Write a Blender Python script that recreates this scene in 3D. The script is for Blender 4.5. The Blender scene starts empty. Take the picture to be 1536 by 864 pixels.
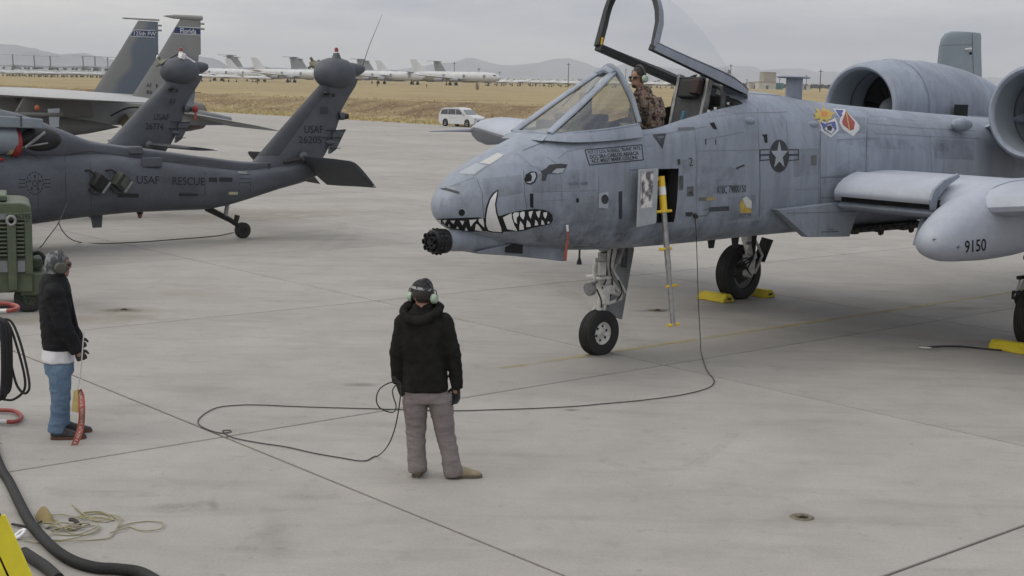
import bpy, bmesh, math, random
import numpy as np
from mathutils import Vector, Matrix, noise as mnoise
from mathutils.bvhtree import BVHTree
from mathutils.geometry import delaunay_2d_cdt

S = bpy.context.scene
COL = S.collection
PI = math.pi
random.seed(7)

# ------------------------------------------------------------------ camera
CAM_H = 3.322
FPX = 2077.5            # focal length in pixels of a 1536 px wide picture
PITCH = math.radians(8.1874)
ROLL = math.radians(1.3843)
cd = bpy.data.cameras.new('camera')
cam = bpy.data.objects.new('camera', cd)
COL.objects.link(cam)
cd.sensor_width = 36.0
cd.lens = 36.0 * FPX / 1536.0
cd.clip_start = 0.1
cd.clip_end = 80000
CAM_M = Matrix.Translation((0, 0, CAM_H)) @ Matrix.Rotation(PI / 2 - PITCH, 4, 'X') @ Matrix.Rotation(ROLL, 4, 'Z')
cam.matrix_world = CAM_M
S.camera = cam

# ------------------------------------------------------------------ overcast sky and soft sun
SUN_ELEV = math.radians(52)
SUN_AZ = math.radians(-105)          # where the light comes from, measured from +Y towards +X
world = bpy.data.worlds.new('World')
S.world = world
world.use_nodes = True
wn = world.node_tree.nodes
wl = world.node_tree.links
wn.clear()
wout = wn.new('ShaderNodeOutputWorld')
wbg = wn.new('ShaderNodeBackground')
wbg.inputs['Strength'].default_value = 0.1
sky = wn.new('ShaderNodeTexSky')
sky.sky_type = 'NISHITA'
sky.sun_disc = False
sky.sun_elevation = SUN_ELEV
sky.sun_rotation = SUN_AZ
tc = wn.new('ShaderNodeTexCoord')
sep = wn.new('ShaderNodeSeparateXYZ')
wl.new(tc.outputs['Generated'], sep.inputs[0])
# cloud deck: an overcast sky is brighter towards the zenith
ramp = wn.new('ShaderNodeValToRGB')
ramp.color_ramp.elements[0].position = 0.0
ramp.color_ramp.elements[0].color = (0.470, 0.480, 0.515, 1)
ramp.color_ramp.elements[1].position = 1.0
ramp.color_ramp.elements[1].color = (1.06, 1.08, 1.13, 1)
wl.new(sep.outputs['Z'], ramp.inputs[0])
wmap = wn.new('ShaderNodeMapping')
wmap.inputs['Scale'].default_value = (1.5, 1.5, 10.0)
wmap.inputs['Rotation'].default_value = (0.02, 0.03, 0.3)
wl.new(tc.outputs['Generated'], wmap.inputs[0])
wnz = wn.new('ShaderNodeTexNoise')
wnz.inputs['Scale'].default_value = 2.1
wnz.inputs['Detail'].default_value = 6
wnz.inputs['Roughness'].default_value = 0.62
wl.new(wmap.outputs[0], wnz.inputs['Vector'])
wr2 = wn.new('ShaderNodeValToRGB')
wr2.color_ramp.elements[0].position = 0.38
wr2.color_ramp.elements[0].color = (0.78, 0.81, 0.895, 1)
wr2.color_ramp.elements[1].position = 0.66
wr2.color_ramp.elements[1].color = (1.46, 1.41, 1.29, 1)
wl.new(wnz.outputs['Fac'], wr2.inputs[0])
wmul = wn.new('ShaderNodeMix')
wmul.data_type = 'RGBA'
wmul.blend_type = 'MULTIPLY'
wmul.inputs[0].default_value = 1.0
wl.new(ramp.outputs[0], wmul.inputs[6])
wl.new(wr2.outputs[0], wmul.inputs[7])
# the deck is brighter on the side where the veiled sun stands
wdot = wn.new('ShaderNodeVectorMath')
wdot.operation = 'DOT_PRODUCT'
wdot.inputs[1].default_value = (math.sin(SUN_AZ), math.cos(SUN_AZ), 0.0)
wl.new(tc.outputs['Generated'], wdot.inputs[0])
wr3 = wn.new('ShaderNodeValToRGB')
wr3.color_ramp.elements[0].position = 0.18
wr3.color_ramp.elements[0].color = (0.80, 0.835, 0.91, 1)
wr3.color_ramp.elements[1].position = 0.72
wr3.color_ramp.elements[1].color = (1.70, 1.62, 1.45, 1)
whalf = wn.new('ShaderNodeMath')
whalf.operation = 'MULTIPLY_ADD'
whalf.inputs[1].default_value = 0.5
whalf.inputs[2].default_value = 0.5
wl.new(wdot.outputs['Value'], whalf.inputs[0])
wl.new(whalf.outputs[0], wr3.inputs[0])
wmul2 = wn.new('ShaderNodeMix')
wmul2.data_type = 'RGBA'
wmul2.blend_type = 'MULTIPLY'
wmul2.inputs[0].default_value = 1.0
wl.new(wmul.outputs[2], wmul2.inputs[6])
wl.new(wr3.outputs[0], wmul2.inputs[7])
wsc = wn.new('ShaderNodeVectorMath')
wsc.operation = 'SCALE'
wsc.inputs['Scale'].default_value = 9.9
wl.new(wmul2.outputs[2], wsc.inputs[0])
wmix = wn.new('ShaderNodeMix')
wmix.data_type = 'RGBA'
wmix.inputs[0].default_value = 0.93          # cloud cover over the clear sky
wl.new(sky.outputs[0], wmix.inputs[6])
wl.new(wsc.outputs[0], wmix.inputs[7])
wl.new(wmix.outputs[2], wbg.inputs[0])
wl.new(wbg.outputs[0], wout.inputs[0])

sd = bpy.data.lights.new('sun', 'SUN')
sd.energy = 0.6
sd.angle = math.radians(24)
sd.color = (1.0, 0.965, 0.91)
sun = bpy.data.objects.new('sun', sd)
COL.objects.link(sun)
_d = Vector((math.sin(SUN_AZ) * math.cos(SUN_ELEV), math.cos(SUN_AZ) * math.cos(SUN_ELEV), math.sin(SUN_ELEV)))
sun.rotation_euler = _d.to_track_quat('Z', 'Y').to_euler()

S.view_settings.view_transform = 'Standard'
S.view_settings.look = 'None'
S.view_settings.gamma = 1.0
S.view_settings.exposure = 0.0
S.view_settings.use_curve_mapping = False
S.render.engine = 'CYCLES'
S.cycles.max_bounces = 6
S.cycles.transparent_max_bounces = 12
S.cycles.use_denoising = True

# ------------------------------------------------------------------ helpers
MATS = {}


def lin(c):
    return tuple(((v / 255) / 12.92 if v <= 10 else (((v / 255) + 0.055) / 1.055) ** 2.4) for v in c)


def mat(name, col, rough=0.6, metal=0.0, var=0.0, scale=3.0, col2=None, stretch=(1, 1, 1), bump=0.0, bscale=40.0,
        spec=0.5, detail=5.0, lo=0.35, hi=0.65, coords='Object', fine=0.0, rvar=0.0, trans=0.0, alpha=1.0, rand=0.0):
    """procedural principled material: two colours mixed by stretched noise, fine speckle and bump"""
    if name in MATS:
        return MATS[name]
    m = bpy.data.materials.new(name)
    m.use_nodes = True
    nt = m.node_tree
    N, L = nt.nodes, nt.links
    b = N['Principled BSDF']
    b.inputs['Roughness'].default_value = rough
    b.inputs['Metallic'].default_value = metal
    b.inputs['Specular IOR Level'].default_value = spec
    if trans:
        b.inputs['Transmission Weight'].default_value = trans
    if alpha < 1:
        b.inputs['Alpha'].default_value = alpha
    c = tuple(col) + (1,)
    if col2 is None:
        col2 = tuple(v * (1 - var) for v in col)
    c2 = tuple(col2) + (1,)
    tcn = N.new('ShaderNodeTexCoord')
    mp = N.new('ShaderNodeMapping')
    mp.inputs['Scale'].default_value = stretch
    L.new(tcn.outputs[coords], mp.inputs[0])
    nz = N.new('ShaderNodeTexNoise')
    nz.inputs['Scale'].default_value = scale
    nz.inputs['Detail'].default_value = detail
    nz.inputs['Roughness'].default_value = 0.6
    L.new(mp.outputs[0], nz.inputs['Vector'])
    rp = N.new('ShaderNodeValToRGB')
    rp.color_ramp.elements[0].position = lo
    rp.color_ramp.elements[0].color = c
    rp.color_ramp.elements[1].position = hi
    rp.color_ramp.elements[1].color = c2
    L.new(nz.outputs['Fac'], rp.inputs[0])
    out = rp.outputs[0]
    if fine:
        n2 = N.new('ShaderNodeTexNoise')
        n2.inputs['Scale'].default_value = scale * 14
        n2.inputs['Detail'].default_value = 3
        L.new(mp.outputs[0], n2.inputs['Vector'])
        mr = N.new('ShaderNodeMapRange')
        mr.inputs[1].default_value = 0.3
        mr.inputs[2].default_value = 0.7
        mr.inputs[3].default_value = 1 - fine
        mr.inputs[4].default_value = 1 + fine
        L.new(n2.outputs['Fac'], mr.inputs[0])
        vm = N.new('ShaderNodeVectorMath')
        vm.operation = 'SCALE'
        L.new(out, vm.inputs[0])
        L.new(mr.outputs[0], vm.inputs['Scale'])
        out = vm.outputs[0]
    if rand:
        oi = N.new('ShaderNodeObjectInfo')
        mr = N.new('ShaderNodeMapRange')
        mr.inputs[3].default_value = 1 - rand
        mr.inputs[4].default_value = 1 + rand
        L.new(oi.outputs['Random'], mr.inputs[0])
        vm = N.new('ShaderNodeVectorMath')
        vm.operation = 'SCALE'
        L.new(out, vm.inputs[0])
        L.new(mr.outputs[0], vm.inputs['Scale'])
        out = vm.outputs[0]
    L.new(out, b.inputs['Base Color'])
    if rvar:
        mr = N.new('ShaderNodeMapRange')
        mr.inputs[3].default_value = max(rough - rvar, 0.02)
        mr.inputs[4].default_value = min(rough + rvar, 1)
        L.new(nz.outputs['Fac'], mr.inputs[0])
        L.new(mr.outputs[0], b.inputs['Roughness'])
    if bump:
        n3 = N.new('ShaderNodeTexNoise')
        n3.inputs['Scale'].default_value = bscale
        n3.inputs['Detail'].default_value = 4
        L.new(mp.outputs[0], n3.inputs['Vector'])
        bp = N.new('ShaderNodeBump')
        bp.inputs['Strength'].default_value = bump
        bp.inputs['Distance'].default_value = 0.02
        L.new(n3.outputs['Fac'], bp.inputs['Height'])
        L.new(bp.outputs[0], b.inputs['Normal'])
    MATS[name] = m
    return m


def glass_mat(name, tint, mixf, rough=0.03, ior=1.25):
    """thin pane: mostly clear, tinted, with a glossy reflection"""
    if name in MATS:
        return MATS[name]
    m = bpy.data.materials.new(name)
    m.use_nodes = True
    N, L = m.node_tree.nodes, m.node_tree.links
    N.clear()
    o = N.new('ShaderNodeOutputMaterial')
    t = N.new('ShaderNodeBsdfTransparent')
    t.inputs[0].default_value = tuple(tint) + (1,)
    g = N.new('ShaderNodeBsdfGlossy')
    g.inputs['Color'].default_value = (0.9, 0.91, 0.92, 1)
    g.inputs['Roughness'].default_value = rough
    fr = N.new('ShaderNodeLayerWeight')
    fr.inputs[0].default_value = 0.5
    pw = N.new('ShaderNodeMath')
    pw.operation = 'POWER'
    pw.inputs[1].default_value = 4.0
    L.new(fr.outputs['Facing'], pw.inputs[0])
    ad = N.new('ShaderNodeMath')
    ad.operation = 'MULTIPLY_ADD'
    ad.use_clamp = True
    ad.inputs[1].default_value = ior - 1
    ad.inputs[2].default_value = mixf
    L.new(pw.outputs[0], ad.inputs[0])
    mx = N.new('ShaderNodeMixShader')
    L.new(ad.outputs[0], mx.inputs[0])
    L.new(t.outputs[0], mx.inputs[1])
    L.new(g.outputs[0], mx.inputs[2])
    L.new(mx.outputs[0], o.inputs[0])
    MATS[name] = m
    return m


def tag(o, label, cat, group=None, kind=None):
    if label:
        o['label'] = label
    if cat:
        o['category'] = cat
    if group:
        o['group'] = group
    if kind:
        o['kind'] = kind
    return o


def empty(name, loc=(0, 0, 0), rz=0.0, label=None, cat=None, group=None):
    o = bpy.data.objects.new(name, None)
    COL.objects.link(o)
    o.location = loc
    o.rotation_euler = (0, 0, rz)
    o.empty_display_size = 0.2
    return tag(o, label, cat, group)


def copy_tree(o, parent=None):
    c = o.copy()
    COL.objects.link(c)
    c.parent = parent
    for ch in list(o.children):
        copy_tree(ch, c)
    return c


class MB:
    """collects shapes; build() links them as one mesh object"""

    def __init__(self):
        self.v = []
        self.f = []

    def add(self, vs, fs):
        n = len(self.v)
        self.v += [tuple(p) for p in vs]
        self.f += [tuple(i + n for i in q) for q in fs]
        return self

    def box(self, c, s, m=None):
        x, y, z = s[0] / 2, s[1] / 2, s[2] / 2
        vs = [Vector((a, b, d)) for a in (-x, x) for b in (-y, y) for d in (-z, z)]
        if m is not None:
            vs = [m @ p for p in vs]
        vs = [p + Vector(c) for p in vs]
        return self.add(vs, [(0, 1, 3, 2), (4, 6, 7, 5), (0, 4, 5, 1), (2, 3, 7, 6), (0, 2, 6, 4), (1, 5, 7, 3)])

    def bb(self, x0, x1, y0, y1, z0, z1):
        return self.box(((x0 + x1) / 2, (y0 + y1) / 2, (z0 + z1) / 2), (abs(x1 - x0), abs(y1 - y0), abs(z1 - z0)))

    def bar(self, a, b, w, h, up=(0, 0, 1)):
        """square bar from a to b"""
        a, b = Vector(a), Vector(b)
        d = (b - a).normalized()
        u = Vector(up)
        s = d.cross(u)
        if s.length < 1e-4:
            s = d.cross(Vector((1, 0, 0)))
        s.normalize()
        t = s.cross(d)
        vs = [p + s * (i * w / 2) + t * (j * h / 2) for p in (a, b) for i, j in ((-1, -1), (1, -1), (1, 1), (-1, 1))]
        return self.add(vs, [(0, 3, 2, 1), (4, 5, 6, 7), (0, 1, 5, 4), (1, 2, 6, 5), (2, 3, 7, 6), (3, 0, 4, 7)])

    def loft(self, rings, closed=True, cap0=True, cap1=True):
        n = len(rings[0])
        vs = [p for r in rings for p in r]
        fs = []
        for i in range(len(rings) - 1):
            for j in range(n if closed else n - 1):
                k = (j + 1) % n
                fs.append((i * n + j, i * n + k, (i + 1) * n + k, (i + 1) * n + j))
        if closed and cap0:
            fs.append(tuple(range(n))[::-1])
        if closed and cap1:
            fs.append(tuple((len(rings) - 1) * n + j for j in range(n)))
        return self.add(vs, fs)

    def tube(self, pts, r, n=8, caps=True, flat=1.0):
        pts = [Vector(p) for p in pts]
        rs = r if isinstance(r, (list, tuple)) else [r] * len(pts)
        rings = []
        prev = None
        for i, p in enumerate(pts):
            d = (pts[min(i + 1, len(pts) - 1)] - pts[max(i - 1, 0)])
            if d.length < 1e-9:
                d = Vector((0, 0, 1))
            d.normalize()
            if prev is None:
                a = Vector((0, 0, 1)) if abs(d.z) < 0.9 else Vector((1, 0, 0))
                s = d.cross(a).normalized()
            else:
                s = (prev - d * prev.dot(d))
                s = s.normalized() if s.length > 1e-6 else d.orthogonal().normalized()
            prev = s
            t = d.cross(s)
            rings.append([p + s * (math.cos(2 * PI * k / n) * rs[i]) + t * (math.sin(2 * PI * k / n) * rs[i] * flat) for k in range(n)])
        return self.loft(rings, True, caps, caps)

    def lathe(self, prof, o=(0, 0, 0), axis=(1, 0, 0), n=32, caps=True):
        """prof: (along, radius) pairs about an axis"""
        a = Vector(axis).normalized()
        s = a.orthogonal().normalized()
        if abs(a.x) > 0.9:
            s = Vector((0, 0, 1))
            s = (s - a * s.dot(a)).normalized()
        t = a.cross(s)
        o = Vector(o)
        rings = [[o + a * x + (s * math.cos(2 * PI * k / n) + t * math.sin(2 * PI * k / n)) * max(r, 1e-4) for k in range(n)] for x, r in prof]
        return self.loft(rings, True, caps, caps)

    def prism(self, poly, axis, a, b):
        """extrude a 2-D polygon along x, y or z"""
        n = len(poly)

        def P(q, h):
            return {'x': (h, q[0], q[1]), 'y': (q[0], h, q[1]), 'z': (q[0], q[1], h)}[axis]
        vs = [P(q, a) for q in poly] + [P(q, b) for q in poly]
        fs = [tuple(range(n))[::-1], tuple(range(n, 2 * n))] + [(i, (i + 1) % n, n + (i + 1) % n, n + i) for i in range(n)]
        return self.add(vs, fs)

    def sphere(self, c, r, n=12, m=8, s=(1, 1, 1)):
        c = Vector(c)
        rings = []
        for i in range(m + 1):
            th = PI * i / m
            rr = max(math.sin(th), 1e-3)
            rings.append([c + Vector((r * s[0] * rr * math.cos(2 * PI * k / n), r * s[1] * rr * math.sin(2 * PI * k / n), -r * s[2] * math.cos(th))) for k in range(n)])
        return self.loft(rings)

    def xf(self, m):
        self.v = [tuple(m @ Vector(p)) for p in self.v]
        return self

    def mesh(self, name, angle=35, smooth=True):
        me = bpy.data.meshes.new(name)
        me.from_pydata(self.v, [], self.f)
        bm = bmesh.new()
        bm.from_mesh(me)
        bmesh.ops.recalc_face_normals(bm, faces=bm.faces[:])
        bm.to_mesh(me)
        bm.free()
        if smooth:
            me.shade_smooth()
            me.set_sharp_from_angle(angle=math.radians(angle))
        me.update()
        return me

    def build(self, name, m, parent=None, angle=35, smooth=True, bevel=0.0, kind=None, label=None):
        me = self.mesh(name, angle, smooth)
        me.materials.append(m)
        o = bpy.data.objects.new(name, me)
        COL.objects.link(o)
        o.parent = parent
        if bevel:
            bv = o.modifiers.new('bevel', 'BEVEL')
            bv.width = bevel
            bv.segments = 2
            bv.limit_method = 'ANGLE'
            bv.angle_limit = math.radians(40)
        if kind:
            o['kind'] = kind
        if label:
            o['label'] = label
        return o


def spline(pts, n=8, closed=False):
    """Catmull-Rom through points"""
    P = [Vector(p) for p in pts]
    out = []
    m = len(P)
    rng = range(m) if closed else range(m - 1)
    for i in rng:
        if closed:
            a, b, c, d = P[(i - 1) % m], P[i], P[(i + 1) % m], P[(i + 2) % m]
        else:
            a, b, c, d = P[max(i - 1, 0)], P[i], P[i + 1], P[min(i + 2, m - 1)]
        for k in range(n):
            t = k / n
            out.append(0.5 * ((2 * b) + (c - a) * t + (2 * a - 5 * b + 4 * c - d) * t * t + (3 * b - a - 3 * c + d) * t ** 3))
    if not closed:
        out.append(P[-1])
    return out


def pchip(xs, ys):
    xs = np.array(xs, float)
    ys = np.array(ys, float)
    h = np.diff(xs)
    d = np.diff(ys) / h
    m = np.zeros_like(ys)
    m[0], m[-1] = d[0], d[-1]
    for i in range(1, len(xs) - 1):
        if d[i - 1] * d[i] <= 0:
            m[i] = 0
        else:
            w1, w2 = 2 * h[i] + h[i - 1], h[i] + 2 * h[i - 1]
            m[i] = (w1 + w2) / (w1 / d[i - 1] + w2 / d[i])

    def fn(x):
        x = min(max(x, xs[0]), xs[-1])
        i = min(int(np.searchsorted(xs, x, 'right')) - 1, len(h) - 1)
        t = (x - xs[i]) / h[i]
        return float((2 * t ** 3 - 3 * t ** 2 + 1) * ys[i] + (t ** 3 - 2 * t ** 2 + t) * h[i] * m[i] + (-2 * t ** 3 + 3 * t ** 2) * ys[i + 1] + (t ** 3 - t ** 2) * h[i] * m[i + 1])
    return fn


def spow(c, e):
    return math.copysign(abs(c) ** e, c)


def section(x, hw, zb, zt, zm, nl, nu, n=48, y0=0.0):
    """super-ellipse ring in the plane x, different exponents below and above zm"""
    r = []
    for k in range(n):
        a = 2 * PI * k / n - PI / 2
        c, s = math.cos(a), math.sin(a)
        e = 2.0 / (nu if s > 0 else nl)
        h = (zt - zm) if s > 0 else (zm - zb)
        r.append(Vector((x, y0 + hw * spow(c, e), zm + h * spow(s, e))))
    return r


# pixel of the photograph (1536 wide) -> ray, used to read positions off the photograph onto real surfaces
def pix_ray(px, py):
    v = Vector(((px - 768) / FPX, -(py - 432) / FPX, -1.0))
    return (CAM_M.to_3x3() @ v).normalized()


CAM_P = Vector((0, 0, CAM_H))


def on_ground(px, py, z=0.0):
    d = pix_ray(px, py)
    return CAM_P + d * ((z - CAM_H) / d.z)


def at_depth(px, py, Y):
    d = pix_ray(px, py)
    return CAM_P + d * (Y / d.y)


def bvh_of(objs):
    vs, fs = [], []
    bpy.context.view_layer.update()
    for o in objs:
        M = o.matrix_world
        n = len(vs)
        vs += [M @ v.co for v in o.data.vertices]
        fs += [tuple(i + n for i in p.vertices) for p in o.data.polygons]
    return BVHTree.FromPolygons(vs, fs)


def inpoly(p, poly):
    c = False
    j = len(poly) - 1
    for i in range(len(poly)):
        a, b = poly[i], poly[j]
        if (a[1] > p[1]) != (b[1] > p[1]) and p[0] < (b[0] - a[0]) * (p[1] - a[1]) / (b[1] - a[1]) + a[0]:
            c = not c
        j = i
    return c


def drape(tris, pts, bvh, name, m, parent, off=0.004, thick=None):
    """lay 2-D triangles (photo pixels) on a surface as a thin paint layer"""
    inv = parent.matrix_world.inverted()
    co = []
    ok = []
    for p in pts:
        h = bvh.ray_cast(CAM_P, pix_ray(p[0], p[1]))
        if h[0] is None:
            co.append((0, 0, 0))
            ok.append(False)
        else:
            nrm = h[1]
            if nrm.dot(pix_ray(p[0], p[1])) > 0:
                nrm = -nrm
            co.append(tuple(inv @ (h[0] + nrm * off)))
            ok.append(True)
    fs = [t for t in tris if all(ok[i] for i in t)]
    if not fs:
        return None
    me = bpy.data.meshes.new(name)
    me.from_pydata(co, [], fs)
    me.materials.append(m)
    me.shade_smooth()
    me.update()
    o = bpy.data.objects.new(name, me)
    COL.objects.link(o)
    o.parent = parent
    return o


def tess(polys, step):
    """triangulate polygons with inner grid points"""
    PT, TR = [], []
    for poly in polys:
        pl = []
        for i in range(len(poly)):
            a, b = Vector(poly[i]), Vector(poly[(i + 1) % len(poly)])
            k = max(1, int((b - a).length / step))
            pl += [a.lerp(b, t / k) for t in range(k)]
        xs = [p.x for p in pl]
        ys = [p.y for p in pl]
        extra = []
        x = min(xs) + step / 2
        while x < max(xs):
            y = min(ys) + step / 2
            while y < max(ys):
                if inpoly((x, y), pl):
                    extra.append(Vector((x, y)))
                y += step
            x += step
        r = delaunay_2d_cdt(pl + extra, [], [list(range(len(pl)))], 1, 1e-5)
        n = len(PT)
        PT += [tuple(v) for v in r[0]]
        TR += [tuple(i + n for i in f) for f in r[2]]
    return TR, PT


def decal(polys, bvh, name, m, parent, off=0.004, step=5.0):
    t, p = tess(polys, step)
    return drape(t, p, bvh, name, m, parent, off)


def strip(pts, w):
    """polyline -> polygon of width w (pixels)"""
    P = [Vector(p) for p in pts]
    L, R = [], []
    for i, p in enumerate(P):
        d = (P[min(i + 1, len(P) - 1)] - P[max(i - 1, 0)]).normalized()
        nn = Vector((-d.y, d.x)) * (w / 2)
        L.append(p + nn)
        R.append(p - nn)
    return [tuple(q) for q in L + R[::-1]]


def strips(lines, w, bvh, name, m, parent, off=0.003, step=9.0):
    PT, TR = [], []
    for ln in lines:
        P = []
        for i in range(len(ln) - 1):
            a, b = Vector(ln[i]), Vector(ln[i + 1])
            k = max(1, int((b - a).length / step))
            P += [a.lerp(b, t / k) for t in range(k)]
        P.append(Vector(ln[-1]))
        n = len(PT)
        for i, p in enumerate(P):
            d = (P[min(i + 1, len(P) - 1)] - P[max(i - 1, 0)]).normalized()
            nn = Vector((-d.y, d.x)) * (w / 2)
            PT += [tuple(p + nn), tuple(p - nn)]
        TR += [(n + 2 * i, n + 2 * i + 1, n + 2 * i + 3, n + 2 * i + 2) for i in range(len(P) - 1)]
    return drape(TR, PT, bvh, name, m, parent, off)


_TXT = {}


def text_mesh(s, bold=0.0, shear=0.0):
    key = (s, bold, shear)
    if key not in _TXT:
        c = bpy.data.curves.new('lettering', 'FONT')
        c.body = s
        c.offset = bold
        c.shear = shear
        c.resolution_u = 3
        o = bpy.data.objects.new('lettering', c)
        me = bpy.data.meshes.new_from_object(o)
        vs = [(v.co.x, v.co.y) for v in me.vertices]
        fs = [tuple(p.vertices) for p in me.polygons]
        bpy.data.objects.remove(o)
        bpy.data.curves.remove(c)
        bpy.data.meshes.remove(me)
        x0, x1 = min(v[0] for v in vs), max(v[0] for v in vs)
        y0, y1 = min(v[1] for v in vs), max(v[1] for v in vs)
        vs = [((v[0] - x0) / (x1 - x0), (v[1] - y0) / (y1 - y0)) for v in vs]
        _TXT[key] = (vs, fs)
    return _TXT[key]


def text_on(s, quad, bvh, name, m, parent, off=0.005, bold=0.0, shear=0.0):
    """lettering laid on a surface; quad = pixel corners TL, TR, BR, BL"""
    vs, fs = text_mesh(s, bold, shear)
    tl, tr, br, bl = [Vector(q) for q in quad]
    pts = []
    H_ = max((tl - bl).length, 1)
    W_ = max((tr - tl).length, 1)
    vs, fs = list(vs), [t for f in fs for t in [(f[0], f[i], f[i + 1]) for i in range(1, len(f) - 1)]]
    for _ in range(3):          # split long triangles so that the paint follows the curved skin
        mid, nf = {}, []

        def split(a, b):
            k = (min(a, b), max(a, b))
            if math.hypot((vs[a][0] - vs[b][0]) * W_, (vs[a][1] - vs[b][1]) * H_) < 3.5:
                return None
            if k not in mid:
                vs.append(((vs[a][0] + vs[b][0]) / 2, (vs[a][1] + vs[b][1]) / 2))
                mid[k] = len(vs) - 1
            return mid[k]
        for a, b, c in fs:
            ab, bc, ca = split(a, b), split(b, c), split(c, a)
            loop = [x for x in (a, ab, b, bc, c, ca) if x is not None]
            if len(loop) == 6:
                nf += [(a, ab, ca), (ab, b, bc), (ca, bc, c), (ab, bc, ca)]
            elif len(loop) == 3:
                nf.append((a, b, c))
            else:
                st = [x for x in (ab, bc, ca) if x is not None][0]
                k0 = loop.index(st)
                lp = loop[k0:] + loop[:k0]
                nf += [(lp[0], lp[i], lp[i + 1]) for i in range(1, len(lp) - 1)]
        fs = nf
    for u, v in vs:
        pts.append(tuple(bl.lerp(br, u).lerp(tl.lerp(tr, u), v)))
    return drape(fs, pts, bvh, name, m, parent, off)


def text_flat(s, o, ux, uy, w, h, name, m, parent, bold=0.0):
    """lettering on a flat panel in the parent's space: origin lower left, axes ux, uy"""
    vs, fs = text_mesh(s, bold)
    o, ux, uy = Vector(o), Vector(ux), Vector(uy)
    b = MB()
    b.add([o + ux * (u * w) + uy * (v * h) for u, v in vs], fs)
    return b.build(name, m, parent, smooth=False)


# ------------------------------------------------------------------ apron axes: the parked jet and the slab joints share them
YAW = math.radians(48.9326)
UX = Vector((math.sin(YAW), math.cos(YAW), 0))      # aft along the parked jet, across the apron to the field
VX = Vector((math.cos(YAW), -math.sin(YAW), 0))     # towards the jet's port side


def uv(u, v, z=0.0):
    return UX * u + VX * v + Vector((0, 0, z))
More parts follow.
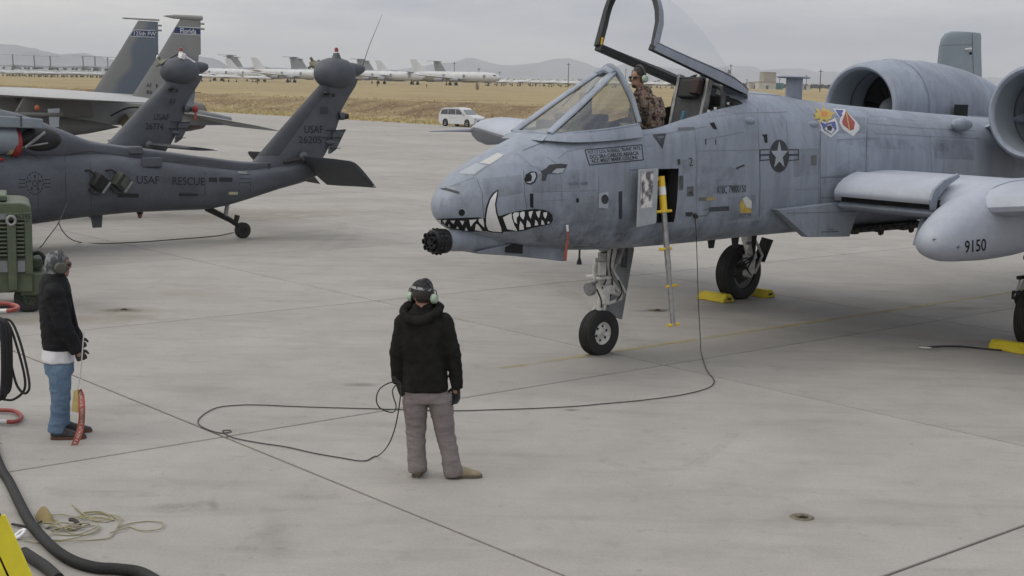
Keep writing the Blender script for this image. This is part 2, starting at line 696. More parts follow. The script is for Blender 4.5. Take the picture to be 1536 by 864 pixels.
# ------------------------------------------------------------------ setting: apron, field, mountains
def concrete_material():
    m = bpy.data.materials.new('apron_concrete')
    m.use_nodes = True
    N, L = m.node_tree.nodes, m.node_tree.links
    b = N['Principled BSDF']
    b.inputs['Specular IOR Level'].default_value = 0.35
    g = N.new('ShaderNodeNewGeometry')
    pos = g.outputs['Position']

    def nz(scale, detail, stretch=(1, 1, 1), rot=0.0, rough=0.6):
        mp = N.new('ShaderNodeMapping')
        mp.inputs['Scale'].default_value = stretch
        mp.inputs['Rotation'].default_value = (0, 0, rot)
        L.new(pos, mp.inputs[0])
        n = N.new('ShaderNodeTexNoise')
        n.inputs['Scale'].default_value = scale
        n.inputs['Detail'].default_value = detail
        n.inputs['Roughness'].default_value = rough
        L.new(mp.outputs[0], n.inputs['Vector'])
        return n.outputs['Fac']

    def rng(s, a, c, lo, hi):
        r = N.new('ShaderNodeMapRange')
        r.inputs[1].default_value = a
        r.inputs[2].default_value = c
        r.inputs[3].default_value = lo
        r.inputs[4].default_value = hi
        L.new(s, r.inputs[0])
        return r.outputs[0]

    def mul(a, c):
        x = N.new('ShaderNodeMath')
        x.operation = 'MULTIPLY'
        L.new(a, x.inputs[0])
        L.new(c, x.inputs[1])
        return x.outputs[0]
    base = N.new('ShaderNodeValToRGB')
    base.color_ramp.elements[0].position = 0.3
    base.color_ramp.elements[0].color = (0.261, 0.2465, 0.228, 1)
    base.color_ramp.elements[1].position = 0.7
    base.color_ramp.elements[1].color = (0.309, 0.294, 0.275, 1)
    L.new(nz(0.22, 5), base.inputs[0])
    v = rng(nz(1.1, 7, (1, 1, 1), rough=.68), 0.3, 0.7, 0.90, 1.08)
    v = mul(v, rng(nz(0.35, 5, (1, 7, 1), YAW - PI / 2), 0.35, 0.7, 1.01, 0.985))        # brushed streaks along the slabs
    v = mul(v, rng(nz(0.5, 5, (1, 5, 1), YAW + 0.5), 0.52, 0.74, 1.0, 0.84))          # tyre scuffs
    v = mul(v, rng(nz(38, 3), 0.3, 0.7, 0.93, 1.07))                                 # aggregate
    v = mul(v, rng(nz(170, 2), 0.25, 0.75, 0.92, 1.08))
    v = mul(v, rng(nz(7.0, 2), 0.70, 0.76, 1.0, 0.80))                                  # drips
    v = mul(v, rng(nz(3.2, 5), 0.58, 0.74, 1.0, 0.86))                                 # small dull spots
    oi = N.new('ShaderNodeObjectInfo')
    v = mul(v, rng(oi.outputs['Random'], 0, 1, 0.945, 1.045))
    col = N.new('ShaderNodeVectorMath')
    col.operation = 'SCALE'
    L.new(base.outputs[0], col.inputs[0])
    L.new(v, col.inputs['Scale'])
    out = col.outputs[0]
    # oil and rust stains: centre, size, angle, colour, strength
    sn = nz(1.9, 6)
    for (cx, cy, rx, ry, rot, c, st) in STAINS:
        mp = N.new('ShaderNodeMapping')
        mp.vector_type = 'TEXTURE'
        mp.inputs['Location'].default_value = (cx, cy, 0)
        mp.inputs['Rotation'].default_value = (0, 0, rot)
        mp.inputs['Scale'].default_value = (rx, ry, 1)
        L.new(pos, mp.inputs[0])
        ln = N.new('ShaderNodeVectorMath')
        ln.operation = 'LENGTH'
        L.new(mp.outputs[0], ln.inputs[0])
        ad = N.new('ShaderNodeMath')
        ad.operation = 'ADD'
        L.new(ln.outputs['Value'], ad.inputs[0])
        L.new(rng(sn, 0.3, 0.7, -0.45, 0.45), ad.inputs[1])
        fac = rng(ad.outputs[0], 1.0, 0.15, 0.0, st)
        mx = N.new('ShaderNodeMix')
        mx.data_type = 'RGBA'
        L.new(fac, mx.inputs[0])
        L.new(out, mx.inputs[6])
        mx.inputs[7].default_value = tuple(c) + (1,)
        out = mx.outputs[2]
    L.new(out, b.inputs['Base Color'])
    L.new(rng(nz(2.0, 4), 0.3, 0.7, 0.72, 0.9), b.inputs['Roughness'])
    bp = N.new('ShaderNodeBump')
    bp.inputs['Strength'].default_value = 0.25
    bp.inputs['Distance'].default_value = 0.004
    L.new(nz(90, 3), bp.inputs['Height'])
    L.new(bp.outputs[0], b.inputs['Normal'])
    return m


_dark = (0.10, 0.095, 0.088)
_brown = (0.18, 0.155, 0.115)
STAINS = []
for px, py, rx, ry, c, st in [
        (183, 466, 1.0, .45, _brown, .55), (186, 465, .32, .22, (0.06, .06, .055), .9),
        (120, 478, 1.6, .55, _brown, .6), (300, 440, 2.2, .6, _brown, .25), (340, 326, 3.5, 1.6, _brown, .6), (420, 318, 4.0, 1.2, _brown, .5),
        (1203, 777, .4, .3, _dark, .35), (545, 577, .25, .12, _dark, .6), (985, 466, .5, .16, (0.07, .07, .07), .8), (690, 387, .5, .2, _brown, .5),
        (858, 615, .12, .06, _dark, .8), (1400, 522, .9, .25, _dark, .35), (1455, 462, .6, .2, _dark, .5), (1540, 512, 1.2, .6, _dark, .5),
        (270, 758, .35, .12, _dark, .3), (320, 757, .05, .2, _dark, .35), (455, 745, .6, .2, _dark, .18), (410, 800, .15, .9, _dark, .2), (560, 300, 3.0, 1.0, _brown, .25),
        (870, 680, 1.4, .6, _dark, .12), (1120, 640, 1.8, .5, _dark, .1), (1000, 760, 1.0, 1.2, _dark, .10), (480, 360, 2.5, .35, _dark, .22)]:
    P = on_ground(px, py)
    STAINS.append((P.x, P.y, rx, ry, 0.25, c, st))
CONC = concrete_material()
SEAL = mat('joint_sealant', (0.028, 0.027, 0.026), 0.95, var=0.3)

U_EDGE = 75.6
us = [6.353 + 6.074 * k for k in range(-2, 12)]
us[-1] = U_EDGE
vs_ = [-5.296 - 6.085 * k for k in range(-5, 36)][::-1]
apron = empty('apron')
apron['kind'] = 'structure'
# sealant bed under the joints, and plain concrete beyond the slabs that can be told apart
b = MB()
z = -0.03
b.add([uv(us[0], vs_[0], z), uv(us[-1], vs_[0], z), uv(us[-1], vs_[-1], z), uv(us[0], vs_[-1], z)], [(0, 1, 2, 3)])
b.build('joint_bed', SEAL, apron, smooth=False)
b = MB()
BIG = 420
for (u0, u1, v0, v1) in ((-60, us[0], vs_[0] - BIG, vs_[-1] + BIG), (us[0], U_EDGE, vs_[0] - BIG, vs_[0]), (us[0], U_EDGE, vs_[-1], vs_[-1] + BIG)):
    b.add([uv(u0, v0), uv(u1, v0), uv(u1, v1), uv(u0, v1)], [(0, 1, 2, 3)])
b.build('plain_concrete', CONC, apron, smooth=False)

_slab_cache = {}


def slab_mesh(du, dv):
    key = (round(du, 3), round(dv, 3))
    if key in _slab_cache:
        return _slab_cache[key]
    g = 0.015
    ch = 0.006
    rings = []
    for inset, zz in ((g, -0.03), (g, -ch), (g + ch, 0.0)):
        x, y = du / 2 - inset, dv / 2 - inset
        # slightly worn corners
        rings.append([UX * a + VX * c + Vector((0, 0, zz)) for a, c in ((-x, -y + .02), (-x + .02, -y), (x - .02, -y), (x, -y + .02), (x, y - .02), (x - .02, y), (-x + .02, y), (-x, y - .02))])
    mb = MB().loft(rings, True, False, True)
    me = mb.mesh('concrete_slab', smooth=False)
    me.materials.append(CONC)
    _slab_cache[key] = me
    return me


def in_view(p, margin=0.08):
    q = CAM_M.inverted() @ p
    if q.z > -1:
        return False
    return abs(q.x / -q.z) < 768 / FPX + margin and abs(q.y / -q.z) < 432 / FPX + margin


n_slab = 0
rest = MB()
for i in range(len(us) - 1):
    for j in range(len(vs_) - 1):
        uc, vc = (us[i] + us[i + 1]) / 2, (vs_[j] + vs_[j + 1]) / 2
        c = uv(uc, vc)
        vis = any(in_view(uv(uc + a * (us[i + 1] - us[i]) / 2, vc + d * (vs_[j + 1] - vs_[j]) / 2)) for a in (-1, 0, 1) for d in (-1, 0, 1))
        du, dv = us[i + 1] - us[i], vs_[j + 1] - vs_[j]
        if vis and c.length < 130 and n_slab < 295:
            o = bpy.data.objects.new('concrete_slab', slab_mesh(du, dv))
            COL.objects.link(o)
            o.location = c
            o.parent = apron
            n_slab += 1
        else:
            g = 0.015
            rest.add([uv(us[i] + g, vs_[j] + g), uv(us[i + 1] - g, vs_[j] + g), uv(us[i + 1] - g, vs_[j + 1] - g), uv(us[i] + g, vs_[j + 1] - g)], [(0, 1, 2, 3)])
rest.build('far_slabs', CONC, apron, smooth=False, kind='stuff')

# yellow parking line through the nose wheel, worn
m = bpy.data.materials.new('worn_yellow_paint')
m.use_nodes = True
N, L = m.node_tree.nodes, m.node_tree.links
pb = N['Principled BSDF']
pb.inputs['Base Color'].default_value = (0.40, 0.335, 0.155, 1)
pb.inputs['Roughness'].default_value = 0.8
geo = N.new('ShaderNodeNewGeometry')
nz1 = N.new('ShaderNodeTexNoise')
nz1.inputs['Scale'].default_value = 1.3
nz1.inputs['Detail'].default_value = 8
nz1.inputs['Roughness'].default_value = 0.75
L.new(geo.outputs['Position'], nz1.inputs['Vector'])
mr1 = N.new('ShaderNodeMapRange')
mr1.inputs[1].default_value = 0.36
mr1.inputs[2].default_value = 0.66
mr1.inputs[3].default_value = 0.80
mr1.inputs[4].default_value = 0.05
L.new(nz1.outputs['Fac'], mr1.inputs[0])
L.new(mr1.outputs[0], pb.inputs['Alpha'])
MATS['yellow_paint'] = m
b = MB()
vl = -3.7206 * CAM_H
us2 = [us[0] + 2.0 + k * 1.2 for k in range(26)]
for k in range(25):
    if 4.2 < us2[k] < 9.8:
        continue      # paint worn away here
    b.add([uv(us2[k], vl - .06, .004), uv(us2[k + 1], vl - .06, .004), uv(us2[k + 1], vl + .06, .004), uv(us2[k], vl + .06, .004)], [(0, 1, 2, 3)])
b.build('parking_line', m, apron, smooth=False)

# tyre scuffs and rubber marks: thin worn films
sm = bpy.data.materials.new('rubber_film')
sm.use_nodes = True
N, L = sm.node_tree.nodes, sm.node_tree.links
pb = N['Principled BSDF']
pb.inputs['Base Color'].default_value = (0.10, 0.10, 0.10, 1)
pb.inputs['Roughness'].default_value = 0.9
geo = N.new('ShaderNodeNewGeometry')
nzs = N.new('ShaderNodeTexNoise')
nzs.inputs['Scale'].default_value = 6.0
nzs.inputs['Detail'].default_value = 8
nzs.inputs['Roughness'].default_value = 0.8
L.new(geo.outputs['Position'], nzs.inputs['Vector'])
mrs = N.new('ShaderNodeMapRange')
mrs.inputs[1].default_value = 0.42
mrs.inputs[2].default_value = 0.75
mrs.inputs[3].default_value = 0.0
mrs.inputs[4].default_value = 0.16
L.new(nzs.outputs['Fac'], mrs.inputs[0])
L.new(mrs.outputs[0], pb.inputs['Alpha'])
MATS['rubber_film'] = sm
for pts, w in (([(362, 838), (372, 820), (392, 802), (420, 792), (448, 786)], .16), ([(300, 752), (326, 761)], .05), ([(232, 768), (262, 756)], .10), ([(246, 770), (276, 757)], .10), ([(262, 769), (288, 757)], .10), ([(276, 768), (300, 758)], .08),
               ([(430, 742), (470, 748), (510, 744)], .14), ([(470, 372), (505, 352), (515, 340), (508, 332)], .22), ([(495, 378), (530, 358), (540, 344)], .22), ([(300, 372), (360, 362), (430, 352), (490, 345)], .3),
               ([(1035, 700), (1080, 672), (1100, 650)], .12), ([(900, 690), (960, 705), (1040, 700)], .15),
               ([(60, 735), (150, 742), (280, 738)], .2), ([(560, 300), (640, 310), (720, 330)], .4), ([(1100, 480), (1250, 500), (1400, 505)], .5), ([(820, 420), (900, 470), (960, 520)], .3), ([(20, 770), (60, 776)], .10)):
    P = spline([on_ground(x, y) for x, y in pts], 6)
    Lf, Rt = [], []
    for i, p in enumerate(P):
        d = (P[min(i + 1, len(P) - 1)] - P[max(i - 1, 0)]).normalized()
        nn = Vector((-d.y, d.x, 0)) * (w / 2)
        Lf.append(p + nn + Vector((0, 0, .003)))
        Rt.append(p - nn + Vector((0, 0, .003)))
    MB().add(Lf + Rt, [(i, i + 1, len(P) + i + 1, len(P) + i) for i in range(len(P) - 1)]).build('tyre_scuff', sm, apron, smooth=False)

# recessed tie-down points
TDM = mat('tie_down_steel', (0.17, 0.145, 0.105), 0.8, metal=0.1, var=0.5, scale=9)
for i, (px, py, r) in enumerate([(1203, 776, .088), (186, 465, .10), (985, 466, .13)]):
    P = on_ground(px, py)
    t = empty('tie_down_point', (P.x, P.y, 0), 0.4 * i)
    t.parent = apron
    MB().lathe([(0.004, r * .55), (0.007, r * .6), (0.008, r), (0.001, r * 1.12)], (0, 0, 0), (0, 0, 1), 24, caps=False).build('rim', TDM, t)
    MB().lathe([(0.003, 0.0005), (0.003, r * .62)], (0, 0, 0), (0, 0, 1), 20, caps=False).build('recess', mat('tie_down_dark', (0.02, 0.018, 0.015), 0.9), t)
    MB().tube([(-r * .5, 0, .007), (0, 0, .02), (r * .5, 0, .007)], .012, 6).build('bar', TDM, t)


# ---- field beyond the apron: verge, bank, gently rising dry grass
def field_z(u, v):
    if u < U_EDGE + 6:
        return 0.01 * (u - U_EDGE) / 6
    bt = 92.5 + 1.6 * mnoise.noise(Vector((v * .03, 1.3, 0))) + 1.0 * mnoise.noise(Vector((v * .14, 5.3, 0)))
    bb_ = 83.5 + 0.7 * mnoise.noise(Vector((v * .06, 9.1, 0)))
    h = 1.72 + 0.16 * mnoise.noise(Vector((v * .05, 3.3, 0)))
    if u < bt:
        t = min(max((u - bb_) / (bt - bb_), 0), 1)
        t = t ** 1.15 if t < 1 else 1
        zz = h * (t * 0.8 + 0.2 * t * t * (3 - 2 * t)) + 0.15 * mnoise.noise(Vector((u * .35, v * .22, 0))) * min(t * 4, 1) * (1.15 - t)
    else:
        zz = h + (u - bt) * 0.0085
        if u > 1500:
            zz = h + (1500 - bt) * .0085 + (u - 1500) * .003
        zz += 0.10 * mnoise.noise(Vector((u * .06, v * .06, 0.5))) + 0.05 * mnoise.noise(Vector((u * .3, v * .2, 0.5)))
    return zz


ug = [U_EDGE, U_EDGE + .3, 78, 80, 81.6, 82.4] + [83 + .45 * k for k in range(34)] + [99, 101, 104, 108, 113, 119, 126, 135, 146, 160, 178, 200, 230, 270, 320, 380, 450, 540, 650, 800, 1000, 1300, 1500, 2200, 3500, 6000, 9000, 16000, 30000]
vg = [-30000, -16000, -9000, -5000, -3000, -2000, -1400, -1000, -760, -600, -500, -430, -380, -340, -310] + [-290 + 1.5 * k for k in range(160)] + [-48, -44, -40, -34, -26, -14, 0, 20, 50, 100, 180, 300, 500, 900, 1600, 3000, 6000, 12000, 30000]
verts = [uv(u, v, field_z(u, v)) for u in ug for v in vg]
nv_ = len(vg)
faces = [(i * nv_ + j, i * nv_ + j + 1, (i + 1) * nv_ + j + 1, (i + 1) * nv_ + j) for i in range(len(ug) - 1) for j in range(nv_ - 1)]
m = bpy.data.materials.new('dry_field')
m.use_nodes = True
N, L = m.node_tree.nodes, m.node_tree.links
pb = N['Principled BSDF']
pb.inputs['Roughness'].default_value = 1.0
pb.inputs['Specular IOR Level'].default_value = 0.0
geo = N.new('ShaderNodeNewGeometry')


def fnz(scale, detail, stretch, rot=0.0, r=.65):
    mp = N.new('ShaderNodeMapping')
    mp.inputs['Scale'].default_value = stretch
    mp.inputs['Rotation'].default_value = (0, 0, rot)
    L.new(geo.outputs['Position'], mp.inputs[0])
    n = N.new('ShaderNodeTexNoise')
    n.inputs['Scale'].default_value = scale
    n.inputs['Detail'].default_value = detail
    n.inputs['Roughness'].default_value = r
    L.new(mp.outputs[0], n.inputs['Vector'])
    return n.outputs['Fac']


r1 = N.new('ShaderNodeValToRGB')
cr = r1.color_ramp
cr.elements[0].position = 0.30
cr.elements[0].color = (0.225, 0.182, 0.115, 1)
cr.elements[1].position = 0.75
cr.elements[1].color = (0.375, 0.315, 0.185, 1)
e = cr.elements.new(0.52)
e.color = (0.310, 0.255, 0.155, 1)
L.new(fnz(0.045, 8, (1, 2.2, 1), -PI / 2 + YAW + PI / 2), r1.inputs[0])
r2 = N.new('ShaderNodeMapRange')
r2.inputs[1].default_value = .3
r2.inputs[2].default_value = .7
r2.inputs[3].default_value = .74
r2.inputs[4].default_value = 1.16
L.new(fnz(1.4, 6, (1, 1, 2.5)), r2.inputs[0])
# bare earth on the steep bank
sepn = N.new('ShaderNodeSeparateXYZ')
L.new(geo.outputs['True Normal'], sepn.inputs[0])
r3 = N.new('ShaderNodeMapRange')
r3.inputs[1].default_value = 0.998
r3.inputs[2].default_value = 0.978
L.new(sepn.outputs['Z'], r3.inputs[0])
r3b = N.new('ShaderNodeMapRange')
r3b.inputs[1].default_value = .35
r3b.inputs[2].default_value = .62
r3b.inputs[3].default_value = .35
r3b.inputs[4].default_value = 1
L.new(fnz(.28, 6, (1, 1, 1)), r3b.inputs[0])
mm = N.new('ShaderNodeMath')
mm.operation = 'MULTIPLY'
L.new(r3.outputs[0], mm.inputs[0])
L.new(r3b.outputs[0], mm.inputs[1])
mx = N.new('ShaderNodeMix')
mx.data_type = 'RGBA'
L.new(mm.outputs[0], mx.inputs[0])
L.new(r1.outputs[0], mx.inputs[6])
mx.inputs[7].default_value = (0.165, 0.118, 0.080, 1)
sc = N.new('ShaderNodeVectorMath')
sc.operation = 'SCALE'
L.new(mx.outputs[2], sc.inputs[0])
L.new(r2.outputs[0], sc.inputs['Scale'])
L.new(sc.outputs[0], pb.inputs['Base Color'])
mb = MB().add(verts, faces)
fo = mb.build('field', m, angle=60)
fo['kind'] = 'structure'

# dry grass tufts along the verge and the bank
gm = mat('dry_grass', (0.48, 0.41, 0.20), 0.9, col2=(0.36, 0.29, 0.15), scale=.6, coords='Object')
rg = random.Random(4)
gv, gf = [], []
for k in range(15000):
    u = U_EDGE + 0.2 + abs(rg.gauss(0, 1)) * 7.5 if k % 3 else U_EDGE + .15 + rg.random() * 7
    v = rg.uniform(-290, -60)
    if u > 130 or not in_view(uv(u, v), .02):
        continue
    zz = field_z(u, v)
    h = rg.uniform(.05, .17)
    for q in range(3):
        a = rg.uniform(0, PI)
        w = rg.uniform(.05, .16)
        c = uv(u + rg.uniform(-.2, .2), v + rg.uniform(-.3, .3), zz - .01)
        d = Vector((math.cos(a) * w, math.sin(a) * w, 0))
        l = Vector((rg.uniform(-.1, .1), rg.uniform(-.1, .1), h))
        n = len(gv)
        gv += [c - d, c + d, c + l]
        gf.append((n, n + 1, n + 2))
me = bpy.data.meshes.new('grass')
me.from_pydata(gv, [], gf)
me.materials.append(gm)
go = bpy.data.objects.new('verge_grass', me)
COL.objects.link(go)
tag(go, 'dry yellow grass tufts along the verge and bank beyond the apron', 'grass', kind='stuff')

# ---- mountains: ridge lines read from the photograph, at real distance
def ridge(name, dist, prof, colr, seed, depth=2200):
    rr = random.Random(seed)
    f = pchip([p[0] for p in prof], [p[1] for p in prof])
    xs = np.linspace(prof[0][0], prof[-1][0], 150)
    rings = []
    for x in xs:
        y = f(x)
        P = at_depth(x, y, dist)
        crest = P.z + 7 * mnoise.noise(Vector((x * .06, seed, 0))) + 3 * mnoise.noise(Vector((x * .21, seed, 4)))
        ring = []
        for t, hh in ((-.42, -.02), (-.34, .12), (-.26, .30), (-.18, .52), (-.10, .76), (-.04, .93), (0, 1), (.08, .85), (.3, .3), (.45, -.02)):
            jit = mnoise.noise(Vector((x * .045, t * 6, seed))) * .13 * (1 if 0 < abs(t) else 0)
            s = 1 + t * depth / dist
            ring.append(Vector((P.x * s, dist + t * depth, max(hh + jit * (1 - hh), -.05) * crest)))
        rings.append(ring)
    mb = MB().loft(rings, closed=False)
    o = mb.build(name, mat(name + '_rock', colr, 1.0, var=0.4, scale=.004, spec=0.0), angle=80)
    o['kind'] = 'structure'
    return o


ridge('mountain_ridge', 7000, [(-700, 78), (-320, 66), (-120, 70), (0, 66), (45, 71), (90, 81), (125, 80), (160, 88), (230, 96), (262, 92), (292, 84), (318, 87), (345, 99), (365, 104), (388, 99), (412, 102), (450, 107), (475, 101), (500, 104), (530, 112), (600, 116), (660, 119), (720, 124)], (0.20, 0.20, 0.22), 2, 2400)
ridge('far_mountains', 10500, [(520, 120), (580, 108), (620, 101), (650, 96), (685, 92), (705, 86), (720, 90), (760, 98), (800, 95), (835, 88), (850, 87), (870, 92), (905, 102), (940, 96), (985, 99), (1030, 104), (1060, 103), (1095, 99), (1125, 99), (1145, 105), (1175, 103), (1200, 103), (1230, 108), (1300, 107), (1380, 112), (1480, 116), (1600, 118), (1900, 110), (2300, 112)], (0.20, 0.20, 0.23), 5, 3000)
# ================================================================== grey twin-engine attack jet
JO = UX * (3.6878 * CAM_H) + VX * (-3.593 * CAM_H)
jet = empty('attack_jet', (JO.x, JO.y, 0), PI / 2 - YAW,
            'grey twin-engine attack jet with painted tusked mouth and open canopy', 'jet')
bpy.context.view_layer.update()
# local axes: +x aft from the nose wheel, +y to starboard, +z up; the camera looks at the port side (y < 0)
JGREY = mat('jet_grey_paint', (0.262, 0.290, 0.330), 0.52, col2=(0.208, 0.230, 0.262), scale=1.7, stretch=(.8, 1, 1.2), lo=.35, hi=.72,
            fine=.05, rvar=.08, bump=.05, bscale=7, spec=.35)


def jet_paint():
    """weathered grey: broad mottling, vertical grime streaks, scuffed darker belly patches"""
    m = bpy.data.materials.new('weathered_jet_paint')
    m.use_nodes = True
    N, L = m.node_tree.nodes, m.node_tree.links
    b = N['Principled BSDF']
    b.inputs['Specular IOR Level'].default_value = .4
    tcn = N.new('ShaderNodeTexCoord')

    def nz(scale, detail, st=(1, 1, 1), r=.6):
        mp = N.new('ShaderNodeMapping')
        mp.inputs['Scale'].default_value = st
        L.new(tcn.outputs['Object'], mp.inputs[0])
        n = N.new('ShaderNodeTexNoise')
        n.inputs['Scale'].default_value = scale
        n.inputs['Detail'].default_value = detail
        n.inputs['Roughness'].default_value = r
        L.new(mp.outputs[0], n.inputs['Vector'])
        return n.outputs['Fac']

    def rng(s, a, c, lo, hi):
        r = N.new('ShaderNodeMapRange')
        for i, x in enumerate((a, c, lo, hi)):
            r.inputs[i + 1].default_value = x
        L.new(s, r.inputs[0])
        return r.outputs[0]

    def op(o_, a, c):
        x = N.new('ShaderNodeMath')
        x.operation = o_
        L.new(a, x.inputs[0])
        if isinstance(c, float):
            x.inputs[1].default_value = c
        else:
            L.new(c, x.inputs[1])
        return x.outputs[0]
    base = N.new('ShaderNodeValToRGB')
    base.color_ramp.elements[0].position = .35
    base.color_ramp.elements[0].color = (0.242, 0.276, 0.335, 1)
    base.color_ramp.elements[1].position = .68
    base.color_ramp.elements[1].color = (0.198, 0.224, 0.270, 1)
    L.new(nz(.75, 4), base.inputs[0])
    v = rng(nz(2.2, 6, (1, 1, .35)), .3, .7, 1.10, .84)
    v = op('MULTIPLY', v, rng(nz(4, 5, (2.6, 2.6, .3)), .48, .80, 1.02, .74))
    v = op('MULTIPLY', v, rng(nz(24, 3), .3, .7, .97, 1.03))
    # soot and oil on the lower nose where the gun vents
    sx = N.new('ShaderNodeSeparateXYZ')
    L.new(tcn.outputs['Object'], sx.inputs[0])
    gz = rng(sx.outputs['Z'], 2.45, 1.85, 0.0, 1.0)
    gx = rng(sx.outputs['X'], -2.6, -1.2, .25, 1.0)
    gx2 = rng(sx.outputs['X'], -.2, 2.5, 1.0, .35)
    gr = op('MULTIPLY', op('MULTIPLY', gz, op('MULTIPLY', gx, gx2)), rng(nz(2.6, 7, (1, 1, .8), .7), .36, .62, 0.0, 1.0))
    v = op('MULTIPLY', v, rng(gr, 0, 1, 1.0, .50))
    sc = N.new('ShaderNodeVectorMath')
    sc.operation = 'SCALE'
    L.new(base.outputs[0], sc.inputs[0])
    L.new(v, sc.inputs['Scale'])
    L.new(sc.outputs[0], b.inputs['Base Color'])
    L.new(rng(nz(3, 4), .3, .7, .42, .62), b.inputs['Roughness'])
    bp = N.new('ShaderNodeBump')
    bp.inputs['Strength'].default_value = .10
    bp.inputs['Distance'].default_value = .03
    L.new(nz(4, 2, (1.4, 1, 1)), bp.inputs['Height'])
    L.new(bp.outputs[0], b.inputs['Normal'])
    return m


JP = jet_paint()
BLACK = mat('black_paint', (0.016, 0.017, 0.019), .75, var=.3, spec=.2)
DKGREY = mat('dark_grey_marking', (0.028, 0.031, 0.037), .6, var=.3, scale=8)
MIDGREY = mat('mid_grey_marking', (0.09, 0.098, 0.108), .6, var=.2)
WHITEP = mat('white_paint', (0.66, 0.66, 0.66), .5, var=.18, scale=6)
PALE = mat('pale_grey_marking', (0.30, 0.33, 0.37), .55, var=.15)
SEAM = mat('panel_seam', (0.115, 0.125, 0.142), .7, var=.3)
SEAM2 = mat('faint_panel_seam', (0.165, 0.180, 0.205), .7, var=.2)
YEL = mat('yellow_enamel', (0.62, 0.42, 0.02), .45, col2=(.42, .27, .02), scale=5, lo=.45, hi=.75)
STEEL = mat('brushed_steel', (0.30, 0.30, 0.30), .42, metal=.6, var=.35, scale=12)
RUBBER = mat('tyre_rubber', (0.010, 0.010, 0.011), .75, col2=(.020, .0195, .0185), scale=6, fine=.1)
COCK = mat('cockpit_black', (0.018, 0.019, 0.02), .7, var=.4, scale=14)
COCKG = mat('cockpit_grey', (0.042, 0.045, 0.049), .65, var=.4, scale=10)
WGEAR = mat('gear_white', (0.60, 0.60, 0.585), .5, col2=(.40, .39, .365), scale=9, fine=.1)
HOLE = mat('dark_recess', (0.008, 0.008, 0.009), .9)
PURE = mat('jet_red', (0.33, 0.055, 0.03), .6, var=.3)

FX = [-2.965, -2.94, -2.88, -2.78, -2.6, -2.3, -2.0, -1.6, -1.2, -.8, -.42, -.2, .4, 1.0, 1.62, 1.85, 2.2, 3.3, 4.2, 5.0, 6.6, 8.0, 9.5, 11, 12.2, 13.3]
FHW = [.03, .12, .22, .31, .405, .50, .56, .605, .63, .64, .645, .645, .645, .645, .645, .645, .645, .65, .66, .67, .66, .62, .52, .40, .30, .12]
FZB = [2.0, 1.92, 1.845, 1.775, 1.70, 1.615, 1.555, 1.50, 1.465, 1.445, 1.435, 1.435, 1.435, 1.44, 1.45, 1.455, 1.46, 1.47, 1.48, 1.49, 1.52, 1.58, 1.75, 2.0, 2.2, 2.4]
FZT = [2.04, 2.12, 2.21, 2.315, 2.44, 2.575, 2.69, 2.83, 2.885, 2.925, 2.955, 2.945, 3.045, 3.155, 3.27, 3.34, 3.365, 3.27, 3.21, 3.17, 3.10, 3.045, 2.99, 2.92, 2.86, 2.75]
FZM = [2.02, 2.02, 2.02, 2.03, 2.05, 2.10, 2.16, 2.24, 2.30, 2.34, 2.36, 2.36, 2.40, 2.44, 2.46, 2.46, 2.46, 2.42, 2.38, 2.35, 2.33, 2.33, 2.36, 2.45, 2.5, 2.58]
FNL = [2.0, 2.0, 2.05, 2.1, 2.2, 2.4, 2.6, 2.9, 3.2, 3.4, 3.5, 3.5, 3.5, 3.5, 3.5, 3.5, 3.5, 3.5, 3.5, 3.5, 3.2, 3.0, 2.6, 2.3, 2.2, 2.0]
FNU = [2.0, 2.0, 2.0, 2.0, 2.0, 2.05, 2.1, 2.3, 2.8, 3.2, 3.5, 4.0, 4.2, 4.2, 3.4, 2.6, 2.2, 2.2, 2.3, 2.3, 2.3, 2.3, 2.2, 2.1, 2.0, 2.0]
FF = [pchip(FX, a) for a in (FHW, FZB, FZT, FZM, FNL, FNU)]
xs = sorted(set([round(x, 3) for x in list(np.linspace(-2.965, -2.5, 22)) + list(np.linspace(-2.5, 3.4, 74)) + list(np.linspace(3.4, 13.3, 40))]))
rings = [section(x, *[f(x) for f in FF], n=72) for x in xs]
fus = MB().loft(rings).build('fuselage', JP, jet, angle=50)
fus.data.materials.append(COCK)
fus.data.materials.append(HOLE)


def cutter(mb, mi):
    me = mb.mesh('cut', smooth=False)
    for q in (JP, COCK, HOLE):
        me.materials.append(q)
    for p in me.polygons:
        p.material_index = mi
    o = bpy.data.objects.new('cut', me)
    COL.objects.link(o)
    o.parent = jet
    return o


def boolean_cut(obj, cutters):
    bpy.context.view_layer.update()
    for c in cutters:
        md = obj.modifiers.new('cut', 'BOOLEAN')
        md.object = c
        md.operation = 'DIFFERENCE'
        md.solver = 'EXACT'
    dg = bpy.context.evaluated_depsgraph_get()
    me = bpy.data.meshes.new_from_object(obj.evaluated_get(dg), preserve_all_data_layers=True, depsgraph=dg)
    old = obj.data
    obj.modifiers.clear()
    obj.data = me
    me.name = old.name
    for c in cutters:
        bpy.data.objects.remove(c)
    me.shade_smooth()
    me.set_sharp_from_angle(angle=math.radians(40))


# uncut hull for laying paint and for reading positions
HULL = bvh_of([fus])
ck = MB().prism([(-.30, -.50), (1.60, -.43), (1.68, 0), (1.60, .43), (-.30, .50)], 'z', 2.15, 4.0)
lad = MB().bb(-.19, .20, -.80, -.36, 1.77, 2.42)
boolean_cut(fus, [cutter(ck, 1), cutter(lad, 2)])


def mould(pl, wid):
    pass


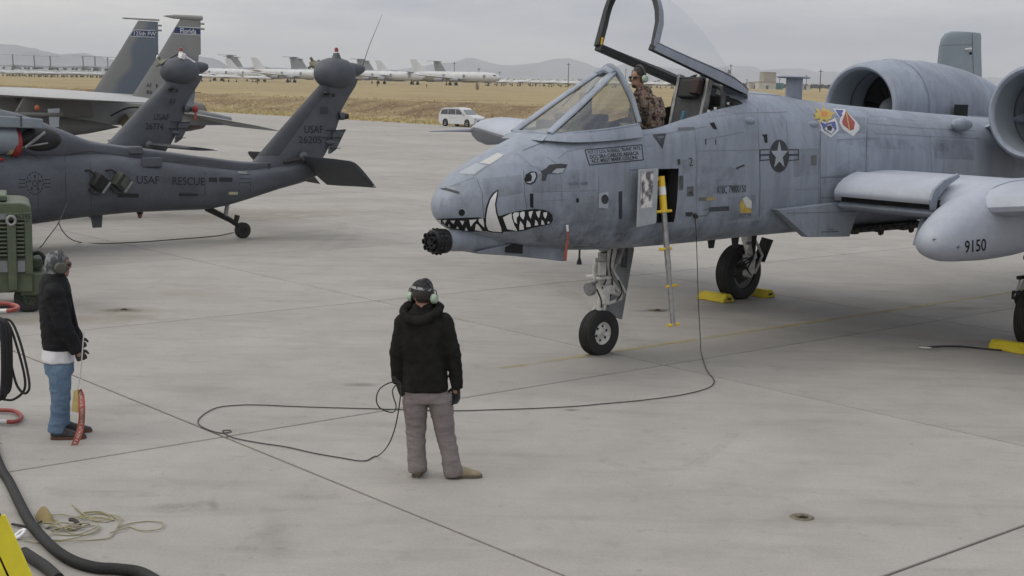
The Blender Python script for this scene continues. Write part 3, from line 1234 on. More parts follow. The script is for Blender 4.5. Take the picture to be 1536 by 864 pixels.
# ---- windscreen
wf = empty('windscreen')
wf.parent = jet
bh = [(-.42, .545, 2.955), (-.41, .475, 3.09), (-.40, .405, 3.225), (-.40, .295, 3.385), (-.39, .17, 3.51), (-.385, .07, 3.575)]
bowp = [(x, -y, z) for x, y, z in bh] + [(-.385, 0, 3.60)] + bh[::-1]
fl, fr_ = (-1.60, .30, 2.835), (-1.60, -.30, 2.835)      # foot of the front pane
tl, tr = (-.46, .13, 3.53), (-.46, -.13, 3.53)
frm = MB()
frm.tube(spline(bowp, 5), .024, 10, flat=2.3)
for s in (-1, 1):
    frm.tube(spline([(-1.62, s * .30, 2.83), (-1.05, s * .235, 3.175), (-.46, s * .135, 3.535)], 6), [.060] * 6 + [.056] * 6 + [.046], 10, flat=.42)
    frm.tube(spline([(-1.63, s * .32, 2.81), (-1.35, s * .46, 2.845), (-.9, s * .535, 2.885), (-.42, s * .555, 2.945)], 6), .016, 8)
    bc = spline([(-1.63, s * .32, 2.825), (-1.35, s * .46, 2.86), (-.9, s * .535, 2.90), (-.42, s * .555, 2.96)], 6)
    oc = spline([(-1.74, s * .36, 2.755), (-1.40, s * .535, 2.74), (-.9, s * .608, 2.76), (-.42, s * .635, 2.80)], 6)
    frm.loft([list(bc), [a.lerp(c, .5) + Vector((0, s * .006, .008)) for a, c in zip(bc, oc)], list(oc)], closed=False)
frm.tube([(-1.63, -.30, 2.825), (-1.66, 0, 2.835), (-1.63, .30, 2.825)], .02, 8)
frm.add([(-1.63, -.32, 2.83), (-1.66, 0, 2.845), (-1.63, .32, 2.83), (-1.76, -.36, 2.75), (-1.80, 0, 2.765), (-1.76, .36, 2.75)], [(0, 1, 4, 3), (1, 2, 5, 4)])
frm.tube([(-.46, -.15, 3.525), (-.45, 0, 3.575), (-.46, .15, 3.525)], .045, 8)
frm.build('frame', JP, wf)
GL = glass_mat('windscreen_glass', (0.80, 0.80, 0.72), .20, .08)
GLS = glass_mat('side_pane_glass', (0.52, 0.50, 0.34), .13, .08)
MB().add([fl, fr_, tr, tl], [(0, 1, 2, 3)]).build('front_pane', GL, wf, smooth=False)
for s in (-1, 1):
    edge_b = spline([(-1.56, s * .33, 2.845), (-1.35, s * .455, 2.86), (-.9, s * .53, 2.90), (-.44, s * .545, 2.96)], 5)
    edge_t = [Vector(p) for p in spline([(-1.56, s * .32, 2.86), (-1.05, s * .245, 3.175), (-.44, s * .15, 3.525)], 5)]
    bow = spline([(-.44, s * .545, 2.96), (-.43, s * .52, 3.10), (-.42, s * .45, 3.28), (-.42, s * .34, 3.45), (-.44, s * .20, 3.555)], 5)
    # ruled patch with a slight outward bulge
    A_ = [edge_b[int(round(i * (len(edge_b) - 1) / 10))] for i in range(11)]
    B_ = [edge_t[int(round(i * (len(edge_t) - 1) / 10))] for i in range(11)]
    rr = []
    for i in range(11):
        col = []
        for k in range(8):
            t = k / 7
            p = A_[i].lerp(B_[i], t)
            q = math.sin(PI * t) * .03 * (i / 10)
            col.append(p + Vector((0, s * q, q * .5)))
        rr.append(col)
    MB().loft(rr, closed=False).build('side_pane', GLS, wf)

# ---- open canopy, hinged behind the seat
can = empty('canopy')
can.parent = jet
hinge = Vector((1.70, 0, 3.33))
RC = Matrix.Translation(hinge) @ Matrix.Rotation(math.radians(26.5), 4, 'Y') @ Matrix.Translation(-hinge)


def crail(t, s):      # canopy lower rail, closed position
    return Vector((-.18 + 1.82 * t, s * (.485 - .045 * t), 2.985 + .355 * t))


def carch(t):         # arch at rail parameter t
    a, c = crail(t, -1), crail(t, 1)
    top = 3.72 + .10 * math.sin(PI * min(t * 1.2, 1)) - .34 * t ** 2.2
    hw = a.y
    pts = []
    for k in range(17):
        th = PI * k / 16
        yy = math.cos(th) * hw
        zz = a.z + (top - a.z) * (math.sin(th) ** .58)
        xx = a.x - .26 * math.sin(th) * (1 - t)
        pts.append(Vector((xx, yy, zz)))
    return pts


mb = MB().loft([carch(t) for t in np.linspace(.02, .90, 18)], closed=False).xf(RC)
mb.build('canopy_glass', glass_mat('canopy_clear', (0.965, 0.97, 0.975), .015, .04, 1.14), can)
mb = MB()
bw = carch(0.0)
rings = []
for k, p in enumerate(bw):
    c = Vector((p.x, 0, 3.2))
    n = (p - c).normalized()
    rings.append([p + n * a + Vector((bx, 0, 0)) for a, bx in ((-.05, -.03), (.018, -.03), (.018, .05), (-.05, .05))])
mb.loft(rings)
mb.xf(RC).build('bow_frame', COCKG, can, bevel=.006)
mb = MB()
for p, q in zip(bw[:-1], bw[1:]):
    pass
rr = []
for p in bw:
    n = (p - Vector((p.x, 0, 3.2))).normalized()
    rr.append([p + n * .021 + Vector((a, 0, 0)) for a in (-.036, .06)])
mb.loft(rr, closed=False).xf(RC).build('bow_skin', JP, can)
for s in (-1, 1):
    mb = MB()
    rings = []
    for t in np.linspace(0, 1, 14):
        p = crail(t, s)
        h = (.05 + .09 * t ** 2) * (1 - .85 * t ** 5)
        rings.append([p + Vector((0, s * a, d)) for a, d in ((.016, -.05), (.020, h), (.004, h + .01), (-.03, h * .7), (-.085, .03), (-.085, -.05))])
    mb.loft(rings)
    mb.xf(RC).build('side_rail', COCK, can, bevel=.005)
    mb = MB()
    rr = [[crail(t, s) + Vector((0, s * a, d)) for a, d in ((.020, -.052), (.026, (.02 + .05 * t * t) * (1 - .95 * t ** 5)), (.014, (.06 + .10 * t ** 2) * (1 - .9 * t ** 5)))] for t in np.linspace(0, 1, 14)]
    mb.loft(rr, closed=False).xf(RC).build('rail_skin', JP, can)
# solid aft end of the canopy
mb = MB()
rings = [[p * 1.0 for p in carch(t)] for t in np.linspace(.88, 1.0, 5)]
last = [Vector((p.x + .16, p.y * .8, 3.31 + (p.z - 3.34) * .45)) for p in rings[-1]]
mb.loft(rings + [last], closed=False).xf(RC).build('aft_skin', JP, can)
mb = MB()
mb.box((0.05, .50, 3.02), (.10, .02, .05))
mb.xf(RC).build('placard', WHITEP, can)
mb = MB().bar((-.16, .435, 2.99), (-.20, .43, 3.10), .03, .02)
mb.xf(RC).build('pull_handle', YEL, can)
for q in (-.22, .22):
    MB().tube([(1.35, q, 3.30), (1.52, q, 3.62)], .035, 8).build('lift_strut', STEEL, can)

# ---- cockpit
mb = MB().prism([(-1.25, -.34), (-1.25, .34), (-.62, .45), (-.62, -.45)], 'z', 2.70, 2.97)
mb.prism([(-1.05, -.24), (-1.05, .24), (-.66, .30), (-.66, -.30)], 'z', 2.97, 3.05)
mb.build('instrument_coaming', COCK, jet, bevel=.02)
mb = MB().bb(-.78, -.75, -.10, .10, 3.04, 3.30).bar((-1.05, -.1, 3.13), (-.74, -.12, 3.37), .02, .02).bar((-1.05, .1, 3.13), (-.74, .12, 3.37), .02, .02)
mb.build('head_up_display', COCKG, jet, bevel=.01)
seat = empty('ejection_seat')
seat.parent = jet
RS = Matrix.Rotation(math.radians(14), 4, 'Y')
mb = MB().box((1.02, 0, 2.80), (.16, .46, 1.0), RS)
mb.build('seat_back', COCKG, seat, bevel=.02)
mb = MB().box((1.10, 0, 3.36), (.20, .30, .24), RS).box((1.16, 0, 3.48), (.22, .40, .05), RS)
mb.build('headrest', COCK, seat, bevel=.03)
mb = MB()
for s in (-1, 1):
    mb.bar((.92, s * .245, 2.5), (1.16, s * .245, 3.55), .045, .10)
mb.build('seat_rail', STEEL, seat, bevel=.008)
MB().box((.62, 0, 2.42), (.55, .44, .14)).build('seat_pan', COCKG, seat, bevel=.03)
mb = MB().box((1.02, -.14, 3.40), (.10, .14, .2), RS)
mb.build('drogue_cover', mat('brown_cover', (0.035, 0.018, 0.016), .7, var=.3), seat, bevel=.02)
mb = MB().bb(.60, .68, -.33, -.285, 2.55, 2.93)
mb.build('oxygen_bottle', mat('lime_green', (0.18, 0.45, 0.03), .5, var=.2), seat, bevel=.015)
mb = MB().box((.72, -.20, 2.98), (.05, .04, .24), RS)
mb.build('shoulder_harness', mat('teal_strap', (0.06, 0.15, 0.20), .8), seat, bevel=.008)
mb = MB().bb(1.25, 1.62, -.36, .36, 2.95, 3.17)
mb.bb(1.30, 1.50, -.30, -.06, 3.17, 3.30)
mb.build('avionics_deck', COCK, jet, bevel=.02)
mb = MB()
arch = [(1.20, -.42, 3.05), (1.24, -.40, 3.30), (1.28, -.30, 3.40), (1.30, 0, 3.44), (1.28, .30, 3.40), (1.24, .40, 3.30), (1.20, .42, 3.05)]
mb.tube(spline(arch, 4), .032, 8)
mb.build('canopy_breaker_arch', COCKG, jet)
mb = MB()
for i in range(5):
    mb.bb(.95 + .12 * i, 1.03 + .12 * i, -.42, -.34, 2.98 + .03 * i, 3.08 + .035 * i)
mb.build('side_console', COCK, jet, bevel=.008)
for i in range(4):
    MB().lathe([(0, .0), (0, .018), (.03, .018), (.03, 0)], (1.0 + .12 * i, -.38, 3.09 + .033 * i), (0, 0, 1), 8).build('console_knob', WHITEP, jet)

# ---- gun
gun = empty('nose_gun')
gun.parent = jet
GC = Vector((-2.80, -.08, 1.655))
mb = MB().lathe([(0, .118), (.02, .128), (.12, .128), (.14, .135), (.19, .135), (.20, .12)], GC + Vector((-.30, 0, 0)), (1, 0, 0), 28)
mb.build('muzzle_housing', mat('gun_black', (0.008, 0.0085, 0.0095), .45, metal=.4, var=.3), gun)
for k in range(7):
    a = 2 * PI * k / 7
    c = GC + Vector((-.345, math.cos(a) * .078, math.sin(a) * .078))
    bo = MB().lathe([(.06, .033), (0, .033), (0, .019), (.05, .018)], c, (1, 0, 0), 12, caps=False).lathe([(.05, .0), (.05, .018)], c, (1, 0, 0), 12, caps=False)
    bo.build('barrel', MATS['gun_black'], gun)
MB().lathe([(-.335, .0), (-.335, .035), (-.29, .04)], GC, (1, 0, 0), 14, caps=False).build('barrel_hub', MATS['gun_black'], gun)
for k in range(12):
    a = 2 * PI * (k + .5) / 12
    for xx in (-.23, -.185, -.14):
        pass
mb = MB()
for k in range(14):
    a = 2 * PI * k / 14
    for xx in (-.245, -.195):
        c = GC + Vector((xx, math.cos(a) * .130, math.sin(a) * .130))
        mb.box(c, (.026, .03, .03), Matrix.Rotation(-a, 3, 'X'))
mb.build('vent_hole', HOLE, gun)
rr = []
for x, r, yo, zo in ((-.10, .110, 0, 0), (0, .122, 0, 0), (.25, .14, .005, .005), (.55, .165, .02, .015), (.95, .20, .04, .03), (1.4, .24, .05, .03)):
    rr.append([GC + Vector((x, yo + math.cos(2 * PI * k / 24) * r, zo + math.sin(2 * PI * k / 24) * r)) for k in range(24)])
MB().loft(rr).build('gun_fairing', JP, gun)
# chin box and gas vent under the nose
mb = MB()
rr = []
for x, zb, zt, h in ((-2.52, 1.50, 1.53, .15), (-2.05, 1.452, 1.60, .20), (-1.55, 1.385, 1.60, .23), (-1.28, 1.345, 1.60, .24)):
    rr.append([Vector((x, y - .02, q)) for y, q in ((-h, zb), (h, zb), (h + .02, zt), (-h - .02, zt))])
mb.loft(rr)
mb.build('chin_fairing', JP, jet, bevel=.012)
mb = MB().add([(-2.16, -.262, 1.50), (-1.93, -.262, 1.475), (-1.93, -.262, 1.60), (-2.0, -.262, 1.615), (-2.16, -.262, 1.56),
               (-2.16, -.12, 1.50), (-1.93, -.12, 1.475), (-1.93, -.12, 1.60), (-2.0, -.12, 1.615), (-2.16, -.12, 1.56)],
              [(0, 1, 2, 3, 4), (5, 9, 8, 7, 6), (0, 5, 6, 1), (1, 6, 7, 2), (2, 7, 8, 3), (3, 8, 9, 4), (4, 9, 5, 0)])
mb.build('gas_vent', HOLE, jet)

# ---- wing: centre section, outer panels with drooped tips
def airfoil(th, n=15, camber=.035):
    up, lo = [], []
    for i in range(n + 1):
        x = (1 - math.cos(PI * i / n)) / 2
        t = 5 * th * (.2969 * math.sqrt(x) - .126 * x - .3516 * x * x + .2843 * x ** 3 - .1015 * x ** 4)
        c = camber * 4 * x * (1 - x)
        up.append((x, c + t))
        lo.append((x, c - t))
    return up[::-1] + lo[1:-1]


def wing_ring(y, xle, zle, ch, th, camber=.035, x0=0.0):
    return [Vector((xle + ch * max(x, x0), y, zle + ch * z)) for x, z in airfoil(th, 15, camber)]


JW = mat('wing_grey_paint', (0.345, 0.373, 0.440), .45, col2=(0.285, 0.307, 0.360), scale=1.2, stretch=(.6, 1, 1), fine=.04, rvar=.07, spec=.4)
wr = []
for y in np.linspace(-2.75, 2.75, 9):
    wr.append(wing_ring(y, 3.34, 1.995, 2.98, .155))
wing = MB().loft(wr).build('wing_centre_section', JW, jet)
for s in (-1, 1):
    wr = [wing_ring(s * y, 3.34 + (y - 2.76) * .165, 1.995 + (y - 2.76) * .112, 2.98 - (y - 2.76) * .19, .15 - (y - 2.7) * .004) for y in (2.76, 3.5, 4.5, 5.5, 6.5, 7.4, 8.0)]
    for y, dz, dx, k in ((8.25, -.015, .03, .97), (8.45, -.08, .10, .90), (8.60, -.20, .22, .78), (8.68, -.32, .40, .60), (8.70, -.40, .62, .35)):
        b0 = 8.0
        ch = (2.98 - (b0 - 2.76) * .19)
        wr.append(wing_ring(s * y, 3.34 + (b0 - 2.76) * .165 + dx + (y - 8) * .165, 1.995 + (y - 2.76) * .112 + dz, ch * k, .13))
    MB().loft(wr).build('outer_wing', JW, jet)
    # leading-edge slat between fuselage and gear pod
    sl = []
    for y in np.linspace(.76, 2.22, 6):
        arc = [(3.66, 2.318), (3.50, 2.285), (3.36, 2.235), (3.24, 2.165), (3.17, 2.08), (3.165, 2.035), (3.19, 2.00), (3.24, 2.005), (3.25, 2.04), (3.28, 2.10), (3.38, 2.175), (3.52, 2.235), (3.66, 2.275)]
        sl.append([Vector((a, s * y, c)) for a, c in arc])
    MB().loft(sl).build('slat', JW, jet, angle=50)
    MB().loft([[Vector((3.46 + .19 * math.cos(2 * PI * k / 16), s * y, 1.875 + .066 * math.sin(2 * PI * k / 16))) for k in range(16)] for y in (.76, 1.2, 1.8, 2.3)]).build('fixed_leading_edge', JP, jet)
    MB().bb(3.32, 3.5, s * .77, s * 2.25, 1.93, 2.05).build('slat_gap_shade', HOLE, jet)  # black block fills the gap behind the slat, standing for its shade
    # ridge plate where the slat meets the pod
    rp = [(3.15, 1.93), (3.10, 2.06), (3.17, 2.19), (3.36, 2.30), (3.70, 2.385), (3.74, 2.34), (3.45, 2.22), (3.26, 2.08), (3.24, 1.93)]
    MB().prism(rp, 'y', s * 2.235, s * 2.275).build('slat_end_plate', JP, jet, bevel=.008)
    # gear pod
    px_ = [2.44, 2.50, 2.62, 2.85, 3.2, 3.7, 4.3, 5.0, 5.8, 6.6, 7.3]
    phw = [.04, .15, .22, .29, .335, .35, .35, .34, .31, .22, .03]
    pzb = [1.55, 1.455, 1.395, 1.345, 1.325, 1.31, 1.325, 1.39, 1.51, 1.70, 1.93]
    pzt = [1.62, 1.73, 1.83, 1.965, 2.12, 2.25, 2.33, 2.33, 2.27, 2.16, 1.97]
    pf = [pchip(px_, a) for a in (phw, pzb, pzt)]
    rr = []
    for x in list(np.linspace(2.44, 2.9, 10)) + list(np.linspace(2.98, 7.3, 26)):
        a, c, d = [f(x) for f in pf]
        rr.append(section(x, a, c, d, c + (d - c) * .46, 2.1, 2.2, 28, y0=s * 2.63))
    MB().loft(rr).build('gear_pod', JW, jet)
    # pylon between pod and fuselage, and trailing clutter under the wing
    MB().add([(3.36, s * 1.875, 1.44), (3.36, s * 1.925, 1.44), (4.55, s * 1.935, 1.60), (4.55, s * 1.865, 1.60), (3.60, s * 1.86, 1.95), (3.60, s * 1.94, 1.95), (4.9, s * 1.94, 1.90), (4.9, s * 1.86, 1.90)],
             [(0, 1, 2, 3), (4, 7, 6, 5), (0, 4, 5, 1), (3, 2, 6, 7), (0, 3, 7, 4), (1, 5, 6, 2)]).build('pylon', JP, jet, bevel=.012)
    # belly fairing at the wing root
    fp = [(2.02, 1.86), (2.68, 1.47), (3.62, 1.43), (3.75, 1.72), (3.80, 1.90), (3.2, 1.90)]
    MB().prism(fp, 'y', s * .62, s * .73).build('root_fairing', JP, jet, bevel=.01)
mb = MB().bb(3.78, 5.9, -.55, .55, 1.44, 1.52)
for i in range(9):
    mb.bb(3.9 + .2 * i, 4.02 + .2 * i, -.60, -.50, 1.43 + .02 * (i % 3), 1.50)
mb.build('belly_gear', mat('belly_dark_grey', (0.05, 0.05, 0.05), .7, var=.5, scale=7), jet, bevel=.01)  # dark mottled plate and small blocks along the belly
for x in (4.25, 5.0):
    MB().bar((x, -.75, 1.56), (x + .08, -.75, 1.43), .05, .07).bar((x + .12, -.75, 1.56), (x + .08, -.75, 1.43), .04, .05).build('stores_hook', COCK, jet, bevel=.006)

# ---- engines
for s in (-1, 1):
    en = empty('engine_nacelle')
    en.parent = jet
    o = Vector((6.80, s * 1.49, 3.16))
    MB().lathe([(.06, .60), (.025, .612), (.0, .645), (.008, .672), (.05, .70), (.15, .728), (.4, .762), (.9, .79), (1.5, .795), (2.1, .765), (2.7, .70), (3.2, .61), (3.55, .54), (3.55, .50), (3.2, .50)], o, (1, 0, 0), 56, caps=False).build('cowl', JP, en, angle=50)
    MB().lathe([(.06, .60), (.25, .588), (.55, .592), (.95, .62), (1.0, .62)], o, (1, 0, 0), 56, caps=False).build('inlet_duct', mat('inlet_paint', (0.24, 0.275, 0.31), .45, col2=(.20, .23, .26), scale=1.2), en)
    MB().lathe([(1.12, .0), (1.12, .62)], o, (1, 0, 0), 40, caps=False).build('fan_back', HOLE, en)
    MB().lathe([(.58, .592), (.60, .586), (.63, .592)], o, (1, 0, 0), 56, caps=False).build('inlet_ring', mat('bronze_ring', (.16, .145, .13), .4, metal=.6), en)
    for k in range(20):
        a = 2 * PI * k / 20
        d = Vector((0, math.cos(a), math.sin(a)))
        t = Vector((0, -math.sin(a), math.cos(a)))
        w = .055
        q = [o + Vector((.97, 0, 0)) + d * .2 - t * w * .5, o + Vector((1.05, 0, 0)) + d * .2 + t * w * .5, o + Vector((1.08, 0, 0)) + d * .61 + t * w * 1.5, o + Vector((1.00, 0, 0)) + d * .61 - t * w * 1.5]
        MB().add(q, [(0, 1, 2, 3)]).build('fan_blade', mat('fan_metal', (.03, .03, .032), .4, metal=.5), en, smooth=False)
    MB().lathe([(.62, .001), (.66, .06), (.78, .13), (.95, .19), (1.05, .21)], o, (1, 0, 0), 28, caps=False).build('spinner', mat('spinner_grey', (.20, .22, .24), .5), en)
    MB().lathe([(3.2, .50), (3.2, .36), (3.9, .30), (4.3, .24), (4.3, .0)], o, (1, 0, 0), 32, caps=False).build('exhaust_core', mat('exhaust_metal', (.12, .11, .10), .5, metal=.7), en)
    MB().lathe([(.70, .796), (.705, .7985), (.715, .7985), (.72, .793)], o + Vector((.1, 0, 0)), (1, 0, 0), 48, caps=False).build('cowl_band', JGREY, en)
    MB().lathe([(1.55, .792), (1.56, .798), (1.575, .798), (1.58, .79)], o, (1, 0, 0), 48, caps=False).build('cowl_band', JGREY, en)
    # pylon to the fuselage shoulder
    rr = []
    for y, z, k in ((.30, 2.86, 1.1), (.7, 2.98, 1.0), (1.0, 3.07, 1.0)):
        rr.append([Vector((7.35 + 2.6 * x * k, s * y, z + .55 * q)) for x, q in airfoil(.34, 10, 0)])
    MB().loft(rr).build('engine_pylon', JP, en)
MB().sphere((6.45, -.60, 2.95), .10, 14, 10, (2.6, 1, 1)).build('inlet_bleed_fairing', JP, jet)
MB().sphere((9.15, 1.0, 3.02), .12, 10, 8).build('pylon_vent', JP, jet)
MB().bb(8.20, 8.42, .50, .62, 3.05, 3.24).build('pylon_intake', HOLE, jet)

# ---- tail
rr = [wing_ring(y, 11.05, 2.82, 1.85, .12, 0) for y in np.linspace(-2.82, 2.82, 7)]
MB().loft(rr).build('tailplane', JP, jet)
for s in (-1, 1):
    fin = [(2.45, 11.10, 1.75), (3.0, 11.10, 1.82), (3.86, 11.17, 1.60), (4.30, 11.20, 1.49), (4.45, 11.25, 1.42), (4.55, 11.36, 1.30), (4.60, 11.55, 1.08), (4.615, 11.8, .8)]
    rr = [[Vector((xl + ch * x, s * 2.87 + ch * q, z)) for x, q in airfoil(.085, 10, 0)] for z, xl, ch in fin]
    MB().loft(rr).build('tail_fin', mat('fin_grey', (0.255, 0.300, 0.330), .5, col2=(.22, .26, .29), scale=2), jet)
    MB().tube([(12.0, s * 2.87 - s * 0 - .06, 4.28), (12.16, s * 2.87 - .10, 4.30)], .02, 6).build('rudder_hinge', WHITEP, jet)
    MB().sphere((12.22, s * 2.87 - .06, 4.21), .028, 8, 6).build('fin_light', BLACK, jet)

# ---- spine aerial, blades, bumps
mb = MB()
rr = [[Vector((3.0 + .36 * x + (z - 3.25) * .0, .36 * q, z)) for x, q in airfoil(.22, 8, 0)] for z in (3.22, 3.32, 3.56)]
mb.loft(rr)
mb.loft([[Vector((3.15 + math.cos(2 * PI * k / 24) * r, math.sin(2 * PI * k / 24) * r * .42, z)) for k in range(24)] for r, z in ((.30, 3.553), (.335, 3.565), (.335, 3.572), (.28, 3.585))])
mb.build('spine_aerial', JP, jet)
for x, h in ((1.58, .16), (2.06, .19)):
    MB().add([(x - .06, -.01, 1.47), (x + .10, -.01, 1.47), (x + .07, -.008, 1.47 - h), (x - .02, -.008, 1.47 - h), (x - .06, .01, 1.47), (x + .10, .01, 1.47), (x + .07, .008, 1.47 - h), (x - .02, .008, 1.47 - h)],
             [(0, 1, 2, 3), (4, 7, 6, 5), (0, 4, 5, 1), (1, 5, 6, 2), (2, 6, 7, 3), (3, 7, 4, 0)]).build('blade_aerial', COCK, jet)


def hull_at(px, py):
    h = HULL.ray_cast(CAM_P, pix_ray(px, py))
    return jet.matrix_world.inverted() @ h[0]


for px, py in ((1125, 182), (1220, 187)):
    p = hull_at(px, py)
    MB().sphere((p.x, p.y + .015, p.z), .06, 14, 8, (1.9, .8, .85)).build('aerial_blister', JP, jet)

# ---- nose gear
WH_T, WH_R = [], []


def wheel(name, c, r, w, parent, rim_r, rim_mat, hub_side=-1, n=44, tread=4):
    o = empty(name, c)
    o.parent = parent
    prof = [(-w * .30, rim_r), (-w * .44, rim_r * 1.04), (-w * .5, rim_r + (r - rim_r) * .35), (-w * .49, rim_r + (r - rim_r) * .62), (-w * .42, r * .945), (-w * .33, r * .985)]
    gr = []
    for i in range(tread):
        a = -w * .28 + (w * .56) * i / (tread - 1)
        gr += [(a - .012, r), (a - .008, r * .972), (a + .008, r * .972), (a + .012, r)]
    prof = prof + gr + [(-x, q) for x, q in prof[::-1]]
    MB().lathe(prof, (0, 0, 0), (0, 1, 0), n, caps=False).build('tyre', RUBBER, o, angle=30)
    rimp = [(-w * .34, rim_r * 1.02), (-w * .36, rim_r * .98), (-w * .30, rim_r * .88), (-w * .22, rim_r * .80), (-w * .22, rim_r * .45), (-w * .30, rim_r * .36), (-w * .36, rim_r * .26), (-w * .36, .0)]
    MB().lathe(rimp, (0, 0, 0), (0, 1, 0), 28, caps=False).lathe([(-x, q) for x, q in rimp], (0, 0, 0), (0, 1, 0), 28, caps=False).build('rim', rim_mat, o, angle=30)
    for k in range(6):
        a = 2 * PI * (k + .3) / 6
        MB().lathe([(-w * .235, .0), (-w * .235, rim_r * .125), (-w * .15, rim_r * .125)], (math.cos(a) * rim_r * .63, 0, math.sin(a) * rim_r * .63), (0, 1, 0), 10, caps=False).build('rim_hole', HOLE, o)
    MB().lathe([(-w * .38, .0), (-w * .38, rim_r * .16), (-w * .33, rim_r * .18)], (0, 0, 0), (0, 1, 0), 14, caps=False).build('axle_cap', COCK, o)
    return o


ng = empty('nose_gear')
ng.parent = jet
wheel('wheel', (0, .42, .278), .292, .20, ng, .145, WGEAR)
mb = MB()
mb.tube([(.02, .43, .56), (.05, .43, .80), (.10, .43, 1.05)], [.045, .05, .05], 12)
mb.tube([(.06, .43, .86), (.14, .43, 1.18), (.20, .42, 1.48)], [.085, .085, .075], 16)
mb.build('strut', WGEAR, ng)
mb = MB()
for s in (1,):
    mb.tube([(0, .42 + s * .125, .278), (0, .42 + s * .13, .50), (.02, .42 + s * .06, .60)], [.03, .032, .04], 8)
mb.tube([(0, .28, .278), (0, .56, .278)], .024, 8)
mb.build('fork', WGEAR, ng)
mb = MB().box((.05, .42, .84), (.20, .24, .12)).box((-.06, .40, 1.0), (.22, .26, .04)).box((-.16, .36, 1.10), (.04, .04, .30)).box((.0, .34, .72), (.10, .10, .14))
mb.box((-.09, .36, 1.12), (.12, .14, .18))
mb.build('steering_block', WGEAR, ng, bevel=.012)
mb = MB().tube([(.12, .36, .95), (.30, .34, .76), (.30, .34, .70), (.12, .40, .64)], .020, 7).tube([(.12, .40, .80), (.32, .36, .74)], .022, 7)
mb.tube([(.10, .33, 1.12), (.34, .30, .78)], .014, 6)
mb.build('torque_link', WGEAR, ng)
mb = MB().tube([(.20, .36, 1.15), (.36, .40, 1.48)], .055, 10).tube([(.22, .36, 1.2), (.14, .38, 1.02)], .035, 8)
mb.tube([(-.10, .34, 1.18), (.06, .38, 1.48)], .03, 8)
mb.build('retraction_jack', STEEL, ng)
mb = MB()
for a in ([(.0, .32, 1.45), (-.04, .30, 1.2), (.02, .33, 1.0), (-.06, .33, .86)], [(.10, .32, 1.42), (.03, .29, 1.15), (.10, .31, .9), (.05, .33, .62)], [(-.1, .33, 1.32), (-.13, .30, 1.15), (-.1, .32, 1.02)], [(-.18, .30, .86), (-.10, .3, .72), (-.07, .32, .62)], [(.2, .3, .95), (.27, .3, .8), (.2, .32, .68)]):
    mb.tube(spline(a, 5), .010, 6)
mb.build('hydraulic_line', COCK, ng)
for (x, z, r) in ((-.12, 1.41, .085), (-.33, .88, .088)):
    MB().lathe([(0, .0), (.0, r * .9), (.012, r), (.06, r), (.10, r * .6), (.10, 0)], (x, .30, z), (1, .12, 0), 24, caps=False).build('landing_light', STEEL, ng)
    MB().lathe([(-.004, .0), (-.004, r * .82)], (x, .30, z), (1, .12, 0), 20, caps=False).build('light_lens', mat('lens_grey', (.22, .23, .24), .15, var=.3, scale=20), ng)
MB().tube([(-.30, .32, .88), (-.12, .36, .95)], .02, 6).build('light_bracket', STEEL, ng)
MB().lathe([(0, .06), (.10, .06)], (-.10, .30, 1.22), (0, 0, 1), 14).build('hydraulic_can', STEEL, ng)
# hanging gear door
q = [(.52, .66, 1.50), (.76, .66, 1.50), (.82, .64, 1.27), (.62, .62, .36), (.30, .62, .46), (.46, .64, 1.12)]
mb = MB().add(q + [(a, c + .025, d) for a, c, d in q], [(0, 1, 2, 3, 4, 5), (11, 10, 9, 8, 7, 6), (0, 6, 7, 1), (1, 7, 8, 2), (2, 8, 9, 3), (3, 9, 10, 4), (4, 10, 11, 5), (5, 11, 6, 0)])
mb.build('gear_door', mat('door_grey', (.12, .13, .135), .6, col2=(.20, .21, .215), scale=4), ng, bevel=.006)
MB().bar((.62, .60, 1.48), (.60, .60, 1.05), .06, .05).build('door_hinge_arm', COCKG, ng, bevel=.01)
MB().bb(-.1, .5, .12, .60, 1.40, 1.47).build('gear_bay', HOLE, jet)

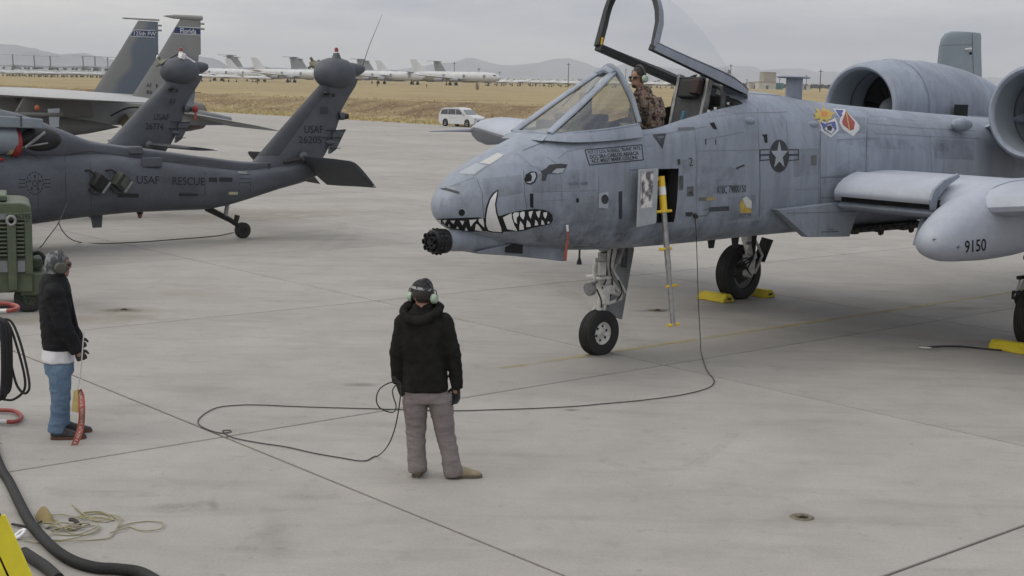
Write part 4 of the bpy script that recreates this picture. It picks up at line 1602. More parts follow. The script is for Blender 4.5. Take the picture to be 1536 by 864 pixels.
# ---- main gear
for s in (-1, 1):
    mg = empty('main_gear')
    mg.parent = jet
    c = Vector((5.35, s * 2.62, .435))
    wheel('wheel', c, .455, .29, mg, .25, mat('rim_grey', (.17, .17, .17), .5, var=.4, scale=8) if s > 0 else WGEAR, n=52, tread=5)
    yi = c.y - s * .26     # leg stands inboard of the wheel
    if s < 0:
        yi = c.y + .26
    mb = MB().tube([(5.35, yi, .44), (5.36, yi, .72)], [.055, .06], 12).tube([(5.36, yi, .68), (5.40, s * 2.55, 1.10), (5.42, s * 2.58, 1.65)], [.085, .10, .10], 16)
    mb.tube([(5.35, yi, .435), (5.35, c.y, .435)], .06, 12)
    mb.build('strut', WGEAR, mg)
    mb = MB().tube([(5.42, yi, .98), (5.62, yi, .72), (5.44, yi, .44)], .024, 7).tube([(5.30, yi, .95), (5.18, yi, .70), (5.30, yi, .50)], .016, 7)
    mb.build('torque_link', WGEAR, mg)
    mb = MB()
    for k in range(4):
        mb.tube(spline([(5.26 + .03 * k, yi - .10, 1.40), (5.18 + .03 * k, yi - .13, 1.0), (5.24, yi - .12, .74), (5.14 - .05 * k, yi - .10, .55 + .05 * k), (5.30, yi - .05, .42)], 5), .012, 6)
    mb.build('hydraulic_line', COCK, mg)
    mb = MB().box((5.24, yi - .02, .70), (.12, .16, .12)).box((5.22, yi - .04, .95), (.16, .05, .05)).box((5.30, yi - .06, 1.22), (.10, .06, .06))
    mb.build('brake_block', COCK if s < 0 else STEEL, mg, bevel=.01)
    mb = MB().lathe([(-.11, .0), (-.11, .10), (-.05, .17), (.10, .17)], (5.35, c.y + (.02 if s < 0 else -.02), .435), (0, 1, 0), 24, caps=False)
    mb.build('brake_drum', mat('brake_dark', (.03, .03, .03), .6), mg)
    mb = MB().add([(5.62, c.y - .30, .62), (5.74, c.y - .36, .98), (5.78, c.y - .10, 1.0), (5.66, c.y - .04, .62), (5.64, c.y - .30, .61), (5.76, c.y - .36, .97), (5.80, c.y - .10, .99), (5.68, c.y - .04, .61)],
                  [(0, 1, 2, 3), (7, 6, 5, 4), (0, 4, 5, 1), (1, 5, 6, 2), (2, 6, 7, 3), (3, 7, 4, 0)])
    mb.build('torque_guard', COCK, mg)
    MB().bb(5.62, 5.98, c.y - .20, c.y - .16, 1.15, 1.62).build('gear_door', mat('door_grey', (.12, .13, .135)), mg, bevel=.01)

# ---- boarding ladder, its bay door with painted panel
ld = empty('boarding_ladder')
ld.parent = jet
LT, LB = Vector((-.06, -.60, 2.33)), Vector((-.045, -.88, .56))
MB().tube([LT, LT.lerp(LB, .24)], .045, 12).build('upper_tube', YEL, ld)
MB().tube([LT.lerp(LB, .07), LT.lerp(LB, .125)], .047, 12).build('white_band', WHITEP, ld)
MB().tube([LT.lerp(LB, .22), LT.lerp(LB, .62)], .035, 10).build('middle_tube', STEEL, ld)
MB().tube([LT.lerp(LB, .60), LB], .03, 10).build('lower_tube', STEEL, ld)
for t, a, c in ((.02, -.14, .02), (.235, -.13, .13), (.485, -.12, .08), (.735, -.06, .13), (.995, -.10, .10)):
    p = LT.lerp(LB, t)
    MB().tube([p + Vector((a, 0, 0)), p + Vector((c, 0, .004))], .018, 8).build('rung', YEL, ld)
dr = empty('ladder_door')
dr.parent = jet
hx, hy = -.19, -.65
d1 = Vector((-.42, -.10, 0))
mb = MB().add([Vector((hx, hy, 1.80)), Vector((hx, hy, 2.43)), Vector((hx, hy, 2.43)) + d1, Vector((hx, hy, 1.74)) + d1], [(0, 1, 2, 3)])
sol = []
nrm = Vector((-d1.y, d1.x, 0)).normalized() * .025
if nrm.y > 0:
    nrm = -nrm
q = [Vector((hx, hy, 1.78)), Vector((hx, hy, 2.43)), Vector((hx, hy, 2.43)) + d1, Vector((hx, hy, 1.76)) + d1]
MB().add(q + [p + nrm for p in q], [(3, 2, 1, 0), (4, 5, 6, 7), (0, 1, 5, 4), (1, 2, 6, 5), (2, 3, 7, 6), (3, 0, 4, 7)]).build('door_panel', mat('door_pale', (.34, .365, .38), .5, var=.2, scale=5), dr, bevel=.005)
art = mat('faded_panel_art', (.62, .60, .58), .6, col2=(.10, .09, .10), scale=9, lo=.42, hi=.56, detail=4, stretch=(1, 1, .8))
ua = -d1.normalized()
o0 = Vector((hx, hy, 0)) + d1 + nrm * 1.15
pa = [o0 + ua * .03 + Vector((0, 0, 1.98)), o0 + ua * .31 + Vector((0, 0, 1.98)), o0 + ua * .31 + Vector((0, 0, 2.40)), o0 + ua * .03 + Vector((0, 0, 2.40))]
MB().add(pa, [(0, 1, 2, 3)]).build('faded_art', art, dr, smooth=False)

# ---- markings laid on the skin
HB = bvh_of([fus])


def film(name, col, a_hi, scale, lo=.40, hi=.70):
    m = bpy.data.materials.new(name)
    m.use_nodes = True
    N, L = m.node_tree.nodes, m.node_tree.links
    b = N['Principled BSDF']
    b.inputs['Base Color'].default_value = tuple(col) + (1,)
    b.inputs['Roughness'].default_value = .7
    t = N.new('ShaderNodeTexCoord')
    n = N.new('ShaderNodeTexNoise')
    n.inputs['Scale'].default_value = scale
    n.inputs['Detail'].default_value = 7
    n.inputs['Roughness'].default_value = .7
    L.new(t.outputs['Object'], n.inputs['Vector'])
    r = N.new('ShaderNodeMapRange')
    for i, x in enumerate((lo, hi, 0.0, a_hi)):
        r.inputs[i + 1].default_value = x
    L.new(n.outputs['Fac'], r.inputs[0])
    L.new(r.outputs[0], b.inputs['Alpha'])
    return m


GRIME = film('oily_grime', (.05, .05, .052), .28, 4.5, .44, .74)
TOUCH = film('touch_up_paint', (.31, .35, .41), .30, 2.2, .30, .60)
TOUCHD = film('darker_touch_up', (.15, .17, .20), .25, 2.2, .30, .60)
for q in ([(792, 300), (850, 288), (930, 300), (945, 345), (930, 368), (850, 374), (800, 360)], [(1225, 290), (1240, 262), (1275, 240), (1298, 228), (1296, 250), (1262, 268), (1232, 278)], [(1010, 240), (1075, 238), (1120, 262), (1110, 285), (1060, 292), (1016, 280)],
          [(830, 355), (1000, 345), (1160, 328), (1170, 342), (1000, 366), (850, 378)], [(1235, 210), (1300, 205), (1420, 215), (1425, 228), (1300, 222)], [(690, 340), (760, 355), (830, 352), (820, 364), (760, 360)], [(660, 280), (700, 275), (720, 300), (700, 318), (660, 318)]):
    decal([q], HB, 'grime_patch', GRIME, jet, .0022, 5)
for q in ([(1049, 230), (1136, 226), (1136, 280), (1049, 284)], [(1140, 285), (1186, 282), (1186, 312), (1140, 316)], [(1304, 172), (1390, 182), (1388, 204), (1303, 198)], [(870, 290), (908, 287), (908, 330), (872, 334)], [(1058, 160), (1120, 152), (1122, 170), (1062, 178)], [(960, 205), (1010, 198), (1012, 215), (962, 222)]):
    decal([q], HB, 'touch_up_panel', TOUCH, jet, .0016, 6)
for q in ([(796, 262), (868, 254), (870, 283), (798, 290)], [(1190, 226), (1228, 224), (1228, 262), (1190, 266)], [(1092, 296), (1134, 292), (1134, 326), (1092, 331)], [(1234, 172), (1298, 176), (1298, 200), (1234, 200)], [(724, 268), (782, 262), (784, 290), (728, 300)], [(1400, 208), (1460, 212), (1462, 240), (1402, 238)]):
    decal([q], HB, 'touch_up_panel', TOUCHD, jet, .0016, 6)


def Z1(p):
    return [(620 + x / 3.6, 180 + y / 3.6) for x, y in p]


def ZM(p):
    return [(630 + x / 6.982, 280 + y / 6.982) for x, y in p]


def Z3(p):
    return [(1000 + x / 3.456, 140 + y / 3.456) for x, y in p]


mouth = ZM([(150, 338), (220, 334), (300, 331), (450, 325), (610, 320), (680, 330), (850, 302), (900, 285), (1000, 260), (1100, 242), (1200, 232), (1290, 240), (1350, 262), (1385, 300), (1390, 350), (1365, 390), (1300, 405), (1200, 425), (1100, 455), (1050, 466), (980, 466), (860, 470), (760, 472), (690, 462), (600, 467), (520, 469), (440, 456), (360, 440), (280, 421), (230, 406), (190, 380)])
decal([mouth], HB, 'painted_mouth', BLACK, jet, .004, 4)['kind'] = 'stuff'
tusk_o = ZM([(822, 28), (762, 66), (720, 130), (690, 215), (674, 320), (676, 410), (700, 462), (760, 476), (870, 482), (868, 430), (835, 345), (808, 265), (798, 185), (810, 110)])
decal([tusk_o], HB, 'tusk_outline', BLACK, jet, .006, 4)
tusk = ZM([(806, 50), (770, 84), (735, 134), (706, 222), (690, 320), (691, 400), (715, 450), (760, 463), (852, 470), (848, 430), (815, 342), (790, 262), (782, 182), (795, 110)])
decal([tusk], HB, 'tusk', WHITEP, jet, .0085, 4)
teeth = [[(180, 345), (220, 342), (222, 385)], [(240, 347), (285, 345), (262, 385)], [(318, 352), (370, 350), (352, 388)], [(418, 352), (465, 355), (445, 400)],
         [(515, 345), (595, 340), (560, 375), (530, 415)], [(612, 335), (660, 330), (668, 380), (672, 425), (640, 395), (615, 365)],
         [(295, 415), (320, 413), (305, 385)], [(378, 435), (412, 437), (392, 408)], [(470, 455), (502, 457), (482, 420)], [(575, 450), (655, 460), (610, 395), (585, 385)],
         [(865, 320), (955, 275), (960, 330), (985, 400), (1018, 460), (910, 440)], [(968, 290), (985, 268), (1032, 268), (1030, 300), (1008, 330), (1015, 388), (985, 365)],
         [(1042, 275), (1065, 260), (1090, 258), (1093, 300), (1078, 345), (1048, 310)], [(1135, 262), (1180, 252), (1165, 300), (1155, 335), (1138, 300)],
         [(1210, 262), (1258, 248), (1250, 300), (1240, 330), (1222, 300)], [(1288, 270), (1328, 265), (1325, 300), (1308, 335), (1290, 305)],
         [(1038, 450), (1085, 445), (1080, 400), (1048, 355), (1038, 400)], [(1110, 420), (1158, 415), (1150, 380), (1120, 345), (1112, 380)], [(1198, 405), (1235, 400), (1225, 365), (1205, 343)],
         [(1265, 395), (1302, 395), (1290, 360), (1270, 343)], [(1330, 385), (1355, 380), (1348, 362), (1335, 365)]]
for t in teeth:
    decal([ZM(t)], HB, 'tooth', WHITEP, jet, .0075, 5)
nostril = [(630 + (438 + 34 * math.cos(a)) / 6.982, 280 + (270 + 36 * math.sin(a)) / 6.982) for a in np.linspace(0, 2 * PI, 18)[:-1]]
decal([[(630 + (446 + 44 * math.cos(a)) / 6.982, 280 + (268 + 42 * math.sin(a)) / 6.982) for a in np.linspace(0, 2 * PI, 18)[:-1]]], HB, 'nose_window_ring', PALE, jet, .003, 4)
decal([nostril], HB, 'nose_window', BLACK, jet, .005, 4)
decal([Z1([(598, 320), (608, 294), (636, 278), (664, 280), (670, 305), (656, 336), (632, 350), (606, 343)])], HB, 'eye_outline', BLACK, jet, .004, 4)
decal([Z1([(606, 336), (636, 330), (640, 305), (630, 288), (655, 284), (662, 304), (650, 330), (630, 343)])], HB, 'eye_white', PALE, jet, .006, 4)
decal([Z1([(612, 318), (622, 308), (634, 312), (634, 326), (622, 332)])], HB, 'pupil', BLACK, jet, .008, 4)
decal([Z1([(660, 258), (690, 275), (715, 262), (735, 242), (790, 236), (833, 240), (815, 275), (790, 292), (750, 290), (725, 292), (712, 328), (692, 330), (695, 295), (685, 275)])], HB, 'eyebrow', DKGREY, jet, .004, 4)
decal([Z1([(745, 285), (770, 264), (820, 260), (805, 282), (780, 290)])], HB, 'eyebrow_fill', PALE, jet, .006, 4)
decal([Z1([(140, 372), (175, 366), (250, 388), (248, 402), (190, 385)])], HB, 'nose_stripe', DKGREY, jet, .003, 4)
# name plate
decal([strip(Z1([(926, 162), (1232, 134)]), 1.5), strip(Z1([(950, 243), (1242, 215)]), 1.5), strip(Z1([(926, 161), (950, 244)]), 1.5), strip(Z1([(1232, 133), (1242, 216)]), 1.5)], HB, 'name_plate_border', DKGREY, jet, .004, 8)
text_on('PLT LT COL RUSSELL "RUNE" PETE', Z1([(940, 167), (1224, 142), (1227, 160), (946, 185)]), HB, 'name_lettering', DKGREY, jet, .004, .012)
text_on('DCC SRA CARLOS ABARCA', Z1([(950, 190), (1214, 168), (1217, 188), (955, 210)]), HB, 'name_lettering', DKGREY, jet, .004, .02)
text_on('ACC MSGT MARK COLLINS', Z1([(958, 213), (1208, 192), (1211, 211), (962, 233)]), HB, 'name_lettering', DKGREY, jet, .004, .02)
decal([strip(Z1([(1296, 82), (1362, 74), (1344, 152), (1296, 82)]), 2.2)], HB, 'warning_triangle', DKGREY, jet, .004, 6)
decal([Z1([(1312, 90), (1352, 86), (1342, 125)])], HB, 'warning_triangle_fill', MIDGREY, jet, .004, 6)
text_on('2', Z1([(1486, 204), (1508, 202), (1510, 247), (1488, 249)]), HB, 'stencil_figure', DKGREY, jet, .004)
decal([Z1([(1426, 212), (1440, 210), (1441, 238), (1427, 246)])], HB, 'stencil_mark', DKGREY, jet, .004)
text_on('INTER 4200', Z1([(838, 338), (940, 334), (941, 350), (839, 354)]), HB, 'stencil_lettering', SEAM, jet, .004)
text_on('1', Z1([(878, 424), (892, 423), (893, 444), (879, 446)]), HB, 'stencil_figure', BLACK, jet, .004)
decal([Z1([(1003, 396), (1053, 386), (1052, 478), (1000, 474)])], HB, 'access_plate', PALE, jet, .003)
decal([[(620 + (1033 + 20 * math.cos(a)) / 3.6, 180 + (428 + 26 * math.sin(a)) / 3.6) for a in np.linspace(0, 2 * PI, 16)[:-1]]], HB, 'vent_disc', DKGREY, jet, .005)
decal([Z1([(1107, 386), (1127, 384), (1127, 533), (1109, 534)])], HB, 'vent_slit', DKGREY, jet, .004)
decal([Z1([(628, 398), (647, 397), (648, 475), (630, 470)])], HB, 'vent_slit', BLACK, jet, .004)
decal([Z1([(1436, 300), (1456, 300), (1454, 378), (1434, 380)])], HB, 'dark_panel', MIDGREY, jet, .004)
decal([Z1([(1477, 362), (1512, 358), (1512, 412), (1478, 412)])], HB, 'dark_panel', MIDGREY, jet, .004)
# national star with bars
def circ(cx, cy, rx, ry, n=28):
    return [(cx + rx * math.cos(a), cy + ry * math.sin(a)) for a in np.linspace(0, 2 * PI, n + 1)[:-1]]


decal([Z3(circ(582, 325, 51, 85))], HB, 'roundel_disc', DKGREY, jet, .004)
for (x0, x1) in ((481, 532), (632, 683)):
    decal([strip(Z3([(x0, 293), (x1, 291)]), 1.5), strip(Z3([(x0, 348), (x1, 344)]), 1.5), strip(Z3([(x0, 320), (x1, 318)]), 2.6), strip(Z3([(x0 + (2 if x0 < 500 else 50), 291), (x0 + (2 if x0 < 500 else 50), 347)]), 1.5)], HB, 'roundel_bar', DKGREY, jet, .005)
st = []
for k in range(10):
    a = -PI / 2 + PI * k / 5
    r = 1.0 if k % 2 == 0 else .40
    st.append((582 + 46 * r * math.cos(a), 322 + 76 * r * math.sin(a)))
decal([Z3(st)], HB, 'roundel_star', PALE, jet, .0065)
text_on('A10C 79000150', Z3([(258, 478), (410, 473), (411, 512), (259, 525)]), HB, 'serial_lettering', DKGREY, jet, .004, .012)
for p in ([(747, 322), (776, 320), (776, 372), (747, 374)], [(104, 484), (138, 482), (138, 532), (104, 534)], [(62, 428), (86, 426), (85, 500), (64, 502)]):
    decal([Z3(p)], HB, 'dark_panel', mat('olive_panel', (.10, .105, .10), .6), jet, .004)
decal([Z3([(166, 540), (205, 538), (205, 556), (166, 557)])], HB, 'dark_label', mat('olive_panel', (.10, .105, .10)), jet, .004)
decal([Z3([(205, 538), (250, 534), (250, 553), (205, 556)])], HB, 'tan_label', mat('tan_label', (.32, .27, .12), .6, var=.3), jet, .004)
decal([Z3([(378, 570), (400, 540), (412, 535), (440, 560), (437, 620), (378, 620)])], HB, 'emblem_ground', mat('emblem_yellow', (.46, .34, .08), .6, var=.3, scale=20), jet, .004)
decal([Z3([(392, 545), (412, 533), (440, 560), (438, 596), (412, 590)])], HB, 'emblem_white', mat('emblem_white', (.48, .48, .48), .6), jet, .0055)
text_on('ACT 14', Z3([(375, 626), (435, 622), (435, 636), (375, 640)]), HB, 'small_lettering', DKGREY, jet, .004)
decal([strip(Z3([(222, 592), (322, 586), (322, 606), (222, 612), (222, 592)]), .9), strip(Z3([(190, 606), (215, 598), (222, 614), (205, 634), (168, 636)]), .9)], HB, 'arrow_marking', DKGREY, jet, .004)
text_on('ELECTRICAL', Z3([(228, 594), (316, 589), (316, 604), (228, 609)]), HB, 'small_lettering', SEAM, jet, .004)
for p in ([(245, 150), (262, 187), (242, 185), (222, 155)], [(494, 214), (520, 212), (522, 256), (508, 256), (503, 228)]):
    decal([Z3(p)], HB, 'air_slot', HOLE, jet, .004)
for p in ([(198, 238), (204, 236), (205, 264), (199, 266)], [(250, 238), (255, 236), (256, 264), (251, 266)], [(360, 384), (400, 368), (405, 376), (372, 390), (366, 396), (358, 390)], [(96, 616), (135, 616), (135, 630), (120, 640), (98, 635)]):
    decal([Z3(p)], HB, 'stencil_mark', DKGREY, jet, .004)
decal([strip(Z3([(58, 180), (142, 176), (142, 188), (58, 192), (58, 180)]), .8)], HB, 'rescue_label', SEAM, jet, .004)
# wing shields on the shoulder
EW, EB, EY, ER = mat('emblem_white', (.46, .46, .46)), mat('emblem_blue', (.07, .09, .26), .6, var=.2), mat('emblem_yellow', (.55, .38, .04)), mat('emblem_red', (.30, .06, .05), .6, var=.2)
decal([Z3([(783, 140), (800, 178), (796, 192), (850, 230), (892, 192), (884, 150), (872, 128), (850, 140), (820, 150)])], HB, 'shield', EW, jet, .004)
decal([Z3([(790, 146), (806, 176), (812, 192), (852, 216), (880, 186), (872, 146), (850, 150), (820, 158)])], HB, 'shield_field', EB, jet, .006)
decal([Z3([(816, 186), (852, 212), (868, 190), (848, 160), (830, 168)])], HB, 'shield_centre', EW, jet, .0075)
sb = []
for k in range(18):
    a = 2 * PI * k / 18 - .2
    r = (64, 36)[(k * 7) % 2] * (1 + .18 * math.sin(k * 2.3))
    sb.append((812 + r * math.cos(a), 113 + r * .72 * math.sin(a)))
decal([Z3(sb)], HB, 'sunburst', EY, jet, .008)
decal([Z3(circ(816, 108, 16, 14, 12))], HB, 'sunburst_centre', mat('emblem_orange', (.48, .16, .04), .6), jet, .0095)
decal([Z3([(826, 172), (846, 166), (858, 178), (850, 196), (832, 192)])], HB, 'shield_crest', DKGREY, jet, .0095)
decal([Z3([(862, 80), (920, 82), (985, 150), (998, 168), (996, 190), (966, 224), (912, 186), (893, 150), (898, 132)])], HB, 'shield', EW, jet, .004)
decal([Z3([(872, 86), (914, 88), (908, 118), (898, 128)])], HB, 'shield_field', EB, jet, .006)
decal([Z3([(928, 92), (975, 152), (968, 188), (950, 194), (912, 165), (908, 146)])], HB, 'shield_diamond', ER, jet, .006)
decal([strip(Z3([(930, 104), (946, 192)]), 1.6)], HB, 'shield_bar', EY, jet, .0075)
# seams
strips([Z3([(800, 130), (795, 300), (795, 435), (796, 610)]), Z3([(800, 437), (1005, 430), (1000, 606), (796, 612)]), Z3([(798, 540), (940, 545)]), Z3([(1040, 100), (1035, 270), (1032, 410)]), Z3([(480, 290), (484, 480), (480, 640)]), Z3([(660, 600), (800, 590)]),
        Z1([(595, 270), (600, 400), (612, 480)]), Z1([(1165, 270), (1412, 262)]), Z1([(345, 320), (372, 400), (378, 520)]), Z1([(590, 165), (730, 110), (830, 98)])], 1.0, HB, 'panel_seam', SEAM, jet)['kind'] = 'stuff'
strips([Z3([(145, 180), (155, 300), (155, 640)]), Z3([(160, 300), (480, 292), (640, 290), (795, 288)]), Z3([(620, 140), (630, 300)]), Z3([(470, 80), (478, 290)]), Z3([(800, 435), (1035, 410)]),
        Z3([(420, 0), (560, 10), (720, 26), (900, 50), (1100, 70)]), Z3([(660, 500), (790, 495)]), Z3([(890, 240), (1030, 235), (1106, 232)]), Z3([(200, 240), (400, 200)]),
        Z1([(780, 210), (830, 170), (905, 155), (960, 150)]), Z1([(720, 200), (780, 240), (800, 330)]), Z1([(650, 390), (990, 380)]), Z1([(660, 440), (830, 430)]), Z1([(800, 350), (805, 470)]), Z1([(1000, 300), (1000, 560)]),
        Z1([(240, 282), (330, 300), (490, 190)]), Z1([(200, 360), (330, 310)]), Z1([(560, 180), (640, 250), (690, 262)]), Z1([(520, 390), (590, 385)]),
        [(1046, 155), (1100, 170), (1180, 168)], [(930, 205), (1000, 200), (1060, 190)], [(1310, 200), (1400, 205), (1470, 208)], [(1395, 205), (1398, 262)], [(1300, 185), (1380, 192), (1460, 196)]], .8, HB, 'faint_seam', SEAM2, jet)['kind'] = 'stuff'
# rivets along the main seams
riv = []
rv = random.Random(2)
for (a, c) in ((Z3([(790, 140), (786, 600)])), (Z3([(1045, 110), (1040, 405)])), Z3([(800, 442), (1060, 405)]), Z3([(665, 606), (800, 596)]), Z1([(730, 120), (1190, 12)]), Z1([(604, 280), (616, 470)]), Z1([(372, 330), (386, 510)])):
    a, c = Vector(a), Vector(c)
    n = int((c - a).length / 3.4)
    for i in range(n):
        p = a.lerp(c, (i + .5) / n)
        if rv.random() < .8:
            riv.append([(p.x - .5, p.y - .5), (p.x + .5, p.y - .5), (p.x + .5, p.y + .5), (p.x - .5, p.y + .5)])
decal(riv, HB, 'rivets', SEAM, jet, .0035)['kind'] = 'stuff'
# dorsal receptacle door on the nose
decal([Z1([(236, 288), (325, 296), (392, 248), (340, 232)])], HB, 'refuel_door', PALE, jet, .003, 5)
decal([Z1([(356, 232), (415, 240), (492, 190), (455, 178)])], HB, 'refuel_door', mat('bare_metal_pale', (.40, .40, .39), .5), jet, .003, 5)
# pod number
pods = [o for o in jet.children if o.name.startswith('gear_pod')]
PB = bvh_of(pods)
text_on('9150', [(1447, 361), (1479, 357.5), (1479, 376), (1447, 379.5)], PB, 'pod_number', BLACK, jet, .004, .012)
for p in ((1401, 360), (1437, 371)):
    decal([strip([(p[0] - 3, p[1]), (p[0] + 3, p[1] - 1)], .9), strip([(p[0], p[1] - 3), (p[0], p[1] + 3)], .9)], PB, 'pod_mark', DKGREY, jet, .004)
fa = [o for o in jet.children if o.name.startswith('root_fairing')]
FB = bvh_of(fa)
decal([strip([(1242, 344), (1250, 343.6)], 1.6), strip([(1232, 348), (1258, 347)], 1.6)], FB, 'small_stencil', SEAM, jet, .004)
strips([[(1180, 320), (1283, 317)]], .9, FB, 'panel_seam', SEAM, jet)['kind'] = 'stuff'

# red streamer and tassel hanging under the nose
rs = empty('warning_streamer')
rs.parent = jet
p0 = hull_at(848, 337)
rr = []
for k in range(12):
    t = k / 11
    c = p0 + Vector((.012 * math.sin(6 * t), -.03 - .012 * math.sin(4 * t), -.41 * t))
    w = .019
    rr.append([c + Vector((-w, .0, 0)), c + Vector((w, .008 * math.sin(6 * t), 0)), c + Vector((w, .008 * math.sin(6 * t) + .004, 0)), c + Vector((-w, .004, 0))])
MB().loft(rr[2:]).build('red_ribbon', mat('ribbon_red', (.30, .085, .06), .8, var=.3, scale=30), rs)
MB().loft(rr[:3]).build('white_end', WHITEP, rs)
MB().tube([(-.98, -.2, 1.50), (-.98, -.2, 1.36)], .012, 6).lathe([(0, .012), (-.05, .028), (-.085, .034), (-.085, 0)], (-.98, -.2, 1.37), (0, 0, 1), 10, caps=False).build('drain_tassel', COCK, jet)
# pitot boom on the starboard wing tip
mb = MB().tube([(4.75, 8.45, 2.52), (4.3, 8.45, 2.525), (3.9, 8.45, 2.52), (3.4, 8.45, 2.51)], [.05, .035, .022, .010], 8)
mb.build('pitot_boom', JW, jet)

fins = [o for o in jet.children if o.name.startswith('tail_fin')]
TB = bvh_of(fins)
strips([[(1458, 50), (1461, 140)], [(1413, 68), (1458, 67)]], .8, TB, 'fin_seam', SEAM, jet, .004)['kind'] = 'stuff'
# ================================================================== two grey rescue helicopters
HG = mat('helicopter_grey', (0.088, 0.097, 0.115), .55, col2=(0.056, 0.061, 0.072), scale=1.5, stretch=(.7, 1, 1.3), fine=.07, rvar=.07, lo=.35, hi=.7, spec=.35, bump=.06, bscale=5)
HG2 = mat('helicopter_pale_grey', (0.21, 0.24, 0.275), .5, var=.2, scale=3)
HDK = mat('helicopter_dark_tape', (0.036, 0.041, 0.052), .65, var=.25, scale=5)
HBLK = mat('helicopter_black', (0.010, 0.010, 0.011), .6, var=.3)
HTXT = mat('helicopter_stencil', (0.010, 0.012, 0.016), .7)
HSEAM = mat('helicopter_seam', (0.020, 0.023, 0.029), .7)


def make_helicopter(label, stab_pitch, loc):
    h = empty('rescue_helicopter', loc, PI / 2 - YAW, label, 'helicopter')
    h['group'] = 'grey rescue helicopters parked nose left'
    bpy.context.view_layer.update()
    X = [-13.4, -13.2, -12.6, -11.8, -11.0, -9.5, -7.5, -6.3, -5.3, -4.7, -4.0, -3.2, -2.4, -1.6, -1.0, -.4, 0, .8, 1.6, 1.9]
    HW = [.15, .45, .80, 1.0, 1.12, 1.18, 1.18, 1.10, .92, .80, .66, .55, .50, .46, .43, .39, .36, .30, .21, .12]
    ZB = [1.0, .8, .62, .52, .48, .46, .46, .47, .50, .52, .58, .63, .66, .66, .655, .73, .82, 1.02, 1.20, 1.32]
    ZT = [1.2, 1.4, 1.7, 2.15, 2.3, 2.35, 2.30, 2.2, 2.06, 1.98, 1.94, 1.91, 1.80, 1.69, 1.62, 1.54, 1.50, 1.56, 1.62, 1.60]
    F = [pchip(X, a) for a in (HW, ZB, ZT)]
    rr = []
    for x in list(np.linspace(-13.4, -6.3, 24)) + list(np.linspace(-6.1, 1.9, 44)):
        w, zb, zt = [f(x) for f in F]
        e = 2.5 if x > -6 else 3.2
        rr.append(section(x, w, zb, zt, zb + (zt - zb) * .55, e, e, 40))
    body = MB().loft(rr).build('fuselage', HG, h, angle=50)
    # driveshaft cover along the boom, rising to the engine deck
    TX = [-9.6, -9.0, -8.0, -6.5, -5.2, -4.75, -4.42, -4.0, -3.47, -3.0, -2.2, -1.0, .4, .9]
    TZ = [2.4, 2.8, 2.95, 2.92, 2.72, 2.60, 2.48, 2.32, 2.12, 2.04, 1.94, 1.77, 1.63, 1.66]
    TW = [.5, .72, .80, .80, .66, .60, .54, .44, .33, .28, .24, .21, .18, .15]
    f1, f2 = pchip(TX, TZ), pchip(TX, TW)
    rr = []
    for x in list(np.linspace(-9.6, -5.0, 14)) + list(np.linspace(-4.9, .9, 40)):
        zt, w = f1(x), f2(x)
        zb = F[2](x) - .22
        rr.append(section(x, w, zb, zt, zb + .30, 3.5, 2.6, 28))
    deck = MB().loft(rr).build('driveshaft_cover', HG, h, angle=50)
    # open cavity behind the exhaust, red plug, exhaust box
    MB().sphere((-4.72, -.50, 2.16), .3, 16, 10, (1.75, .62, .82)).build('exhaust_cavity', HBLK, h)
    mb = MB().tube([(-5.05, -.66, 2.02), (-4.55, -.70, 2.10)], .018, 6).tube([(-5.0, -.72, 2.02), (-4.78, -.72, 2.18), (-4.6, -.70, 2.3)], .03, 6)
    mb.build('cavity_linkage', STEEL, h)
    ex = empty('exhaust_module')
    ex.parent = h
    mb = MB().prism([(-8.2, 2.45), (-8.2, 2.70), (-6.5, 2.68), (-4.74, 2.56), (-4.74, 2.38), (-5.3, 2.40), (-6.5, 2.42)], 'y', -.98, -.42)
    mb.build('upper_duct', HG2, ex, bevel=.02)
    MB().bb(-5.18, -5.14, -.99, -.80, 2.42, 2.62).build('duct_rib', HG, ex)
    MB().lathe([(0, .18), (.1, .27), (1.5, .30), (2.4, .26), (2.4, 0)], (-7.6, -.68, 2.17), (1, 0, 0), 24, caps=False).build('engine_barrel', HG2, ex)
    MB().lathe([(0, .22), (.02, .255), (.10, .255), (.12, .2), (.12, 0)], (-5.36, -.66, 2.13), (1, 0, 0), 20, caps=False).build('tan_plug_ring', mat('plug_tan', (.42, .33, .18), .6), ex)
    MB().lathe([(0, .24), (.01, .265), (.13, .265), (.14, .22), (.14, 0)], (-5.25, -.66, 2.11), (1, 0, 0), 20, caps=False).build('red_plug', mat('plug_red', (.26, .02, .018), .6, var=.2), ex)
    MB().sphere((-5.55, -.86, 1.82), .07, 10, 8, (1.6, .5, .6)).build('red_cover', mat('plug_red', (.34, .02, .02)), ex)
    # pylon
    pz = [1.38, 1.58, 1.77, 2.05, 2.31, 2.55, 2.76, 3.05, 3.29, 3.46]
    le = [-.05, .18, .39, .67, .93, 1.18, 1.40, 1.70, 1.95, 2.10]
    te = [1.75, 1.95, 2.10, 2.26, 2.38, 2.47, 2.53, 2.72, 2.90, 2.98]
    th = [.40, .37, .34, .32, .31, .30, .30, .30, .30, .28]
    rr = []
    for z, a, c, t in zip(pz, le, te, th):
        ch = c - a
        rr.append([Vector((a + ch * x, q * t * 3.2, z)) for x, q in airfoil(.30, 12, 0)])
    pyl = MB().loft(rr).build('tail_pylon', HG, h, angle=50)
    rr = []
